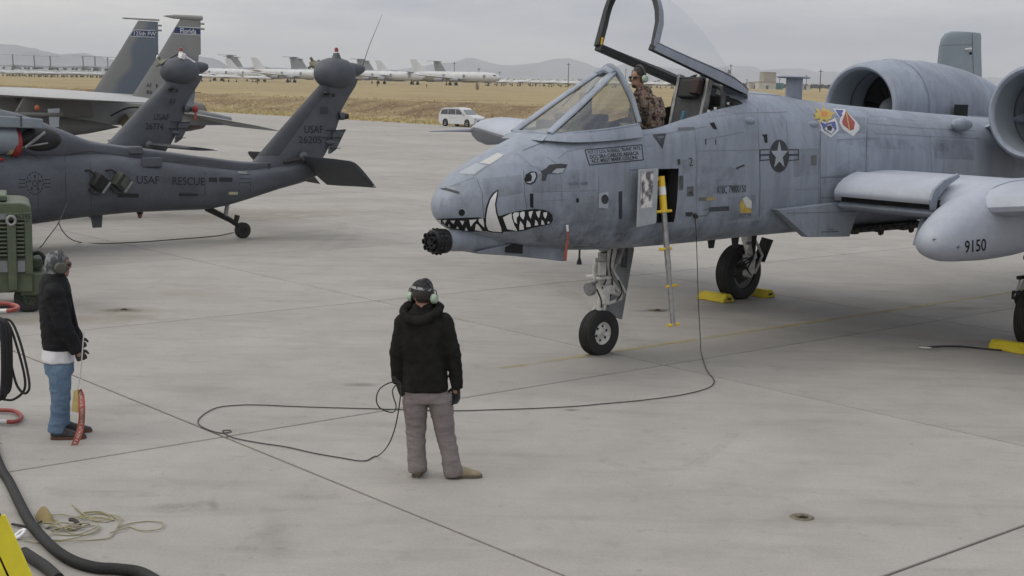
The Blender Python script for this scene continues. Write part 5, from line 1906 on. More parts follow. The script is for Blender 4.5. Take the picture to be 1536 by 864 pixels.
    for z, a, c, t in list(zip(pz, le, te, th))[2:-1]:
        ch = c - a
        pts = [(x, q) for x, q in airfoil(.30, 12, 0)]
        pts = [p for p in pts if p[0] < .30]
        up = sorted([p for p in pts if p[1] >= 0], key=lambda p: -p[0])
        lo = sorted([p for p in pts if p[1] < 0], key=lambda p: p[0])
        rr.append([Vector((a + ch * x - .006, q * t * 3.2 * 1.015 + (.004 if q > 0 else -.004), z)) for x, q in up + lo])
    if stab_pitch > 10:
        MB().loft(rr, closed=False).build('leading_edge_tape', HDK, h)
    # trailing block and vents
    MB().prism([(2.20, 1.78), (2.28, 2.30), (2.62, 2.33), (2.36, 1.88)], 'y', -.06, .06).build('trailing_panel', HG, h, bevel=.01)
    MB().bb(2.05, 2.60, -.085, -.055, 2.30, 2.312).bb(1.98, 2.48, -.09, -.06, 2.14, 2.15).build('vent_rib', HBLK, h)
    MB().bb(2.05, 2.45, -.09, -.058, 1.90, 1.915).build('vent_rib', HBLK, h)
    MB().sphere((2.20, -.05, 2.04), .07, 10, 8, (1.8, .6, .9)).build('side_blister', HG, h)
    MB().lathe([(0, .09), (.12, .085), (.13, .0)], (2.44, -.02, 2.62), (1, -.25, 0), 16, caps=False).build('aft_sensor', HG, h)
    MB().lathe([(.13, .07), (.22, .06), (.22, 0)], (2.44, -.02, 2.62), (1, -.25, 0), 14, caps=False).build('aft_sensor_cap', HBLK, h)
    MB().sphere((2.0, -.22, 3.13), .06, 8, 6, (1.5, 1, 1)).lathe([(0, .0), (0, .045), (.06, .045)], (2.10, -.26, 3.10), (1, -.4, -.2), 10, caps=False).build('pylon_sensor', HBLK, h)
    # gearbox
    rr = []
    for x, r in ((1.83, .02), (1.85, .12), (1.92, .22), (2.02, .295), (2.18, .345), (2.35, .355), (2.52, .335), (2.66, .29), (2.76, .23), (2.80, .18)):
        rr.append([Vector((x, math.cos(2 * PI * k / 28) * r * .9, 3.56 + math.sin(2 * PI * k / 28) * r)) for k in range(28)])
    MB().loft(rr).build('gearbox_cover', HG, h, angle=60)
    rr = []
    for x, r, z in ((2.55, .24, 3.62), (2.8, .22, 3.64), (3.0, .16, 3.665), (3.10, .10, 3.68)):
        rr.append([Vector((x, math.cos(2 * PI * k / 16) * r * .8, z + math.sin(2 * PI * k / 16) * r * .8)) for k in range(16)])
    MB().loft(rr).build('tail_cone_light', HG, h)
    MB().lathe([(0, .13), (.06, .10), (.12, .075), (.15, .07), (.15, .0)], (2.38, 0, 3.86), (0, 0, 1), 16, caps=False).build('beacon_base', HG, h)
    MB().lathe([(0, .05), (.03, .05), (.035, 0)], (2.38, 0, 4.01), (0, 0, 1), 12, caps=False).build('beacon_collar', WHITEP, h)
    MB().lathe([(0, .045), (.06, .045), (.09, .03), (.10, 0)], (2.38, 0, 4.04), (0, 0, 1), 12, caps=False).build('beacon_lens', mat('beacon_red', (.20, .025, .02), .3), h)
    # tail-rotor hub on the far side
    hub = empty('tail_rotor_hub')
    hub.parent = h
    MB().lathe([(0, .10), (.35, .09), (.42, .05), (.42, 0)], (2.12, .16, 3.68), (-.1, 1, .25), 14, caps=False).build('hub_shaft', mat('hub_olive', (.16, .16, .11), .6, var=.4, scale=10), hub)
    mb = MB()
    for a in (0.5, 2.1, 3.7, 5.3):
        c = Vector((2.10, .48, 3.76))
        d = Vector((math.cos(a), 0, math.sin(a)))
        mb.tube([c, c + d * .17], [.04, .03], 8)
    mb.build('blade_grip', MATS['hub_olive'], hub)
    # stabilator halves
    p = math.radians(stab_pitch)
    for s in (-1, 1):
        rr = []
        for y, c0, ch in ((.14, 0, .98), (.6, 0, .96), (1.5, .0, .90), (2.05, .02, .86), (2.15, .06, .80)):
            ring = []
            for x, q in airfoil(.10, 10, 0):
                lx = c0 + ch * x
                ring.append(Vector((1.34 + lx * math.cos(p) + q * ch * math.sin(p), s * y, 1.76 - lx * math.sin(p) + q * ch * math.cos(p))))
            rr.append(ring)
        st_ = MB().loft(rr).build('stabilator', HDK, h)
        MB().tube([(1.34 + .80 * math.cos(p), s * 2.11, 1.765 - .80 * math.sin(p)), (1.34 + .85 * math.cos(p), s * 2.13, 1.77 - .85 * math.sin(p))], .025, 6).build('tip_light', WHITEP, st_)
    MB().sphere((1.40, -.20, 1.74), .11, 12, 8, (1, .9, 1)).build('stabilator_hub', HG, h)
    MB().tube([(.9, -.18, 1.62), (1.4, -.24, 1.70)], .03, 6).build('stabilator_actuator', HBLK, h)
    # tail wheel
    tg = empty('tail_gear')
    tg.parent = h
    MB().tube([(-.86, 0, .68), (-.3, 0, .40), (0, -.0, .20)], [.07, .055, .045], 10).build('trailing_arm', HBLK, tg)
    MB().tube([(-.36, 0, .76), (-.42, 0, .46)], [.045, .05], 10).build('shock_strut', STEEL, tg)
    MB().tube([(-.18, -.02, .34), (-.14, -.02, .50)], [.05, .06], 8).build('lock_box', HBLK, tg)
    wheel('wheel', (0, 0, .168), .172, .13, tg, .075, HBLK, tread=3)
    # belly aerials, beacon
    MB().add([(-3.42, -.02, .62), (-3.18, -.02, .62), (-3.20, -.015, .38), (-3.38, -.015, .38), (-3.42, .02, .62), (-3.18, .02, .62), (-3.20, .015, .38), (-3.38, .015, .38)],
             [(0, 1, 2, 3), (4, 7, 6, 5), (0, 4, 5, 1), (1, 5, 6, 2), (2, 6, 7, 3), (3, 7, 4, 0)]).build('belly_aerial', HG, h)
    MB().lathe([(0, .07), (-.06, .06), (-.06, 0)], (-2.37, 0, .67), (0, 0, 1), 12, caps=False).build('belly_beacon_base', HBLK, h)
    MB().lathe([(-.06, .045), (-.11, .045), (-.14, .02), (-.14, 0)], (-2.37, 0, .67), (0, 0, 1), 12, caps=False).build('belly_beacon', MATS['beacon_red'], h)
    MB().tube([(-5.0, -.3, .58), (-4.93, -.33, .46)], .03, 6).build('drain_pipe', HBLK, h)
    # deck brackets
    mb = MB().bb(-2.72, -2.42, -.30, -.10, 1.84, 2.0)
    mb.build('deck_bracket', HG, h, bevel=.03)
    MB().bb(-2.52, -2.1, -.475, -.40, 1.60, 1.78).build('access_panel', HG, h, bevel=.01)
    return h, body, deck, pyl


GO = on_ground(364, 357)
h1, hb, hd, hp = make_helicopter('grey rescue helicopter with tail number 26205 tethered in the foreground row', 42.5, (GO.x, GO.y, 0))
# flare dispensers on the near helicopter
for (x, k, shell) in ((-3.52, 0, HBLK), (-3.05, 1, mat('dispenser_olive', (.026, .034, .024), .6, var=.3))):
    fd = empty('flare_dispenser')
    fd.parent = h1
    c = Vector((x, -.60 + k * .03, 1.33))
    R = Matrix.Rotation(math.radians(38), 3, 'Y') @ Matrix.Rotation(math.radians(20), 3, 'Z')
    MB().box(c, (.30, .20, .30), R).build('dispenser_body', shell, fd, bevel=.02)
    MB().box(c + R @ Vector((.14, -.05, .0)), (.03, .20, .26), R).build('dispenser_face', mat('dispenser_face', (.20, .21, .20), .6), fd, bevel=.01)
    MB().box(c + R @ Vector((.02, -.11, .02)), (.16, .02, .20), R).build('dispenser_plate', mat('dispenser_grey', (.07, .078, .072) if k else (.02, .02, .02), .6) if k else HBLK, fd, bevel=.006)
    mb = MB().tube(spline([c + Vector((-.10, -.05, .16)), c + Vector((-.20, -.04, .24)), c + Vector((-.30, .04, .22))], 4), .022, 6).tube(spline([c + Vector((.0, -.1, -.2)), c + Vector((-.12, -.08, -.22)), c + Vector((-.2, .0, -.12))], 4), .02, 6)
    mb.build('dispenser_cable', HBLK, fd)
MB().tube([(-1.72, -.47, 1.03), (-1.30, -.45, 1.01)], [.03, .02], 8).build('side_aerial', HBLK, h1)
mb = MB().tube([(3.05, -.02, 3.68), (3.25, -.02, 4.2), (3.60, -.02, 4.92)], [.010, .007, .004], 5)
mb.build('whip_aerial', HBLK, h1)
HB1 = bvh_of([hb, hd])
text_on('USAF', [(205, 263.5), (238.5, 264.2), (238.5, 276.2), (205, 275.6)], HB1, 'lettering', HTXT, h1, .006, .01)
text_on('RESCUE', [(258.4, 265), (307, 266.5), (307, 278.5), (258.4, 277.2)], HB1, 'lettering', HTXT, h1, .006, .01)
for (a, c) in ((313, 325.5), (328.5, 348.5)):
    decal([[(a, 266), (c, 266.3), (c, 273), (a, 272.7)]], HB1, 'stencil_block', HTXT, h1, .006)
decal([[(176, 290), (208, 290.5), (208, 296.5), (176, 296)]], HB1, 'dark_plate', HBLK, h1, .006)
# dashed outline star
dash = []
for k in range(16):
    a0, a1 = 2 * PI * k / 16, 2 * PI * (k + .62) / 16
    dash.append(strip([(52 + 12.5 * math.cos(a), 275 + 16.5 * math.sin(a)) for a in np.linspace(a0, a1, 4)], 1.4))
for k in range(5):
    a = -PI / 2 + 2 * PI * k / 5
    b2 = -PI / 2 + 2 * PI * (k + 2) / 5
    p, q = Vector((52 + 10 * math.cos(a), 275 + 13 * math.sin(a))), Vector((52 + 10 * math.cos(b2), 275 + 13 * math.sin(b2)))
    dash += [strip([tuple(p.lerp(q, t)), tuple(p.lerp(q, t + .2))], 1.2) for t in (.02, .40, .78)]
for s in (-1, 1):
    for yy in (-7, 0, 7):
        dash.append(strip([(52 + s * 14, 275 + yy * .8), (52 + s * 24, 275 + yy * .8)], 1.2))
o = decal(dash, HB1, 'dashed_star', HTXT, h1, .006)
o['kind'] = 'stuff'
HP1 = bvh_of([hp])
text_on('USAF', [(456.5, 188), (484, 188.5), (484, 200), (456.5, 199.4)], HP1, 'lettering', HTXT, h1, .008, .005)
text_on('26205', [(447.8, 204), (482, 204.6), (482, 215.2), (447.8, 214.6)], HP1, 'lettering', HTXT, h1, .008, .005)
decal([[(480, 160), (492, 160), (492, 171), (480, 171)]], HP1, 'dark_panel', HDK, h1, .006)
decal([[(400, 243), (409, 248), (403, 254)], ], HB1, 'step_mark', HBLK, h1, .006)
o = strips([[(97, 232), (99, 300), (98, 325)], [(135, 236), (137, 318)], [(163, 218), (163, 229)], [(272, 230), (271, 242)], [(308, 250), (307, 311)], [(374, 240), (374, 256)], [(98, 233), (135, 227), (200, 236), (300, 249), (370, 257)],
        [(57, 262), (57, 315)], [(375, 258), (376, 296)], [(10, 215), (60, 238)], [(360, 262), (375, 262)], [(360, 268), (374, 268)], [(360, 274), (374, 274)], [(359, 262), (359, 288)]], .9, HB1, 'panel_seam', HSEAM, h1, .004)
o['kind'] = 'stuff'
decal([[(343, 288), (356.5, 287.6), (356.5, 292), (343, 292)]], HB1, 'formation_light', mat('formation_light', (.36, .36, .22), .5), h1, .006)
decal([[(357, 256.5), (370, 257.5), (370, 261), (357, 260)]], HB1, 'formation_light', mat('formation_light_dim', (.16, .19, .17), .5), h1, .006)

P2 = at_depth(267, 102, 34.8)
h2, hb2, hd2, hp2 = make_helicopter('grey rescue helicopter with tail number 26774 half hidden behind the nearer one', 4, (P2.x - 2.3 * math.cos(PI / 2 - YAW), P2.y - 2.3 * math.sin(PI / 2 - YAW), 0))
HP2 = bvh_of([hp2])
text_on('AV', [(253.9, 148), (263.7, 148), (263.7, 157), (253.9, 157)], HP2, 'lettering', HTXT, h2, .008)
text_on('USAF', [(230.5, 170.5), (253.5, 171), (253.5, 180.5), (230.5, 180)], HP2, 'lettering', HTXT, h2, .008)
text_on('26774', [(218, 184.3), (244.8, 185), (244.8, 194.8), (218, 194)], HP2, 'lettering', HTXT, h2, .008)
mb = MB().box((2.50, -.06, 3.86), (.28, .16, .10), Matrix.Rotation(.5, 3, 'Y')).box((2.34, -.12, 3.92), (.12, .2, .16), Matrix.Rotation(.3, 3, 'Y')).box((2.62, -.1, 3.74), (.10, .14, .18), Matrix.Rotation(.4, 3, 'Y'))
mb.build('white_tape', WHITEP, h2, bevel=.02)
MB().sphere((2.70, -.1, 2.62), .09, 10, 8).build('red_cover', MATS['plug_red'], h2)
MB().bb(2.66, 2.72, -.16, -.14, 2.35, 2.60).build('red_ribbon', MATS['ribbon_red'], h2)
MB().tube([(2.36, 0, 4.0), (2.05, -.05, 3.85), (1.8, -.05, 3.68)], .02, 5).build('hub_tie_rope', HBLK, h2)
# ================================================================== twin-fin fighter behind the helicopters
FG = mat('fighter_grey', (0.245, 0.245, 0.235), .55, col2=(0.205, 0.215, 0.225), scale=.5, fine=.04, lo=.47, hi=.53)
FTOP = mat('fighter_wing_grey', (0.33, 0.335, 0.34), .5, col2=(.29, .295, .30), scale=.6, fine=.04)
FFIN = mat('fighter_fin_camo', (0.125, 0.150, 0.185), .55, col2=(0.215, 0.218, 0.210), scale=.42, lo=.47, hi=.52, detail=1.0, stretch=(1, .2, 1))
FDK = mat('fighter_underside', (0.115, 0.115, 0.11), .6, var=.3, scale=1)
NAVY = mat('fin_band_blue', (0.02, 0.035, 0.11), .5, var=.15)
FW = mat('fin_band_white', (0.55, 0.56, 0.57), .5)
FT = at_depth(301, 40, 50.5)
ca, sa = math.cos(PI / 2 - YAW), math.sin(PI / 2 - YAW)
fo_ = Vector((FT.x - 1.65 * sa, FT.y + 1.65 * ca, 0))
fj = empty('fighter_jet', (fo_.x, fo_.y, 0), PI / 2 - YAW, 'grey twin-fin fighter jet with blue bands across its tall tail fins', 'jet')
bpy.context.view_layer.update()
# fuselage: wide flat body from nose (out of view) to the nozzles
X = [-17.5, -17.0, -15.5, -13.5, -11.5, -9.5, -7.5, -5.5, -3.5, -1.8, -.6]
HW = [.05, .35, .62, .78, 1.1, 1.45, 1.55, 1.55, 1.55, 1.50, 1.35]
ZB = [2.1, 1.85, 1.65, 1.6, 1.6, 1.62, 1.66, 1.70, 1.74, 1.74, 1.75]
ZT = [2.2, 2.45, 2.75, 3.3, 3.45, 3.15, 2.98, 2.92, 2.86, 2.78, 2.66]
F = [pchip(X, a) for a in (HW, ZB, ZT)]
rr = [section(x, F[0](x), F[1](x), F[2](x), (F[1](x) + F[2](x)) / 2, 3.4, 3.4, 36) for x in np.linspace(-17.5, -.6, 44)]
MB().loft(rr).build('fuselage', FG, fj, angle=50)
for s in (-1, 1):
    MB().lathe([(-.2, .62), (.5, .56), (1.0, .47), (1.0, .43), (.4, .40), (.4, .0)], (-.5, s * .72, 2.05), (1, 0, 0), 28, caps=False).build('engine_nozzle', mat('nozzle_metal', (.16, .14, .12), .45, metal=.6, var=.4, scale=4), fj)
    MB().prism([(-12.2, 1.6), (-11.2, 2.75), (-7.0, 2.8), (-6.0, 1.7)], 'y', s * 1.2, s * 1.75).build('intake_box', FG, fj, bevel=.05)
    # wing
    rr = []
    for y, xl, xt, z, th in ((1.3, -9.4, -3.0, 2.80, .05), (3.0, -7.75, -3.05, 2.74, .05), (5.0, -5.8, -3.1, 2.66, .045), (6.2, -4.75, -3.12, 2.62, .04), (6.5, -4.1, -3.3, 2.61, .03)):
        ch = xt - xl
        rr.append([Vector((xl + ch * x, s * y, z + ch * q)) for x, q in airfoil(th, 10, .004)])
    MB().loft(rr).build('wing', FTOP, fj)
    # stabilator
    rr = []
    for y, xl, xt in ((1.5, -1.55, 1.45), (2.3, -.75, 1.55), (2.5, -1.0, 1.58), (3.6, .1, 1.70), (4.15, .75, 1.72), (4.3, 1.15, 1.66)):
        ch = xt - xl
        rr.append([Vector((xl + ch * x, s * y, 1.98 + ch * q - .21 * (xl + ch * x))) for x, q in airfoil(.045, 8, 0)])
    MB().loft(rr).build('stabilator', FG, fj)
    MB().prism([(-5.2, 1.75), (-5.0, 2.65), (-1.0, 2.45), (1.1, 2.05), (1.1, 1.75)], 'y', s * 1.40, s * 1.95).build('tail_boom', FG, fj, bevel=.06)
    # fin
    rr = []
    for z, xl, xt in ((2.35, -3.05, -.35), (2.65, -2.75, -.28), (4.25, -1.62, -.08), (4.28, -1.60, .0), (5.5, -.80, .0)):
        ch = xt - xl
        rr.append([Vector((xl + ch * x, s * 1.65 + ch * q, z)) for x, q in airfoil(.05, 8, 0)])
    MB().loft(rr).build('tail_fin', FFIN, fj)
    mb = MB().lathe([(-.42, .005), (-.30, .03), (.0, .075 if s < 0 else .03), (.75, .09 if s < 0 else .035), (1.10, .085 if s < 0 else .03), (1.10, 0)], (-1.05, s * 1.65, 5.56), (1, 0, 0), 14, caps=False)
    mb.build('fin_tip_pod', FG, fj)
    for z in (5.18, 5.36):
        MB().tube([(-.05, s * 1.65, z), (.14, s * 1.65, z)], .035, 8).build('fin_light', FG, fj)
    MB().bb(-.60, -.04, s * 1.65 - .035, s * 1.65 + .035, 2.9, 2.93).build('rudder_gap', FDK, fj)
# drop tank and missile under the near wing
tk = empty('drop_tank')
tk.parent = fj
MB().lathe([(-3.0, .01), (-2.6, .16), (-1.8, .29), (-.8, .34), (.4, .33), (1.4, .22), (2.1, .09), (2.5, .01)], (-6.5, -3.4, 1.74), (1, 0, 0), 28, caps=False).build('tank_body', FDK, tk)
MB().prism([(-7.6, 2.02), (-7.2, 2.72), (-5.0, 2.70), (-4.9, 2.05)], 'y', -3.46, -3.34).build('pylon', FDK, tk, bevel=.02)
MB().prism([(-6.62, 1.76), (-6.68, 2.33), (-6.30, 2.36), (-6.34, 1.76)], 'y', -4.02, -3.98).build('missile_fin', mat('missile_fin_pale', (.30, .33, .37), .5), fj)
MB().tube([(-8.6, -4.0, 2.15), (-6.2, -4.0, 2.15)], .065, 10).build('missile_body', FDK, fj)
MB().sphere((-6.9, -3.7, 2.35), .10, 8, 6).build('orange_cover', mat('orange_cover', (.30, .10, .04), .7), fj)
MB().tube(spline([(-4.2, -3.2, 2.1), (-3.7, -3.3, 2.35), (-3.2, -3.2, 2.4)], 4), .03, 6).build('hose', HBLK, fj)
MB().lathe([(0, .001), (.2, .30), (.8, .34), (1.4, .20)], (-3.4, -2.2, 1.85), (1, 0, 0), 18, caps=False).build('tan_nozzle_cover', mat('cover_tan', (.23, .20, .12), .7, var=.3), fj)
bands = [o for o in fj.children if o.name.startswith('tail_fin')]
FBV = bvh_of(bands)
decal([[(197, 44.2), (237.4, 45.3), (237.4, 56.6), (195.5, 54.9)]], FBV, 'fin_band_edge', FW, fj, .010)
decal([[(197, 45.3), (237.4, 46.4), (237.4, 55.4), (195.8, 53.8)]], FBV, 'fin_band', NAVY, fj, .016)
decal([[(263, 39.4), (300.4, 41.4), (300.4, 53.2), (260, 50.8)]], FBV, 'fin_band_edge', FW, fj, .010)
decal([[(263, 40.6), (300.4, 42.6), (300.4, 52), (260.2, 49.6)]], FBV, 'fin_band', NAVY, fj, .016)
text_on('125th FW', [(200.5, 46.8), (233.5, 47.8), (233.5, 54), (200.5, 53)], FBV, 'fin_lettering', FW, fj, .022, .012)
text_on('Florida', [(270, 42.2), (294, 43.2), (294, 51.2), (270, 50)], FBV, 'fin_lettering', FW, fj, .022, .015)
text_on('AF', [(219.5, 125), (227.5, 125), (227.5, 131), (219.5, 131)], FBV, 'fin_lettering', HTXT, fj, .012)
text_on('86', [(219.5, 135), (228, 135), (228, 141), (219.5, 141)], FBV, 'fin_lettering', HTXT, fj, .012)
decal([[(234, 126), (236, 126), (236, 131), (234, 131)]], FBV, 'fin_mark', HTXT, fj, .012)
# ================================================================== people
SKIN = mat('skin', (0.30, 0.165, 0.11), .55, var=.15, scale=20)
HAIR = mat('dark_hair', (0.020, 0.016, 0.013), .7, var=.4, scale=60)
GLOVE = mat('black_glove', (0.018, 0.018, 0.020), .75, var=.3, scale=30)
HSG = mat('headset_green', (0.33, 0.42, 0.33), .45, var=.15)
HSB = mat('headset_black', (0.02, 0.02, 0.022), .5)


def fuse(mb, name, m, parent, voxel=.012, smooth=2, folds=(), seed=0.0, label=None):
    """weld overlapping closed shapes into one skin, soften it and press folds into it"""
    me = bpy.data.meshes.new('fuse')
    me.from_pydata(mb.v, [], mb.f)
    bm = bmesh.new()
    bm.from_mesh(me)
    bmesh.ops.recalc_face_normals(bm, faces=bm.faces[:])
    bm.to_mesh(me)
    bm.free()
    o = bpy.data.objects.new('fuse', me)
    COL.objects.link(o)
    r = o.modifiers.new('r', 'REMESH')
    r.mode = 'VOXEL'
    r.voxel_size = voxel
    dg = bpy.context.evaluated_depsgraph_get()
    out = bpy.data.meshes.new_from_object(o.evaluated_get(dg), depsgraph=dg)
    bpy.data.objects.remove(o)
    bm = bmesh.new()
    bm.from_mesh(out)
    for _ in range(smooth):
        bmesh.ops.smooth_vert(bm, verts=bm.verts[:], factor=.5, use_axis_x=True, use_axis_y=True, use_axis_z=True)
    bm.normal_update()
    for v in bm.verts:
        d = 0
        for (amp, sx, sy, sz) in folds:
            n = mnoise.noise(Vector((v.co.x * sx + seed, v.co.y * sy + seed * 2, v.co.z * sz)))
            d += amp * (1 - 2 * abs(n) ** .7)
        v.co += v.normal * d
    bm.to_mesh(out)
    bm.free()
    out.name = name
    out.materials.clear()
    out.materials.append(m)
    out.shade_smooth()
    ob = bpy.data.objects.new(name, out)
    COL.objects.link(ob)
    ob.parent = parent
    if label:
        ob['label'] = label
    return ob


def rings_body(mb, rings, ax, ay, n=20, e=2.4):
    """stack of ellipses: (centre, half-width along ax, half-depth along ay)"""
    rr = []
    for c, a, b in rings:
        c = Vector(c)
        rr.append([c + ax * (a * spow(math.cos(2 * PI * k / n), 2 / e)) + ay * (b * spow(math.sin(2 * PI * k / n), 2 / e)) for k in range(n)])
    mb.loft(rr)
    return mb


def glove(mb, wrist, direction, thumb_dir, size=1.0, curl=.35, palm_n=None):
    """palm, four fingers of unequal length and a thumb leaving the side of the palm"""
    w = Vector(wrist)
    d = Vector(direction).normalized()
    t = Vector(thumb_dir)
    t = (t - d * t.dot(d)).normalized()
    n = d.cross(t).normalized()
    if palm_n is not None and n.dot(Vector(palm_n)) < 0:
        n = -n
    s = size
    rr = []
    for u, a, b in ((-.07, .030, .028), (-.03, .028, .024), (.0, .028, .021), (.03, .036, .020), (.065, .042, .018), (.09, .042, .015)):
        c = w + d * u * s
        rr.append([c + t * (a * s * math.cos(2 * PI * k / 12)) + n * (b * s * math.sin(2 * PI * k / 12)) for k in range(12)])
    mb.loft(rr)
    for i, (off, ln) in enumerate(((.030, .070), (.010, .080), (-.011, .074), (-.031, .058))):
        p0 = w + d * .078 * s + t * off * s
        p1 = p0 + (d * math.cos(curl) + n * math.sin(curl)) * ln * .45 * s
        p2 = p1 + (d * math.cos(curl * 2.3) + n * math.sin(curl * 2.3)) * ln * .33 * s
        p3 = p2 + (d * math.cos(curl * 3.3) + n * math.sin(curl * 3.3)) * ln * .26 * s
        mb.tube([p0, p1, p2, p3], [.0115 * s, .0105 * s, .0095 * s, .007 * s], 8)
    q0 = w + d * .02 * s + t * .026 * s
    q1 = q0 + (d * .6 + t * .75 + n * .25).normalized() * .038 * s
    q2 = q1 + (d * .9 + t * .25 + n * .35).normalized() * .032 * s
    mb.tube([q0, q1, q2], [.014 * s, .012 * s, .009 * s], 8)
    return mb


def head_shape(mb, c, f, up, r=1.0, neck_to=None):
    """skull, jaw, nose, ears; f = facing direction"""
    c, f, up = Vector(c), Vector(f).normalized(), Vector(up).normalized()
    s = f.cross(up).normalized()

    def E(o, a, b, d, n=16, m=10):
        rr = []
        for i in range(m + 1):
            th = PI * i / m
            rad = max(math.sin(th), 1e-3)
            rr.append([o + f * (a * rad * math.cos(2 * PI * k / n)) + s * (b * rad * math.sin(2 * PI * k / n)) - up * (d * math.cos(th)) for k in range(n)])
        mb.loft(rr)
    E(c + up * .02 * r, .098 * r, .077 * r, .100 * r)
    E(c + f * .028 * r - up * .055 * r, .068 * r, .056 * r, .068 * r)
    E(c + f * .055 * r - up * .095 * r, .032 * r, .030 * r, .026 * r)
    nb = c + f * .088 * r
    mb.tube([nb + up * .012 * r, nb + f * .014 * r - up * .014 * r, nb + f * .020 * r - up * .030 * r], [.009 * r, .013 * r, .016 * r], 8)
    E(c + f * .078 * r - up * .060 * r, .018 * r, .026 * r, .012 * r, 10, 6)
    for q in (-1, 1):
        E(c + s * (q * .078 * r) - f * .004 * r - up * .012 * r, .020 * r, .012 * r, .032 * r, 10, 6)
    if neck_to is not None:
        mb.tube([c - up * .06 * r - f * .01, Vector(neck_to)], [.056 * r, .062 * r], 12)
    return s


# ---------------------------------------------------------------- man in the middle, seen from behind
PY = 11.55
o0 = on_ground(655, 716)
mid = empty('person', (o0.x, o0.y, 0), 0, 'person seen from behind in dark hooded fleece and grey trousers holding the cable', 'person')
mid['group'] = 'people on the ramp'
bpy.context.view_layer.update()


def J(px, py, dy=0.0):
    return at_depth(px, py, PY + dy) - Vector((o0.x, o0.y, 0))


AX, AY, AZ = Vector((1, 0, 0)), Vector((0, 1, 0)), Vector((0, 0, 1))
NAVYF = mat('dark_fleece', (0.011, 0.011, 0.0105), .95, col2=(.019, .0185, .0175), scale=14, fine=.25, spec=.1, bump=.5, bscale=160)
GTROU = mat('grey_trousers', (0.205, 0.180, 0.180), .9, col2=(.17, .148, .15), scale=6, fine=.1, spec=.1, bump=.25, bscale=200)
FACE = Vector((.38, .92, 0)).normalized()
hc = J(634, 444, .0)
mb = MB()
head_shape(mb, hc, FACE, Vector((.02, .02, 1)), 1.0, J(634, 470, 0))
rings_body(mb, [(J(635, 472), .13, .08), (J(635, 490), .16, .09), (J(636, 530), .15, .09), (J(638, 585), .12, .07)], AX, AY)
for side, sh, el, wr, hand in ((0, (604, 484), (593, 530), (596, 566), (599, 580)), (1, (667, 484), (680, 530), (684, 570), (684, 590))):
    a, b_, c, d = J(*sh), J(*el, -.03), J(*wr, .0), J(*hand, 0)
    mb.tube([a, b_, c, d], [.055, .042, .032, .028], 10)
for hp_, kn, an in (((623, 590), (624, 650), (625, 700)), ((659, 590), (668, 650), (682, 698))):
    mb.tube([J(*hp_), J(*kn), J(*an)], [.070, .045, .036], 10)
fuse(mb, 'body', SKIN, mid, .009, 1)
# hair and knitted cap with a peak
mb = MB()
rr = []
for i in range(9):
    th = PI * (.02 + .72 * i / 8)
    rr.append([hc + Vector((math.cos(2 * PI * k / 18) * .088 * math.sin(th), math.sin(2 * PI * k / 18) * .104 * math.sin(th), .025 + .105 * math.cos(th))) for k in range(18)])
mb.loft(rr)
fuse(mb, 'hair', HAIR, mid, .008, 1, ((.002, 40, 40, 40),))
mb = MB()
rr = []
for i in range(9):
    t = i / 8
    r0 = (.100, .103, .102, .097, .088, .075, .058, .036, .012)[i]
    z0 = (.018, .040, .062, .082, .100, .116, .130, .142, .150)[i]
    rr.append([hc + Vector((math.cos(2 * PI * k / 20) * r0 * .86 + .022 * t * t, math.sin(2 * PI * k / 20) * r0 * 1.02 + .01, z0)) for k in range(20)])
mb.loft(rr)
fuse(mb, 'knit_cap', mat('knit_grey', (0.022, 0.023, 0.026), .95, col2=(.05, .05, .054), scale=30, lo=.45, hi=.6, spec=.1), mid, .007, 1, ((.003, 26, 26, 60),))
MB().lathe([(-.011, .0955), (.011, .0955), (.011, .091), (-.011, .091)], hc + Vector((0, 0, .068)), (.12, .05, 1), 28, caps=False).build('cap_band', mat('cap_band_white', (.32, .33, .33), .8, col2=(.03, .03, .035), scale=26, lo=.50, hi=.56), mid)
# headset
hs = empty('headset')
hs.parent = mid
sd_ = FACE.cross(AZ).normalized()
arc = [hc + sd_ * (math.cos(a) * .102) + AZ * (.015 + math.sin(a) * .118) - FACE * .012 for a in np.linspace(0, PI, 15)]
MB().tube(arc, .009, 8, flat=1.6).build('headband', HSB, hs)
for q in (-1, 1):
    cc = hc + sd_ * (q * .088) - AZ * .012
    MB().lathe([(0, .0), (0, .040), (.012, .046), (.035, .043), (.048, .030), (.050, 0)], cc, sd_ * q, 18, caps=False).build('ear_cup', HSG, hs)
    MB().lathe([(-.012, .034), (-.010, .044), (.004, .044), (.006, .036)], cc, sd_ * q, 18, caps=False).build('ear_cushion', HSB, hs)
    MB().tube([cc + sd_ * q * .045 + AZ * .03, cc + sd_ * q * .035 + AZ * .07, hc + sd_ * (q * .100) + AZ * .06], .005, 6).build('yoke', HSB, hs)
MB().tube([hc - sd_ * .135 - AZ * .02, hc - sd_ * .13 + FACE * .06 - AZ * .05, hc - sd_ * .05 + FACE * .13 - AZ * .06], .005, 6).build('microphone_boom', HSB, hs)
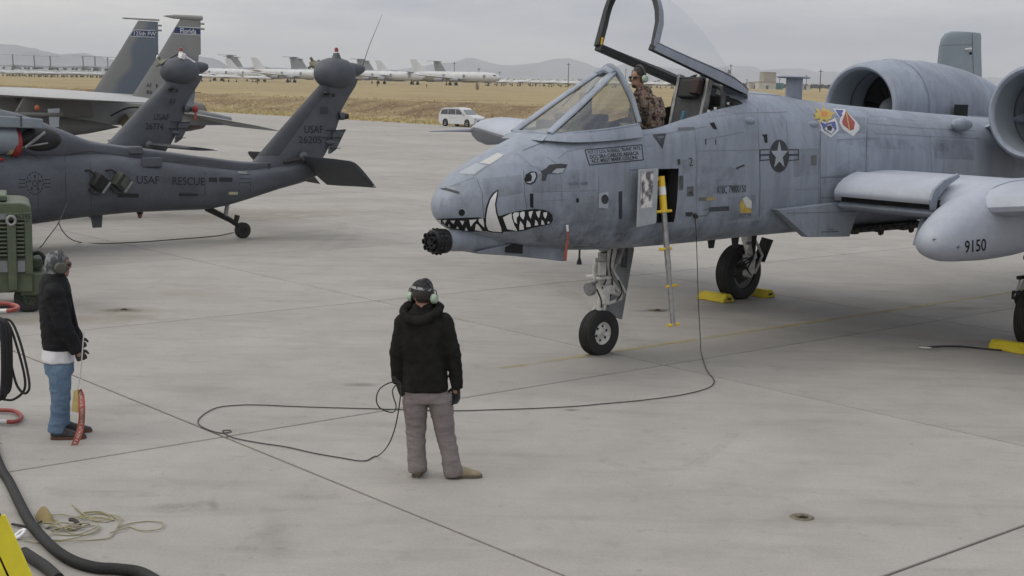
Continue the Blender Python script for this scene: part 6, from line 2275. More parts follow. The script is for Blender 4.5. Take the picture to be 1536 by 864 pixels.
# fleece jacket with hood lying on the shoulders
mb = MB()
rings_body(mb, [(J(634, 455, .015), .070, .074), (J(634, 464, .02), .100, .088), (J(634, 473, .01), .155, .10), (J(635, 482), .205, .125), (J(635, 496), .213, .138), (J(636, 520), .198, .140), (J(637, 548), .186, .135), (J(637, 570), .192, .138), (J(637, 580), .202, .142), (J(637, 585), .197, .138)], AX, AY, 24, 2.6)
for sh, el, wr, r in (((607, 485), (596, 530), (597, 574), 1), ((665, 485), (680, 530), (686, 583), 1)):
    a, b_, c = J(*sh), J(*el, -.03), J(*wr, .0)
    mb.tube([a, a.lerp(b_, .5), b_, b_.lerp(c, .5), c], [.088, .076, .066, .058, .050], 14)
    mb.sphere(a, .090, 12, 8)
fuse(mb, 'fleece_jacket', NAVYF, mid, .010, 3, ((.006, 5, 5, 12), (.002, 14, 14, 30)), 3.1)
mb = MB()
hd_ = spline([J(606, 466, .02), J(610, 477, -.09), J(627, 482, -.135), J(649, 474, -.10), J(660, 461, .02), J(648, 455, .07), J(618, 456, .07)], 5, True)
mb.tube(hd_ + [hd_[0]], .038, 10)
rings_body(mb, [(J(634, 486, -.10), .09, .05), (J(634, 480, -.07), .11, .06), (J(634, 470, -.02), .10, .06)], AX, AY, 16)
fuse(mb, 'hood', NAVYF, mid, .010, 2, ((.006, 12, 12, 16),), 1.0)
# trousers
mb = MB()
rings_body(mb, [(J(638, 572), .172, .115), (J(639, 588), .182, .125), (J(641, 602), .180, .122)], AX, AY, 22, 2.6)
for hp_, kn, an in (((623, 600), (624, 652), (626, 707)), ((660, 600), (669, 654), (681, 714))):
    a, b_, c = J(*hp_), J(*kn, .02), J(*an)
    mb.tube([a + AZ * .06, a, a.lerp(b_, .5), b_, b_.lerp(c, .5), b_.lerp(c, .88), c], [.102, .106, .096, .082, .077, .082, .078], 16)
fuse(mb, 'trousers', GTROU, mid, .009, 2, ((.006, 4, 4, 11), (.003, 9, 9, 30)), 5.2)
BOOT = mat('tan_suede_boot', (0.26, 0.215, 0.135), .85, var=.25, scale=12)
SOLE = mat('boot_sole', (0.10, 0.085, 0.06), .9)


def boot(heel, d, name, parent, m, sole_m, L=.29, w=.050):
    d = Vector(d).normalized()
    s = Vector((-d.y, d.x, 0))
    h = Vector(heel)
    h.z = 0
    mb = MB()
    rr = []
    for u, hw, zt in ((-.01, .020, .075), (.0, .036, .105), (.04, .042, .125), (.09, .042, .120), (.14, .045, .095), (.19, .050, .075), (.24, .048, .062), (.275, .036, .050), (.292, .014, .036)):
        c = h + d * (u * L / .29)
        rr.append([c + s * (hw * math.cos(a)) + AZ * (.024 + (zt - .024) * max(math.sin(a), -.0)) for a in np.linspace(-.35, PI + .35, 12)])
    mb.loft(rr)
    b0 = h + d * .045
    mb.tube([b0 + AZ * .08, b0 + AZ * .135], [.046, .046], 12)
    ob = fuse(mb, name, m, parent, .008, 2, ((.003, 20, 20, 20),))
    mb = MB()
    rr = []
    for zz in (.0, .026):
        ring = []
        for u, hw in ((-.012, .02), (.0, .038), (.05, .044), (.12, .042), (.20, .052), (.25, .048), (.285, .032), (.298, .012)):
            ring.append((u, hw))
        pts = [h + d * (u * L / .29) + s * hw + AZ * (zz + .002) for u, hw in ring] + [h + d * (u * L / .29) - s * hw + AZ * (zz + .002) for u, hw in ring[::-1]]
        rr.append(pts)
    mb.loft(rr)
    so = mb.build('sole', sole_m, ob, bevel=.004)
    return ob


boot(J(624, 716) + Vector((0, -.02, 0)), (.12, 1, 0), 'boot', mid, BOOT, SOLE)
boot(on_ground(671, 719) - Vector((o0.x, o0.y - .06, 0)), (.97, .10, 0), 'boot', mid, BOOT, SOLE)
mb = MB()
glove(mb, J(598, 576, -.03), J(603, 586, .0) - J(598, 575), (.6, -.6, .2), 1.15, .6, (.6, .6, 0))
fuse(mb, 'glove', GLOVE, mid, .005, 1)
mb = MB()
glove(mb, J(685, 580), Vector((-.08, .06, -1)), (-.75, .5, .1), 1.15, .42, (-.6, 0, 0))
fuse(mb, 'glove', GLOVE, mid, .005, 1)

# ---------------------------------------------------------------- man on the left, seen in profile
PY2 = 12.61
o1 = on_ground(95, 655)
lft = empty('person', (o1.x, o1.y, 0), 0, 'person in black jacket, jeans and pale hood holding a red streamer', 'person')
lft['group'] = 'people on the ramp'


def J(px, py, dy=0.0):
    return at_depth(px, py, PY2 + dy) - Vector((o1.x, o1.y, 0))


F2 = Vector((.93, .36, 0)).normalized()
S2 = Vector((-F2.y, F2.x, 0))        # towards the far side
BJ = mat('black_jacket', (0.007, 0.0075, 0.009), .8, col2=(.012, .0125, .015), scale=10, fine=.1, spec=.2, bump=.2, bscale=120)
JEAN = mat('blue_jeans', (0.085, 0.135, 0.205), .9, col2=(.13, .185, .26), scale=5, fine=.14, spec=.1, bump=.2, bscale=220)
hc2 = J(88, 397, 0)
mb = MB()
head_shape(mb, hc2, F2, AZ, 1.0, J(82, 424))
rings_body(mb, [(J(82, 424), .09, .13), (J(84, 450), .10, .15), (J(86, 500), .10, .15), (J(88, 545), .11, .14)], F2, S2)
for dy, sh, el, wr, hd2 in ((-.17, (82, 434), (92, 478), (112, 516), (119, 530)), (.17, (84, 432), (98, 474), (116, 508), (119, 524))):
    q = S2 * dy
    mb.tube([J(*sh) + q, J(*el) + q, J(*wr) + q * .9, J(*hd2) + q * .9], [.055, .042, .033, .028], 10)
for dy in (-.09, .09):
    q = S2 * dy
    mb.tube([J(89, 545) + q, J(89, 600) + q, J(85, 642) + q], [.085, .058, .042], 10)
fuse(mb, 'body', SKIN, lft, .009, 1)
# hood: pale, covers head and neck, open at the face
mb = MB()
rr = []
for i in range(12):
    th = PI * (.01 + .80 * i / 11)
    rr.append([hc2 - F2 * .012 + F2 * (.112 * math.sin(th) * math.cos(a)) + S2 * (.098 * math.sin(th) * math.sin(a)) + AZ * (.012 + .125 * math.cos(th)) for a in np.linspace(0, 2 * PI, 22)[:-1]])
mb.loft(rr)
mb.tube([hc2 - AZ * .06 - F2 * .01, J(81, 416)], [.088, .098], 14)
hood = fuse(mb, 'hood', mat('pale_camo_hood', (0.20, 0.20, 0.21), .9, col2=(.065, .068, .075), scale=11, lo=.44, hi=.56, spec=.1), lft, .008, 2, ((.004, 9, 9, 14),), 2.0)
# face opening: the hood stops behind the brow, cheek and chin show
bmh = bmesh.new()
bmh.from_mesh(hood.data)
gone = [v for v in bmh.verts if (v.co - hc2).dot(F2) > .062 and -.022 < (v.co - hc2).z < .050]
bmesh.ops.delete(bmh, geom=gone, context='VERTS')
bmh.to_mesh(hood.data)
bmh.free()
hs2 = empty('ear_defenders')
hs2.parent = lft
OLV = mat('ear_cup_olive', (0.06, 0.06, 0.045), .6, var=.3, scale=14)
for q in (-1, 1):
    cc = hc2 + S2 * (q * .096) - AZ * .018 + F2 * .012
    MB().lathe([(-.015, .044), (-.01, .058), (.02, .058), (.042, .044), (.046, 0)], cc, S2 * q, 18, caps=False).build('ear_cup', OLV, hs2)
arc = [hc2 + S2 * (math.cos(a) * .112) + AZ * (.012 + math.sin(a) * .132) + F2 * .01 for a in np.linspace(0, PI, 15)]
MB().tube(arc, .022, 8, flat=.6).build('headband', HSB, hs2)
gl = empty('sunglasses')
gl.parent = lft
MB().tube([hc2 + F2 * .03 + S2 * -.088 + AZ * .012, hc2 + F2 * .10 + S2 * -.062 + AZ * .012], .005, 6).build('temple', HSB, gl)
for q in (-1, 1):
    MB().sphere(hc2 + F2 * .094 + S2 * (q * .034) + AZ * .008, .026, 10, 8, (.7, 1, .75)).build('lens', HSB, gl)
# jacket
mb = MB()
rings_body(mb, [(J(82, 408), .075, .085), (J(81, 417), .11, .14), (J(82, 430), .135, .19), (J(84, 455), .145, .205), (J(86, 485), .150, .205), (J(88, 508), .150, .200), (J(88, 519), .146, .195), (J(88, 522), .14, .19)], F2, S2, 24, 2.5)
for dy, sh, el, wr in ((-.165, (80, 436), (92, 480), (115, 524)), (.165, (84, 434), (98, 474), (118, 515))):
    q = S2 * dy
    a, b_, c = J(*sh) + q, J(*el) + q * 1.15, J(*wr) + q * .9
    mb.tube([a, a.lerp(b_, .5), b_, b_.lerp(c, .5), c], [.092, .082, .074, .068, .060], 14)
    mb.sphere(a, .092, 12, 8)
fuse(mb, 'jacket', BJ, lft, .011, 3, ((.007, 8, 8, 13), (.003, 20, 20, 24)), 8.0)
mb = MB()
rings_body(mb, [(J(85, 406), .072, .082), (J(83, 413), .095, .11)], F2, S2, 18)
mb.build('collar', BJ, lft)
MB().tube(spline([J(104, 440) - S2 * .05, J(110, 470) - S2 * .06, J(118, 505) - S2 * .08], 4), .018, 8).build('front_placket', BJ, lft)
mb = MB()
rings_body(mb, [(J(88, 512), .136, .18), (J(88, 530), .142, .185), (J(88, 539), .146, .187), (J(88, 541), .138, .18)], F2, S2, 24, 2.5)
fuse(mb, 'white_shirt_hem', mat('white_shirt', (.60, .60, .64), .9, var=.1), lft, .010, 1, ((.006, 14, 14, 6),), 1.5)
mb = MB()
rings_body(mb, [(J(89, 532), .130, .165), (J(89, 548), .132, .165), (J(89, 560), .120, .16)], F2, S2, 22, 2.5)
for dy, kn, an in ((-.085, (90, 600), (84, 645)), (.085, (93, 598), (93, 640))):
    q = S2 * dy
    a, b_, c = J(89, 552) + q, J(*kn) + q, J(*an) + q
    mb.tube([a + AZ * .05, a, a.lerp(b_, .5), b_, b_.lerp(c, .5), c], [.10, .103, .095, .082, .074, .078], 16)
fuse(mb, 'jeans', JEAN, lft, .009, 2, ((.006, 5, 5, 11), (.003, 10, 10, 30)), 11.0)
SHOE = mat('dark_work_boot', (0.022, 0.020, 0.020), .6, var=.3, scale=10)
SOLR = mat('brown_rubber_sole', (0.12, 0.055, 0.035), .85, var=.2)
boot(on_ground(78, 659) - Vector((o1.x, o1.y, 0)), (.97, .22, 0), 'boot', lft, SHOE, SOLR, .30)
boot(on_ground(77, 652) - Vector((o1.x, o1.y, 0)) + Vector((.05, .05, 0)), (.93, .36, 0), 'boot', lft, SHOE, SOLR, .30)
for dy, w_, k in ((-.15, (114, 519), 0), (.15, (117, 510), 1)):
    mb = MB()
    glove(mb, J(*w_) + S2 * dy, Vector((.45, -.05, -1)), (.8, .1, .35), 1.15, 1.05, (-.4, 0, 0))
    fuse(mb, 'glove', GLOVE, lft, .005, 1)

# things he holds: lanyard with yellow tag and long red streamer
st = empty('warning_streamer', tuple(o1 + J(117, 540, -.15)), 0, 'red streamer and yellow tag on a white cord hanging from a gloved hand', 'streamer')
bpy.context.view_layer.update()


def K(px, py, dy=-.20):
    return at_depth(px, py, PY2 + dy) - st.location


MB().tube(spline([K(126, 497), K(123, 535), K(120, 565), K(116, 585)], 4), .006, 6).build('cord', mat('cord_white', (.42, .42, .41), .9), st)
q = [K(110, 586), K(120, 584), K(117, 619), K(107, 617)]
MB().add(q + [p + Vector((.004, .02, 0)) for p in q], [(0, 1, 2, 3), (7, 6, 5, 4), (0, 4, 5, 1), (1, 5, 6, 2), (2, 6, 7, 3), (3, 7, 4, 0)]).build('tag', mat('tag_yellow', (.42, .34, .14), .7, var=.2, scale=12), st)
left_e = [(117, 586), (117.5, 605), (118, 625), (114.5, 646), (105, 671)]
right_e = [(122, 583), (127, 597), (127.5, 625), (124.5, 648), (113, 676)]
le_, re_ = spline([(a, b, 0) for a, b in left_e], 5), spline([(a, b, 0) for a, b in right_e], 5)
rr = []
for i, (a, b) in enumerate(zip(le_, re_)):
    dd = -.22 + .02 * math.sin(i * .6) - .10 * (i / len(le_)) ** 2
    p, q = K(a.x, a.y, dd), K(b.x, b.y, dd + .015)
    if p.z + st.location.z < .006:
        p.z = .006 - st.location.z
    if q.z + st.location.z < .006:
        q.z = .006 - st.location.z
    rr.append([p, q, q + Vector((0, .003, 0)), p + Vector((0, .003, 0))])
rb = MB().loft(rr).build('streamer', mat('streamer_red', (.33, .075, .055), .85, var=.25, scale=16), st)
RB = bvh_of([rb])
vs_t, fs_t = text_mesh('REMOVE BEFORE FLIGHT', .01)
pts = []
for u, v in vs_t:
    i = (.06 + .86 * u) * (len(le_) - 1)
    a = le_[int(i)].lerp(le_[min(int(i) + 1, len(le_) - 1)], i - int(i))
    b = re_[int(i)].lerp(re_[min(int(i) + 1, len(re_) - 1)], i - int(i))
    p = b.lerp(a, .28 + .44 * v)
    pts.append((p.x, p.y))
drape(fs_t, pts, RB, 'lettering', mat('streamer_lettering', (.42, .36, .34), .85), st, .004)

# ---------------------------------------------------------------- person in the cockpit
PY3 = 17.12
o2 = at_depth(968, 185, PY3)
pil = empty('person', tuple(o2), 0, 'person with sunglasses and camouflage jacket in the open cockpit', 'person')
pil['group'] = 'people on the ramp'


def J(px, py, dy=0.0):
    return at_depth(px, py, PY3 + dy) - o2


def camo():
    m = bpy.data.materials.new('camouflage_cloth')
    m.use_nodes = True
    N, L = m.node_tree.nodes, m.node_tree.links
    b = N['Principled BSDF']
    b.inputs['Roughness'].default_value = .95
    b.inputs['Specular IOR Level'].default_value = .1
    t = N.new('ShaderNodeTexCoord')
    v = N.new('ShaderNodeTexNoise')
    v.inputs['Scale'].default_value = 17
    v.inputs['Detail'].default_value = 2
    L.new(t.outputs['Object'], v.inputs['Vector'])
    r = N.new('ShaderNodeValToRGB')
    r.color_ramp.interpolation = 'CONSTANT'
    el = r.color_ramp.elements
    el[0].position, el[0].color = 0, (.035, .026, .022, 1)
    el[1].position, el[1].color = .40, (.11, .082, .07, 1)
    for p, c in ((.50, (.20, .155, .13, 1)), (.60, (.06, .045, .04, 1)), (.66, (.24, .20, .17, 1))):
        e = el.new(p)
        e.color = c
    L.new(v.outputs['Fac'], r.inputs[0])
    L.new(r.outputs[0], b.inputs['Base Color'])
    return m


CAMO = camo()
F3 = Vector((-.72, -.69, 0)).normalized()
hc3 = J(957, 117)
S3 = Vector((-F3.y, F3.x, 0))
mb = MB()
head_shape(mb, hc3, F3, AZ, 1.02, J(966, 142))
rings_body(mb, [(J(968, 146), .12, .08), (J(970, 165), .15, .10), (J(972, 190), .15, .10), (J(974, 215), .14, .10)], S3, F3)
mb.tube([J(980, 150) , J(988, 175, -.06), J(975, 196, -.14)], [.05, .045, .04], 10)
mb.tube([J(955, 148, .02), J(950, 172, -.02), J(962, 196, -.12)], [.05, .045, .04], 10)
fuse(mb, 'body', SKIN, pil, .009, 1)
mb = MB()
rr = []
for i in range(9):
    th = PI * (.02 + .50 * i / 8)
    rr.append([hc3 - F3 * .012 + F3 * (.102 * math.sin(th) * math.cos(a)) + S3 * (.086 * math.sin(th) * math.sin(a)) + AZ * (.030 + .105 * math.cos(th)) for a in np.linspace(0, 2 * PI, 20)[:-1]])
mb.loft(rr)
fuse(mb, 'hair', HAIR, pil, .007, 1, ((.003, 40, 40, 40),))
mb = MB()
mb.sphere(hc3 + F3 * .062 - AZ * .092, .034, 12, 8, (1, 1, .9))
fuse(mb, 'beard', HAIR, pil, .006, 1)
g3 = empty('sunglasses')
g3.parent = pil
for q in (-1, 1):
    MB().sphere(hc3 + F3 * .094 + S3 * (q * .036) + AZ * .006, .030, 12, 8, (.9, .9, .62)).build('lens', HSB, g3)
    MB().tube([hc3 + F3 * .090 + S3 * (q * .066) + AZ * .010, hc3 + F3 * .01 + S3 * (q * .084) + AZ * .012], .006, 6).build('temple', HSB, g3)
h3 = empty('headset')
h3.parent = pil
for q in (-1, 1):
    cc = hc3 + S3 * (q * .086) - AZ * .010 - F3 * .008
    MB().lathe([(0, .0), (0, .040), (.012, .047), (.038, .044), (.050, .030), (.052, 0)], cc, S3 * q, 18, caps=False).build('ear_cup', HSG, h3)
    MB().lathe([(-.012, .034), (-.010, .046), (.006, .046), (.008, .036)], cc, S3 * q, 18, caps=False).build('ear_cushion', HSB, h3)
arc = [hc3 + S3 * (math.cos(a) * .100) + AZ * (.01 + math.sin(a) * .142) - F3 * .012 for a in np.linspace(0, PI, 15)]
MB().tube(arc, .010, 8, flat=1.5).build('headband', HSB, h3)
mb = MB()
rings_body(mb, [(J(962, 137), .075, .075), (J(967, 144), .145, .10), (J(969, 154), .195, .128), (J(971, 170), .205, .140), (J(973, 190), .205, .142), (J(975, 214), .195, .14)], S3, F3, 24, 2.5)
a, b_, c = J(983, 150, -.02), J(990, 172, -.08), J(978, 192, -.16)
mb.tube([a, a.lerp(b_, .5), b_, b_.lerp(c, .5), c], [.085, .078, .070, .062, .055], 14)
a, b_, c = J(955, 150, .0), J(950, 172, -.05), J(960, 194, -.14)
mb.tube([a, b_, c], [.080, .066, .054], 14)
fuse(mb, 'camouflage_jacket', CAMO, pil, .011, 2, ((.008, 9, 9, 12), (.003, 20, 20, 24)), 4.0)
mb = MB()
mb.tube(spline([J(955, 143, -.09), J(959, 133, -.04), J(972, 134, -.02), J(977, 146, -.02)], 5), [.03] * 16, 10)
fuse(mb, 'folded_collar', CAMO, pil, .008, 1, ((.004, 16, 16, 16),))
for pts_ in ([J(957, 148, -.16), J(963, 166, -.17), J(966, 186, -.18)], [J(972, 150, -.15), J(972, 166, -.175), J(968, 186, -.18)], [J(957, 170, -.18), J(974, 172, -.185)]):
    MB().tube(spline(pts_, 4), .014, 6, flat=.5).build('harness_strap', HSB, pil)
# ================================================================== ground equipment
# ---- wheel chocks
CHY = mat('chock_yellow', (0.50, 0.40, 0.015), .6, col2=(.33, .26, .02), scale=7, lo=.48, hi=.7)


def chock(loc, rz, label, L=.60):
    c = empty('wheel_chock', loc, rz, label, 'chock', 'yellow wheel chocks')
    c.scale = (.85, .95, .85)
    MB().prism([(-.16, 0), (.16, 0), (.15, .07), (.07, .155), (-.07, .155), (-.15, .07)], 'y', -L / 2, L / 2).build('wedge', CHY, c, bevel=.018)
    for y in (-L / 2 - .012, L / 2 + .002):
        MB().bb(-.05, .05, y, y + .010, .05, .09).build('rope_lug', COCK, c)
    return c


JM = jet.matrix_world


def jw(x, y, z=0.0):
    return JM @ Vector((x, y, z))


def arc_y(x):
    return x


jr = PI / 2 - YAW
chock(tuple(jw(5.35 - .50, 2.66)), jr, 'yellow chock in front of the far main wheel')
chock(tuple(jw(5.35 + .52, 2.64)), jr, 'yellow chock behind the far main wheel')
chock(tuple(jw(5.35 - .52, -2.60)), jr, 'yellow chock in front of the near main wheel at the right edge', .66)
# short rope from the near chock
rp = [on_ground(1503, 527), on_ground(1470, 524), on_ground(1440, 521), on_ground(1410, 521), on_ground(1385, 523)]
ro = MB().tube(spline([p + Vector((0, 0, .014)) for p in rp], 6), .013, 6).build('chock_rope', mat('dark_rope', (.03, .028, .025), .9))
tag(ro, 'short dark rope on the concrete leading to the near yellow chock', 'rope')
we = MB().sphere(on_ground(1388, 523) + Vector((0, 0, .012)), .03, 10, 6, (3.2, 1.2, .4)).build('rope_end', mat('rope_end_white', (.5, .5, .5), .8), ro)

# ---- intercom cable: jet socket -> ground loops -> hand of the person in the middle
CB = mat('intercom_cable', (0.022, 0.022, 0.024), .6)
sock = jet.matrix_world @ hull_at(1042, 323)
z0 = .010


def gp(px, py, h=z0):
    p = on_ground(px, py)
    p.z = h
    return p


def drop(px, py, t):
    a = sock.lerp(gp(1052, 530), t)
    d = pix_ray(px, py)
    return CAM_P + d * (a.y / d.y)


path = [sock, drop(1044, 345, .08), drop(1046, 400, .33), drop(1047.5, 450, .56), drop(1050, 500, .82)]
path += [gp(1052, 533), gp(1060, 556), gp(1069, 568), gp(1071, 575), gp(1060, 584), gp(1020, 594), gp(960, 602), gp(905, 607), gp(860, 611), gp(800, 614), gp(740, 616), gp(690, 617.5), gp(640, 617), gp(560, 614.5), gp(500, 613), gp(440, 611), gp(395, 609), gp(360, 609), gp(325, 613), gp(303, 625), gp(297, 636), gp(310, 645), gp(330, 651), gp(345, 649.5), gp(345, 647), gp(334, 648), gp(350, 658), gp(390, 666), gp(430, 672), gp(470, 681), gp(510, 688), gp(545, 693)]


def hold(px, py, dy):
    return at_depth(px, py, 11.55 + dy)


path += [gp(566, 686), hold(582, 668, .10), hold(593, 640, .0), hold(600, 600, -.06), hold(601, 577, -.06), hold(598, 574, -.06), hold(585, 574, -.10), hold(570, 583, -.14), hold(564.5, 598, -.16), hold(569, 611, -.14), hold(583, 618, -.10), hold(592, 617, -.08), hold(594, 608, -.08), hold(590, 595, -.08), hold(589, 585, -.07), hold(594, 577, -.06)]
sp_ = [Vector((p.x, p.y, max(p.z, .007))) for p in spline(path, 6)]
co_ = MB().tube(sp_, .0055, 6).build('intercom_cable', CB)
tag(co_, 'long black intercom cable looping over the concrete from jet to hand', 'cable')
MB().lathe([(0, .0), (0, .03), (.05, .025), (.05, 0)], sock + Vector((0, -.0, 0)), (.4, -.8, -.3), 10, caps=False).build('plug', COCK, co_)

# ---- static line of the helicopter
hp0 = h1.matrix_world @ Vector((-4.06, -.62, 1.05))
hb_ = bvh_of([hb])
hh = hb_.ray_cast(CAM_P, pix_ray(101, 304))
a0 = hh[0] if hh[0] is not None else hp0
g1 = on_ground(60, 372)
pl = [a0 + Vector((0, -.03, 0)), at_depth(88, 334, a0.y - .1), at_depth(72, 356, a0.y - .3), g1 + Vector((0, 0, .01)), on_ground(40, 385) + Vector((0, 0, .01))]
so1 = MB().tube(spline(pl, 6), .010, 6).build('tie_down_line', mat('grey_line', (.10, .10, .095), .8))
tag(so1, 'short grey tie-down line slanting from the near helicopter to the ground', 'line')
pl = [at_depth(88, 334, a0.y - .1), at_depth(93, 345, a0.y - .1), at_depth(104, 357, a0.y), on_ground(120, 364) + Vector((0, 0, .01)), on_ground(150, 366) + Vector((0, 0, .01)), on_ground(205, 364) + Vector((0, 0, .01)), on_ground(260, 360) + Vector((0, 0, .01)), on_ground(310, 356) + Vector((0, 0, .01)), on_ground(335, 353) + Vector((0, 0, .01)), on_ground(350, 350) + Vector((0, 0, .02))]
so2 = MB().tube(spline(pl, 6), .010, 6).build('grounding_cable', mat('dark_cable', (.045, .045, .045), .8))
tag(so2, 'dark grounding cable along the concrete to the helicopter tail wheel', 'cable')

# ---- green generator cart
g0 = on_ground(51, 470)
cart = empty('generator_cart', (g0.x, g0.y, 0), math.radians(20), 'olive green generator cart with slatted grille at the left edge', 'cart')
GRN = mat('olive_enamel', (0.074, 0.094, 0.052), .55, col2=(.052, .068, .040), scale=4, fine=.06)
GRD = mat('olive_dark', (0.045, 0.06, 0.035), .6, var=.3, scale=5)
GPL = mat('pale_panel', (0.16, 0.17, 0.185), .6, var=.2, scale=4)
rr = []
for y in (0, 1.35):
    pts_ = [(-2.7, .30), (0.0, .30), (0.0, 1.46), (-.02, 1.52), (-.07, 1.555), (-.15, 1.57), (-2.7, 1.60)]
    rr.append([Vector((x, y + .03, z)) for x, z in pts_])
MB().loft(rr).build('body', GRN, cart, bevel=.02)
MB().bb(-2.6, -.32, .15, 1.2, 1.58, 1.665).build('lid', GRN, cart, bevel=.02)
MB().bb(-2.6, -.10, .0, .035, .80, 1.33).build('grille_recess', HOLE, cart)
for i in range(9):
    for (xa, xb) in ((-.50, -.335), (-.205, -.105), (-.95, -.55)):
        MB().box(((xa + xb) / 2, -.005, .83 + i * .056), (xb - xa, .05, .020), Matrix.Rotation(math.radians(-32), 3, 'X')).build('louvre', GRN, cart)
MB().bb(-.33, -.21, -.045, .035, .34, 1.28).build('lift_post', GRN, cart, bevel=.008)
MB().bb(-.54, -.50, -.02, .035, .78, 1.36).build('grille_post', GRN, cart)
MB().bb(-2.6, -.02, -.012, .04, 1.33, 1.43).build('top_rail', GRN, cart, bevel=.006)
MB().bb(-.62, -.335, -.025, -.012, 1.345, 1.42).build('pale_strip', GPL, cart)
MB().bb(-1.2, -.335, -.02, .035, .60, .76).build('pale_lower_strip', GPL, cart)
MB().bb(-.205, -.10, -.02, .035, .60, .76).build('pale_lower_strip', GPL, cart)
MB().bb(-.10, .004, -.01, .035, .56, 1.44).build('corner_post', GRN, cart, bevel=.006)
ring = [Vector((-.27 + .055 * math.cos(a), -.05, 1.33 + .062 * math.sin(a))) for a in np.linspace(0, 2 * PI, 19)]
MB().tube(ring, .022, 8).build('lifting_ring', STEEL, cart)
MB().bb(-.18, .18, .1, 1.2, .24, .56).build('lower_box', GRN, cart, bevel=.02)
MB().bb(.0, .14, .3, .7, .60, .74).build('hitch', GRD, cart, bevel=.02)
MB().tube(spline([(0, .4, .80), (.10, .35, .82), (.16, .35, .74), (.12, .35, .64)], 4), .03, 8).build('air_line', COCK, cart)
wheel('wheel', (-.06, .18, .20), .205, .16, cart, .10, GRD, tread=3)
wheel('wheel', (-2.2, .18, .20), .205, .16, cart, .10, GRD, tread=3)
text_flat('46395', (-.225, -.0135, 1.345), (1, 0, 0), (0, 0, 1), .21, .075, 'fleet_number', mat('stencil_black', (.012, .015, .012), .8), cart, .01)
text_flat('16', (-.10, -.0135, 1.30), (1, 0, 0), (0, 0, 1), .06, .035, 'small_number', mat('stencil_black', (.012, .015, .012)), cart)

# ---- hose stand with red and white bars, coiled hose hanging from it
HY = 13.0
hs0 = on_ground(0, 626)
stand = empty('hose_stand', (hs0.x - .6, hs0.y, 0), 0, 'hose stand with red and white rails at the left edge', 'stand')
bpy.context.view_layer.update()
WR, RR_ = mat('rail_white', (.58, .58, .58), .5, var=.12), mat('rail_red', (.27, .045, .035), .5, var=.2, scale=10)


def HL(px, py, Y):
    return at_depth(px, py, Y) - stand.location


for (pts_, k) in (([(-70, 454, .3), (0, 455, .3), (20, 457.5, .3), (27, 461, .15), (20, 465, 0), (0, 466.5, 0), (-70, 467, 0)], 0), ([(-70, 616, .45), (0, 617, .45), (22, 618.5, .42), (32, 623.5, .2), (22, 629, 0), (0, 632, 0), (-70, 634, 0)], 1)):
    P_ = [HL(x, y, HY + d) for x, y, d in pts_]
    if k:
        P_ = [Vector((p.x, p.y, .035)) for p in P_]
    S_ = spline(P_, 6)
    n = len(S_)
    MB().tube(S_[3:29], .021, 10).build('red_rail', RR_, stand)
    MB().tube(S_[28:], .021, 10).build('white_rail', WR, stand)
for yy in (0.0, .35):
    MB().tube([Vector((-.32, yy, .04)), Vector((-.32, yy, 1.10))], .03, 10).build('upright', WR, stand)
MB().tube([Vector((-.32, 0, 1.0)), Vector((-.32, .35, 1.0))], .025, 10).build('cross_bar', RR_, stand)
coil = empty('coiled_hose', tuple(at_depth(0, 600, HY)), 0, 'black hose hanging in long coils from the hose stand', 'hose')
bpy.context.view_layer.update()
HOSEM = mat('black_hose', (0.016, 0.016, 0.017), .55, var=.3, scale=14)
rc = random.Random(11)
for i in range(11):
    if i < 9:
        xr = 3 + i * 1.9 + rc.uniform(-1, 1)
        xl = -46 + i * 2
        yt, yb = 477 + rc.uniform(-2, 3), 596 + rc.uniform(-4, 4)
    else:
        xr, xl = (41, 45)[i - 9], -40
        yt, yb = 476, (592, 597)[i - 9]
    Y0 = HY - .12 + .022 * i
    if i < 9:
        lp = [(xl, 540), (xl + 12, yt + 6), ((xl + xr) / 2, yt), (xr - 4, yt + 12), (xr, 540), (xr - 2, yb - 10), (xr - 12, yb), ((xl + xr) / 2, yb + 3), (xl + 8, yb - 8)]
    else:
        lp = [[(-6, 486), (6, 479), (18, 484), (30, 512), (41, 556), (44, 582), (36, 590), (25, 577), (17, 548), (10, 520), (-2, 505)], [(-10, 490), (2, 481), (14, 488), (26, 522), (36, 560), (37, 583), (26, 596), (12, 600), (-6, 590), (-14, 540)]][i - 9]
    pts_ = [at_depth(x, y, Y0 + .01 * math.sin(k)) - coil.location for k, (x, y) in enumerate(lp)]
    MB().tube(spline(pts_, 6, True) + [pts_[0]], .0125, 8).build('hose_turn', HOSEM, coil)

# ---- thick black air duct on the ground, bottom left
dp = [gp(-60, 600, .05), gp(-25, 645, .05), gp(0, 706, .04), gp(14, 730, .04), gp(31, 765, .04), gp(47, 794, .04), gp(71, 822, .04), gp(94, 841, .04), gp(118, 853, .04), gp(146, 860, .04), gp(177, 862, .04), gp(213, 868, .04), gp(250, 890, .04)]
S_ = spline(dp, 8)
rib = []
for i, p in enumerate(S_):
    pass
S_ = spline(dp, 44)
du = MB().tube(S_, [.040 if i % 4 < 2 else .0370 for i in range(len(S_))], 12).build('air_duct', mat('ribbed_duct', (0.009, 0.0095, 0.010), .75, var=.4, scale=9), angle=60)
tag(du, 'thick black air hose curving across the lower left corner', 'hose')
dp = [gp(36, 838, .045), gp(54, 850, .045), gp(70, 861, .045), gp(88, 878, .045)]
du2 = MB().tube(spline(dp, 6), .040, 14).build('air_duct', mat('ribbed_duct', (0, 0, 0)))
tag(du2, 'short stretch of black air hose beside the yellow beam', 'hose')

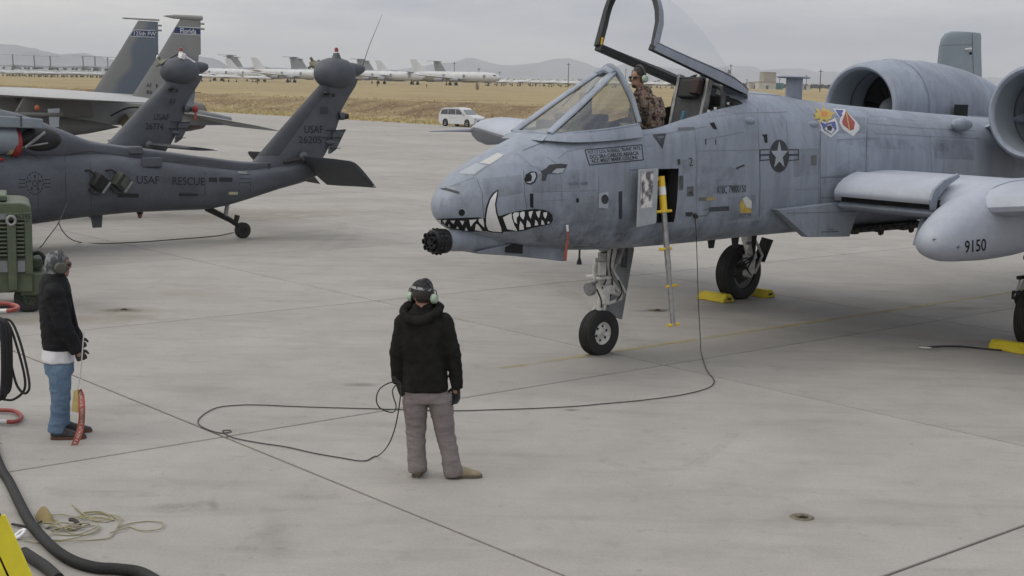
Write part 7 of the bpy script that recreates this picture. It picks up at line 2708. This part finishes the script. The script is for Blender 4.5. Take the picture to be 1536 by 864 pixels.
# ---- yellow beam of a work stand, cut by the lower left corner
YB = 7.2
bo = at_depth(20, 864, YB)
ym = empty('work_stand', (bo.x, bo.y, 0), 0, 'bright yellow slanted beam at the lower left corner', 'stand')
bpy.context.view_layer.update()
YM = mat('safety_yellow', (0.60, 0.53, 0.02), .45, col2=(.52, .45, .02), scale=6)


def YL(px, py, d=0.0):
    return at_depth(px, py, YB + d) - Vector((bo.x, bo.y, 0))


def slab_bar(poly, d0, d1, name, m, bev=.006):
    a = [YL(x, y, d0) for x, y in poly]
    c = [YL(x, y, d1) for x, y in poly]
    n = len(a)
    MB().add(a + c, [tuple(range(n))[::-1], tuple(range(n, 2 * n))] + [(i, (i + 1) % n, n + (i + 1) % n, n + i) for i in range(n)]).build(name, m, ym, bevel=bev)


slab_bar([(-9, 776), (8, 771), (150, 1090), (122, 1098), (-10, 812)], 0, .07, 'front_flange', YM)
slab_bar([(-30, 800), (-8, 822), (112, 1096), (60, 1098), (-34, 856)], 0, .07, 'rear_flange', YM)
slab_bar([(-20, 800), (-8, 806), (124, 1098), (110, 1098), (-24, 830)], .04, .06, 'web', mat('shadow_steel', (.02, .02, .02), .6), .0)
MB().sphere(YL(-2, 772), .012, 8, 6).build('bolt_head', COCK, ym)

# ---- tangle of cords and straps on the concrete
tg0 = on_ground(105, 790)
tang = empty('tangled_cords', (tg0.x, tg0.y, 0), 0, 'tangle of thin straw-coloured cords and straps lying on the concrete', 'cords')
bpy.context.view_layer.update()


def TL(px, py, h=.006):
    p = on_ground(px, py) - tang.location
    p.z = h
    return p


CRD = mat('straw_cord', (0.30, 0.27, 0.16), .85, var=.3, scale=10)
loops = [[(108, 758), (126, 775), (150, 784), (128, 777), (112, 760)],
         [(125, 772), (150, 770), (168, 779), (160, 784), (132, 782), (120, 776), (140, 770), (165, 774), (180, 785), (175, 795), (165, 808), (140, 811), (100, 815), (60, 816), (34, 812)],
         [(176, 794), (200, 786), (225, 783), (245, 788), (240, 796), (215, 798), (195, 792), (185, 797), (165, 802)],
         [(80, 803), (110, 804), (135, 799), (145, 792), (130, 790), (110, 796), (85, 800), (70, 808)],
         [(60, 776), (90, 775), (115, 778), (130, 774), (150, 772), (175, 777), (185, 783)],
         [(118, 777), (150, 780), (172, 782), (150, 777), (125, 780), (110, 785)],
         [(90, 790), (105, 801), (130, 803), (150, 796), (146, 788)],
         [(60, 812), (95, 811), (130, 806), (150, 797)]]
for k, lp in enumerate(loops):
    pts_ = [TL(x, y, .006 + .012 * ((i * 7 + k * 3) % 4) / 3) for i, (x, y) in enumerate(lp)]
    MB().tube(spline(pts_, 6), .0042, 5).build('cord', CRD, tang)
rr = []
for k in range(9):
    t = k / 8
    a = TL(52 + 34 * t, 778 + 5 * t, .012 + .11 * math.sin(PI * min(t * 1.15, 1)) * (1 - .3 * t))
    b_ = TL(58 + 30 * t, 786 + 1 * t, .004)
    rr.append([a, b_, b_ + Vector((0, .006, 0)), a + Vector((0, .006, 0))])
MB().loft(rr).build('curled_strap', mat('tan_strap', (.27, .21, .09), .75, var=.3), tang)
rt = random.Random(3)
for k in range(7):
    p = TL(70 + 8.5 * k, 794 + rt.uniform(-6, 5), .014)
    d = Vector((rt.uniform(.06, .12), rt.uniform(-.03, .03), rt.uniform(.0, .02)))
    MB().tube(spline([p - d, p + Vector((0, 0, .02)), p + d], 4), .011, 6, flat=.5).build('strap', mat('khaki_strap', (.26, .235, .15), .85, var=.35, scale=14), tang)
MB().tube(spline([TL(105, 785, .03), TL(112, 787, .035), TL(120, 790, .012)], 4), .016, 6).build('dark_clip', mat('dark_brown', (.035, .025, .02), .7), tang)
MB().tube(spline([TL(18, 790, .02), TL(35, 793, .02), TL(48, 794, .02), TL(62, 786, .02)], 4), .010, 6).build('black_lead', COCK, tang)
wr_ = MB()
pr = TL(30, 808, .0)
ringp = [pr + Vector((.035 * math.cos(a), .03 * math.sin(a), .035 + .025 * math.sin(a + 1))) for a in np.linspace(0, 2 * PI, 15)]
wr_.tube(ringp, .014, 8)
w_ = wr_.build('white_ring', mat('white_plastic', (.62, .62, .64), .5), tang)

# ---- white van on the far edge of the apron
vp = on_ground(693, 190)
van = empty('van', (vp.x, vp.y, 0), 0, 'white minivan parked at the far edge of the apron', 'van')
van.rotation_euler = (0, 0, math.radians(-38))
van.scale = (.80, .80, .92)
VW = mat('van_white', (0.50, 0.51, 0.53), .35, var=.08, spec=.5)
VG = mat('van_glass', (0.035, 0.04, 0.045), .12, spec=.6)
# x forward (to the right), y across, z up
prof = [(-2.45, .42), (-2.50, .75), (-2.47, 1.05), (-2.30, 1.45), (-2.10, 1.66), (-1.6, 1.74), (-.6, 1.77), (.30, 1.72), (.75, 1.55), (1.35, 1.12), (1.75, 1.05), (2.25, .95), (2.45, .78), (2.50, .52), (2.42, .32), (1.9, .26), (-2.2, .26)]
rr = []
for y, k in ((-.98, .97), (-.99, 1.0), (0, 1.0), (.99, 1.0), (.98, .97)):
    rr.append([Vector((x * (1 if abs(y) < .985 else .995), y * (1 - max(z - 1.0, 0) * .17), z)) for x, z in prof])
MB().loft(rr).build('body', VW, van, angle=30, bevel=.03)
for s in (-1, 1):
    def sp(x, z):
        return Vector((x, s * (.99 * (1 - max(z - 1.0, 0) * .17) + .008), z))
    for q in ([(-2.22, 1.12), (-2.10, 1.52), (-1.28, 1.60), (-1.22, 1.12)], [(-1.16, 1.12), (-1.20, 1.60), (-.22, 1.62), (-.12, 1.12)], [(-.04, 1.12), (-.14, 1.62), (.34, 1.58), (.98, 1.14)]):
        MB().add([sp(*p) for p in q], [(0, 1, 2, 3)]).build('side_window', VG, van, smooth=False)
    for x in (-1.52, 1.50):
        w = wheel('wheel', (x, s * .86, .33), .33, .22, van, .20, mat('alloy_grey', (.40, .40, .41), .4, metal=.4), tread=2, n=24)
        MB().lathe([(0, .0), (0, .38), (.02, .38)], (x, s * .985, .35), (0, s, 0), 24, caps=False).build('wheel_arch', COCK, van)
        w.location.y = s * .92
    MB().bb(-1.1, .1, s * .998, s * 1.003, .86, .875).build('door_track', mat('van_seam', (.2, .2, .2), .6), van)
    MB().bb(.9, 1.05, s * 1.0, s * 1.16, 1.10, 1.24).build('mirror', VW, van, bevel=.02)
    MB().bb(2.36, 2.47, s * .55, s * .90, .72, .86).build('headlight', mat('headlight', (.45, .46, .47), .2), van, bevel=.02)
MB().add([Vector((1.30, -.86, 1.16)), Vector((1.30, .86, 1.16)), Vector((.78, .80, 1.56)), Vector((.78, -.80, 1.56))], [(0, 1, 2, 3)]).xf(Matrix.Translation((.03, 0, .02))).build('windscreen', mat('van_windscreen', (.17, .18, .19), .12), van, smooth=False)
MB().bb(2.46, 2.53, -.45, .45, .45, .62).build('grille', COCK, van)
# ================================================================== stored aircraft, poles and trees beyond the field
def ground_at(px, Y):
    p = at_depth(px, 130, Y)
    u, v = p.dot(UX), p.dot(VX)
    return Vector((p.x, p.y, field_z(u, v)))


BGW = mat('stored_white', (0.50, 0.51, 0.525), .5, var=.15, scale=.3)
BGG = mat('stored_grey', (0.20, 0.215, 0.235), .6, var=.2, scale=.2)
BGD = mat('stored_dark', (0.09, 0.095, 0.10), .7, var=.2)


def rotwing(mb, pts, th):
    """thin tapered slab from (x, y, z) leading/trailing pairs"""
    rr = []
    for (xl, xt, y, z) in pts:
        c = (xl + xt) / 2
        rr.append([Vector((xl, y, z)), Vector((c, y, z + th)), Vector((xt, y, z)), Vector((c, y, z - th * .5))])
    mb.loft(rr)


def airlifter():
    """high-wing T-tailed transport, nose towards +x"""
    o = empty('cargo_plane')
    rr = []
    for x, r, z in ((36, .3, 4.5), (35, 1.6, 4.6), (31, 3.2, 5.0), (26, 3.8, 5.3), (0, 3.8, 5.3), (-10, 3.6, 5.6), (-22, 2.2, 7.4), (-32, .9, 9.0), (-36, .3, 9.6)):
        rr.append([Vector((x, math.cos(2 * PI * k / 16) * r, z + math.sin(2 * PI * k / 16) * r * 1.12)) for k in range(16)])
    MB().loft(rr).build('fuselage', BGG, o)
    mb = MB()
    rotwing(mb, [(8, -6, 0, 9.6), (-8, -14, -32, 7.6)], .7)
    rotwing(mb, [(8, -6, 0, 9.6), (-8, -14, 32, 7.6)], .7)
    mb.build('wing', BGG, o)
    for y, x in ((-12, 4), (-20, 0), (12, 4), (20, 0)):
        MB().lathe([(3.4, 1.0), (3.5, 1.25), (0, 1.3), (-2.5, .7), (-2.5, 0)], (x, y, 6.6), (1, 0, 0), 12, caps=False).build('engine', BGD, o)
    rr = []
    for z, xl, xt in ((9.0, -22, -35), (19.0, -29.5, -37)):
        rr.append([Vector((xl, 0, z)), Vector(((xl + xt) / 2, .7, z)), Vector((xt, 0, z)), Vector(((xl + xt) / 2, -.7, z))])
    MB().loft(rr).build('fin', BGG, o)
    mb = MB()
    for s in (-1, 1):
        rotwing(mb, [(-29, -36, 0, 19.2), (-34, -37.5, s * 10.4, 19.0)], .35)
    mb.build('tailplane', BGG, o)
    MB().bb(-4, 10, -3.2, 3.2, .3, 2.2).build('gear_sponson', BGD, o)
    return o


def airliner():
    """white low-wing four-engined jet, nose towards +x"""
    o = empty('stored_airliner')
    rr = []
    for x, r, z in ((20, .2, 3.4), (19.2, 1.0, 3.4), (17, 1.7, 3.6), (14, 1.9, 3.7), (-6, 1.9, 3.7), (-14, 1.2, 4.3), (-20, .3, 5.0)):
        rr.append([Vector((x, math.cos(2 * PI * k / 16) * r, z + math.sin(2 * PI * k / 16) * r * 1.05)) for k in range(16)])
    MB().loft(rr).build('fuselage', BGW, o)
    for s in (-1, 1):
        mb = MB()
        rotwing(mb, [(5.5, -3.5, 0, 2.6), (-7.5, -10, s * 20, 4.0)], .35)
        mb.build('wing', BGW, o)
        mb = MB()
        rotwing(mb, [(-14.5, -18.5, 0, 4.8), (-19, -21, s * 6.2, 5.3)], .18)
        mb.build('tailplane', BGW, o)
        for y, x in ((8.2, 3.0), (14.2, -1.2)):
            MB().lathe([(2.0, .6), (2.1, .75), (0, .78), (-1.8, .4), (-1.8, 0)], (x, s * y, 2.2), (1, 0, 0), 12, caps=False).build('engine', BGG, o)
        MB().tube([(-1, s * 3, 2.4), (-1, s * 3, .5)], .3, 6).build('main_leg', BGD, o)
        MB().lathe([(-.5, 0), (-.5, .6), (.5, .6), (.5, 0)], (-1, s * 3, .6), (0, 1, 0), 12, caps=False).build('main_wheel', BGD, o)
    MB().tube([(14.5, 0, 2), (14.5, 0, .3)], .2, 6).lathe([(-.3, 0), (-.3, .4), (.3, .4), (.3, 0)], (14.5, 0, .4), (0, 1, 0), 10, caps=False).build('nose_leg', BGD, o)
    rr = []
    for z, xl, xt in ((5.0, -12.5, -19), (10.4, -18.0, -20.8)):
        rr.append([Vector((xl, 0, z)), Vector(((xl + xt) / 2, .25, z)), Vector((xt, 0, z)), Vector(((xl + xt) / 2, -.25, z))])
    MB().loft(rr).build('fin', BGW, o)
    for k in range(3):
        MB().bb(13 - 9 * k, 14 - 9 * k, -1.93, -1.87, 3.2, 4.6).build('door', BGG, o)
    MB().bb(17.0, 18.2, -1.45, 1.45, 4.2, 4.65).build('cockpit_glazing', BGD, o)
    return o


def small_jet():
    """white-sprayed small fighter, nose towards +x"""
    o = empty('stored_fighter')
    rr = []
    for x, r, z in ((7.5, .1, 1.9), (5.5, .5, 2.0), (3, .8, 2.1), (-3, .8, 2.1), (-7, .5, 2.1)):
        rr.append([Vector((x, math.cos(2 * PI * k / 10) * r, z + math.sin(2 * PI * k / 10) * r)) for k in range(10)])
    MB().loft(rr).build('fuselage', BGW, o)
    MB().sphere((3.6, 0, 2.8), .6, 8, 6, (2.0, .8, .8)).build('canopy', BGW, o)
    mb = MB()
    for s in (-1, 1):
        rotwing(mb, [(2.0, -3.5, 0, 2.1), (-2.6, -3.8, s * 5, 2.0)], .12)
    mb.build('wing', BGW, o)
    rr = []
    for z, xl, xt in ((2.4, -3.5, -7), (4.1, -6.0, -7.4)):
        rr.append([Vector((xl, 0, z)), Vector(((xl + xt) / 2, .12, z)), Vector((xt, 0, z)), Vector(((xl + xt) / 2, -.12, z))])
    MB().loft(rr).build('fin', BGW, o)
    for x, y in ((4, 0), (-1.5, 1.3), (-1.5, -1.3)):
        MB().tube([(x, y, 1.6), (x, y, .3)], .12, 5).lathe([(-.15, 0), (-.15, .35), (.15, .35), (.15, 0)], (x, y, .35), (0, 1, 0), 8, caps=False).build('gear_leg', BGD, o)
    return o


def place(proto, used, px, Y, deg, scale=1.0, back=0.0):
    o = proto if not used else copy_tree(proto)
    o.location = ground_at(px, Y) + Vector((math.cos(math.radians(deg)), math.sin(math.radians(deg)), 0)) * back     # back: distance of the fin behind the origin
    o.rotation_euler = (0, 0, math.radians(deg))
    o.scale = (scale,) * 3
    return o


bpy.context.view_layer.update()
p = airlifter()
spots = [(20, 1380, 105, 'grey T-tailed cargo plane at the far left edge of the stored rows'), (52, 1420, 104, 'grey T-tailed cargo plane, second from the left in the far row'), (76, 1440, 103, 'grey T-tailed cargo plane, third from the left in the far row'),
         (125, 1380, 104, 'grey T-tailed cargo plane whose fin shows left of the tall banded fins'), (143, 1420, 104, 'grey T-tailed cargo plane, next right of it in the far row'), (162, 1450, 103, 'grey T-tailed cargo plane partly hidden by the far banded fin'),
         (345, 1150, 150, 'grey T-tailed cargo plane just right of the half hidden helicopter dome'), (440, 1200, 152, 'grey T-tailed cargo plane left of the near helicopter tail'),
         (540, 1250, 152, 'grey T-tailed cargo plane right of the near helicopter tail'), (655, 1300, 150, 'grey T-tailed cargo plane behind the white airliners above the van'),
         (352, 1250, 150, 'grey T-tailed cargo plane one behind another left of the near helicopter'), (448, 1300, 152, 'grey T-tailed cargo plane deep in the row left of the near helicopter'), (548, 1350, 152, 'grey T-tailed cargo plane deep in the row right of the near helicopter')]
for i, (px, Y, dg_, lb) in enumerate(spots):
    tag(place(p, i, px, Y, dg_ + 180 if px > 300 else dg_, 1.0, 33), lb, 'plane', 'stored cargo planes in the far rows')
p = airliner()
spots = [(330, 640, -22, 1.0, 'white stored airliner low behind the half hidden helicopter'), (395, 660, -20, 1.0, 'white stored airliner in the middle between both helicopter tails'), (440, 600, -20, 1.0, 'white stored airliner just left of the near helicopter dome'),
         (575, 610, -22, 1.0, 'white stored airliner just right of the near helicopter tail, left of three'), (625, 620, -22, 1.0, 'white stored airliner, middle of three above the grass'), (683, 600, -22, 1.05, 'white stored airliner, rightmost of three above the van'),
         (290, 700, -20, .9, 'white stored airliner peeking out right of the banded fins'), (520, 690, -20, .95, 'white stored airliner mostly hidden by the near helicopter dome')]
for i, (px, Y, dg_, sc_, lb) in enumerate(spots):
    tag(place(p, i, px, Y, dg_, sc_), lb, 'airliner', 'white stored airliners')
p = small_jet()
rs_ = random.Random(5)
k = 0
for (x0, x1, Ys, n) in ((6, 170, (760, 810, 870), 17), (735, 1000, (640, 760, 900), 11), (300, 420, (560,), 3), (1010, 1080, (650,), 2)):
    for j, Y in enumerate(Ys):
        for i in range(n):
            px = x0 + (x1 - x0) * (i + .5 * (j % 2) + rs_.uniform(-.15, .15)) / n
            o = place(p, k, px, Y + rs_.uniform(-12, 12), -25 + rs_.uniform(-8, 8) if x0 > 200 else 200 + rs_.uniform(-8, 8), rs_.uniform(.9, 1.05))
            if x0 == 6:
                tag(o, 'small white stored fighter in the dense rows at far left', 'fighter', 'white stored fighters at far left')
            elif x0 == 735:
                tag(o, 'small white stored fighter in the rows beyond the grass right of the van', 'fighter', 'white stored fighters beyond the van')
            elif x0 == 300:
                tag(o, 'small white stored fighter at the field edge between the helicopter tails', 'fighter', 'white stored fighters between the helicopter tails')
            else:
                tag(o, 'small white stored fighter seen past the cockpit', 'fighter', 'white stored fighters past the cockpit')
            k += 1
# poles
PM = mat('pole_wood', (0.06, 0.055, 0.05), .8)
poles = [(681, 700, 93, 'tall dark utility pole right of the white airliners'), (852, 620, 94, 'tall dark utility pole just left of the jet windscreen'), (938, 900, 103, 'thin dark pole seen beside the cockpit'), (1095, 640, 96, 'tall dark pole just right of the open canopy'),
         (1120, 900, 118, 'short dark pole behind the jet spine'), (1169, 900, 117, 'short thin pole left of the spine aerial'), (1209, 800, 112, 'dark pole right of the spine aerial'), (1230, 560, 104, 'tall pole just left of the far engine')]
for px, Y, top, lb in poles:
    g = ground_at(px, Y)
    t = at_depth(px, top, Y)
    o = empty('utility_pole', tuple(g), 0, lb, 'pole', 'utility poles on the far side')
    h_ = t.z - g.z
    MB().tube([(0, 0, 0), (0, 0, h_)], [.22, .16], 6).build('shaft', PM, o)
    MB().bb(-.9, .9, -.08, .08, h_ - .9, h_ - .7).build('cross_arm', PM, o)


# far trees and palms along the horizon
def palm(px, Y, h_, lb):
    g = ground_at(px, Y)
    o = empty('palm_tree', tuple(g), 0, lb, 'tree', 'palms on the horizon')
    MB().tube([(0, 0, 0), (.2, 0, h_ * .5), (0, 0, h_)], [.45, .3, .25], 6).build('trunk', PM, o)
    mb = MB()
    r_ = random.Random(int(px))
    for q in range(26):
        a, e = r_.uniform(0, 2 * PI), r_.uniform(-.5, 1.0)
        d = Vector((math.cos(a) * math.cos(e), math.sin(a) * math.cos(e), math.sin(e)))
        L_ = r_.uniform(1.6, 2.6)
        s_ = d.cross(AZ).normalized() * .28
        c = Vector((0, 0, h_))
        m_, t_ = c + d * L_ * .6, c + d * L_ + Vector((0, 0, -.8))
        mb.add([c, m_ + s_, t_, m_ - s_], [(0, 1, 2, 3)])
    mb.build('crown', mat('palm_leaf', (.05, .06, .04), .8), o, smooth=False)


for px, Y, h_, lb in ((718, 1500, 14, 'tallest dark palm on the horizon above the van'), (734, 1500, 10, 'lower dark palm right of the tallest one'), (749, 1500, 11, 'dark palm farthest right of the three on the horizon')):
    palm(px, Y, h_, lb)
# tree belt: one far mass
rt = random.Random(8)
tv, tf = [], []
for k in range(2600):
    px = rt.uniform(640, 1300)
    Y = rt.uniform(1350, 1700)
    g = ground_at(px, Y)
    cl = .5 + .5 * mnoise.noise(Vector((px * .05, 2, 0)))
    hh_ = rt.uniform(.3, 1) * (2.2 + 5.0 * max(cl, 0) ** 2)
    w = rt.uniform(1.0, 2.6)
    c = g + Vector((0, 0, hh_))
    for q in range(2):
        a = rt.uniform(0, 2 * PI)
        n = len(tv)
        tv += [c + Vector((math.cos(a) * w, math.sin(a) * w, -rt.uniform(.4, 1.4))), c + Vector((-math.cos(a) * w, -math.sin(a) * w, -rt.uniform(.4, 1.4))), c + Vector((rt.uniform(-1, 1), 0, rt.uniform(.6, 1.6)))]
        tf.append((n, n + 1, n + 2))
me = bpy.data.meshes.new('tree_belt')
me.from_pydata(tv, [], tf)
me.materials.append(mat('far_foliage', (.045, .05, .038), .9, var=.4, scale=.05))
to = bpy.data.objects.new('tree_belt', me)
COL.objects.link(to)
tag(to, 'low dark belt of far trees along the horizon', 'trees', kind='stuff')
# far buildings right of the cockpit
for px, Y, w, d, h_, c, lb in ((1151, 900, 8, 8, 10.5, (.30, .285, .25), 'square beige far building behind the jet spine'), (1148, 860, 11, 6, 4.2, (.45, .44, .40), 'low pale far shed in front of the beige building'), (1130, 880, 7, 5, 4.0, (.36, .35, .31), 'low far shed left of the beige building'),
                              (1167, 870, 5, 5, 3.6, (.05, .20, .20), 'small teal far building left of the spine aerial'), (1205, 880, 7, 5, 2.4, (.50, .50, .48), 'low white far shed right of the spine aerial')):
    g = ground_at(px, Y)
    o = empty('building', tuple(g), .2, lb, 'building')
    mm_ = mat('wall_%d' % int(px), c, .8, var=.15, scale=.4)
    MB().bb(-w / 2, w / 2, -d / 2, d / 2, -.5, h_).build('wall', mm_, o)
    MB().bb(-w / 2 - .3, w / 2 + .3, -d / 2 - .3, d / 2 + .3, h_, h_ + .35).build('roof', mat('far_roof', (.28, .26, .23), .8), o)
    MB().bb(-.8, .8, -d / 2 - .04, -d / 2 - .01, .0, 2.2).build('door', BGD, o)
# small things on the grass
g = ground_at(716, 330)
o = empty('blob', tuple(g), 0, 'small dark shrub on the grass above the van', 'blob')  # unidentified dark shape that looks like a tractor, built as a leafy clump
mb = MB()
r_ = random.Random(9)
for q in range(160):
    a, e, rr0 = r_.uniform(0, 2 * PI), r_.uniform(0, 1), r_.uniform(.2, 1)
    c = Vector((math.cos(a) * rr0 * .45, math.sin(a) * rr0 * .45, .15 + e * 1.5))
    t_ = Vector((r_.uniform(-.2, .2), r_.uniform(-.2, .2), r_.uniform(-.2, .2)))
    s_ = Vector((r_.uniform(-.2, .2), r_.uniform(-.2, .2), r_.uniform(-.1, .2)))
    mb.add([c, c + t_, c + s_], [(0, 1, 2)])
mb.build('blob_mass', mat('blob_brown', (.05, .04, .03), .9), o, smooth=False)
MB().tube([(0, 0, 0), (0, 0, .8)], [.08, .04], 6).build('blob_core', PM, o)
for px, Y in ((386, 420), (566, 400), (640, 420)):
    g = ground_at(px, Y)
    o = empty('marker_post', tuple(g), 0, {386: 'small orange marker post on the grass left of the near helicopter tail', 566: 'small orange marker post just right of the near helicopter tail', 640: 'small orange marker post on the grass above the van'}[px], 'post', 'orange field markers')
    MB().tube([(0, 0, 0), (0, 0, .7)], .10, 6).build('stake', PM, o)
    MB().bb(-.22, .22, -.03, .03, .45, .9).build('board', mat('marker_orange', (.30, .13, .05), .8), o)
# ---- the air: pale haze over the far field and mountains
hz = MB().bb(-26000, 26000, -600, 15000, -3, 420)
hm = bpy.data.materials.new('haze_air')
hm.use_nodes = True
N, L = hm.node_tree.nodes, hm.node_tree.links
N.clear()
ho = N.new('ShaderNodeOutputMaterial')
pv = N.new('ShaderNodeVolumePrincipled')
pv.inputs['Color'].default_value = (0.94, 0.96, 1.0, 1)
pv.inputs['Density'].default_value = 0.5 / 4000
L.new(pv.outputs[0], ho.inputs['Volume'])
h = hz.build('haze', hm, smooth=False)
h['kind'] = 'stuff'
h['label'] = 'pale blue-grey haze over the distant field and mountains'
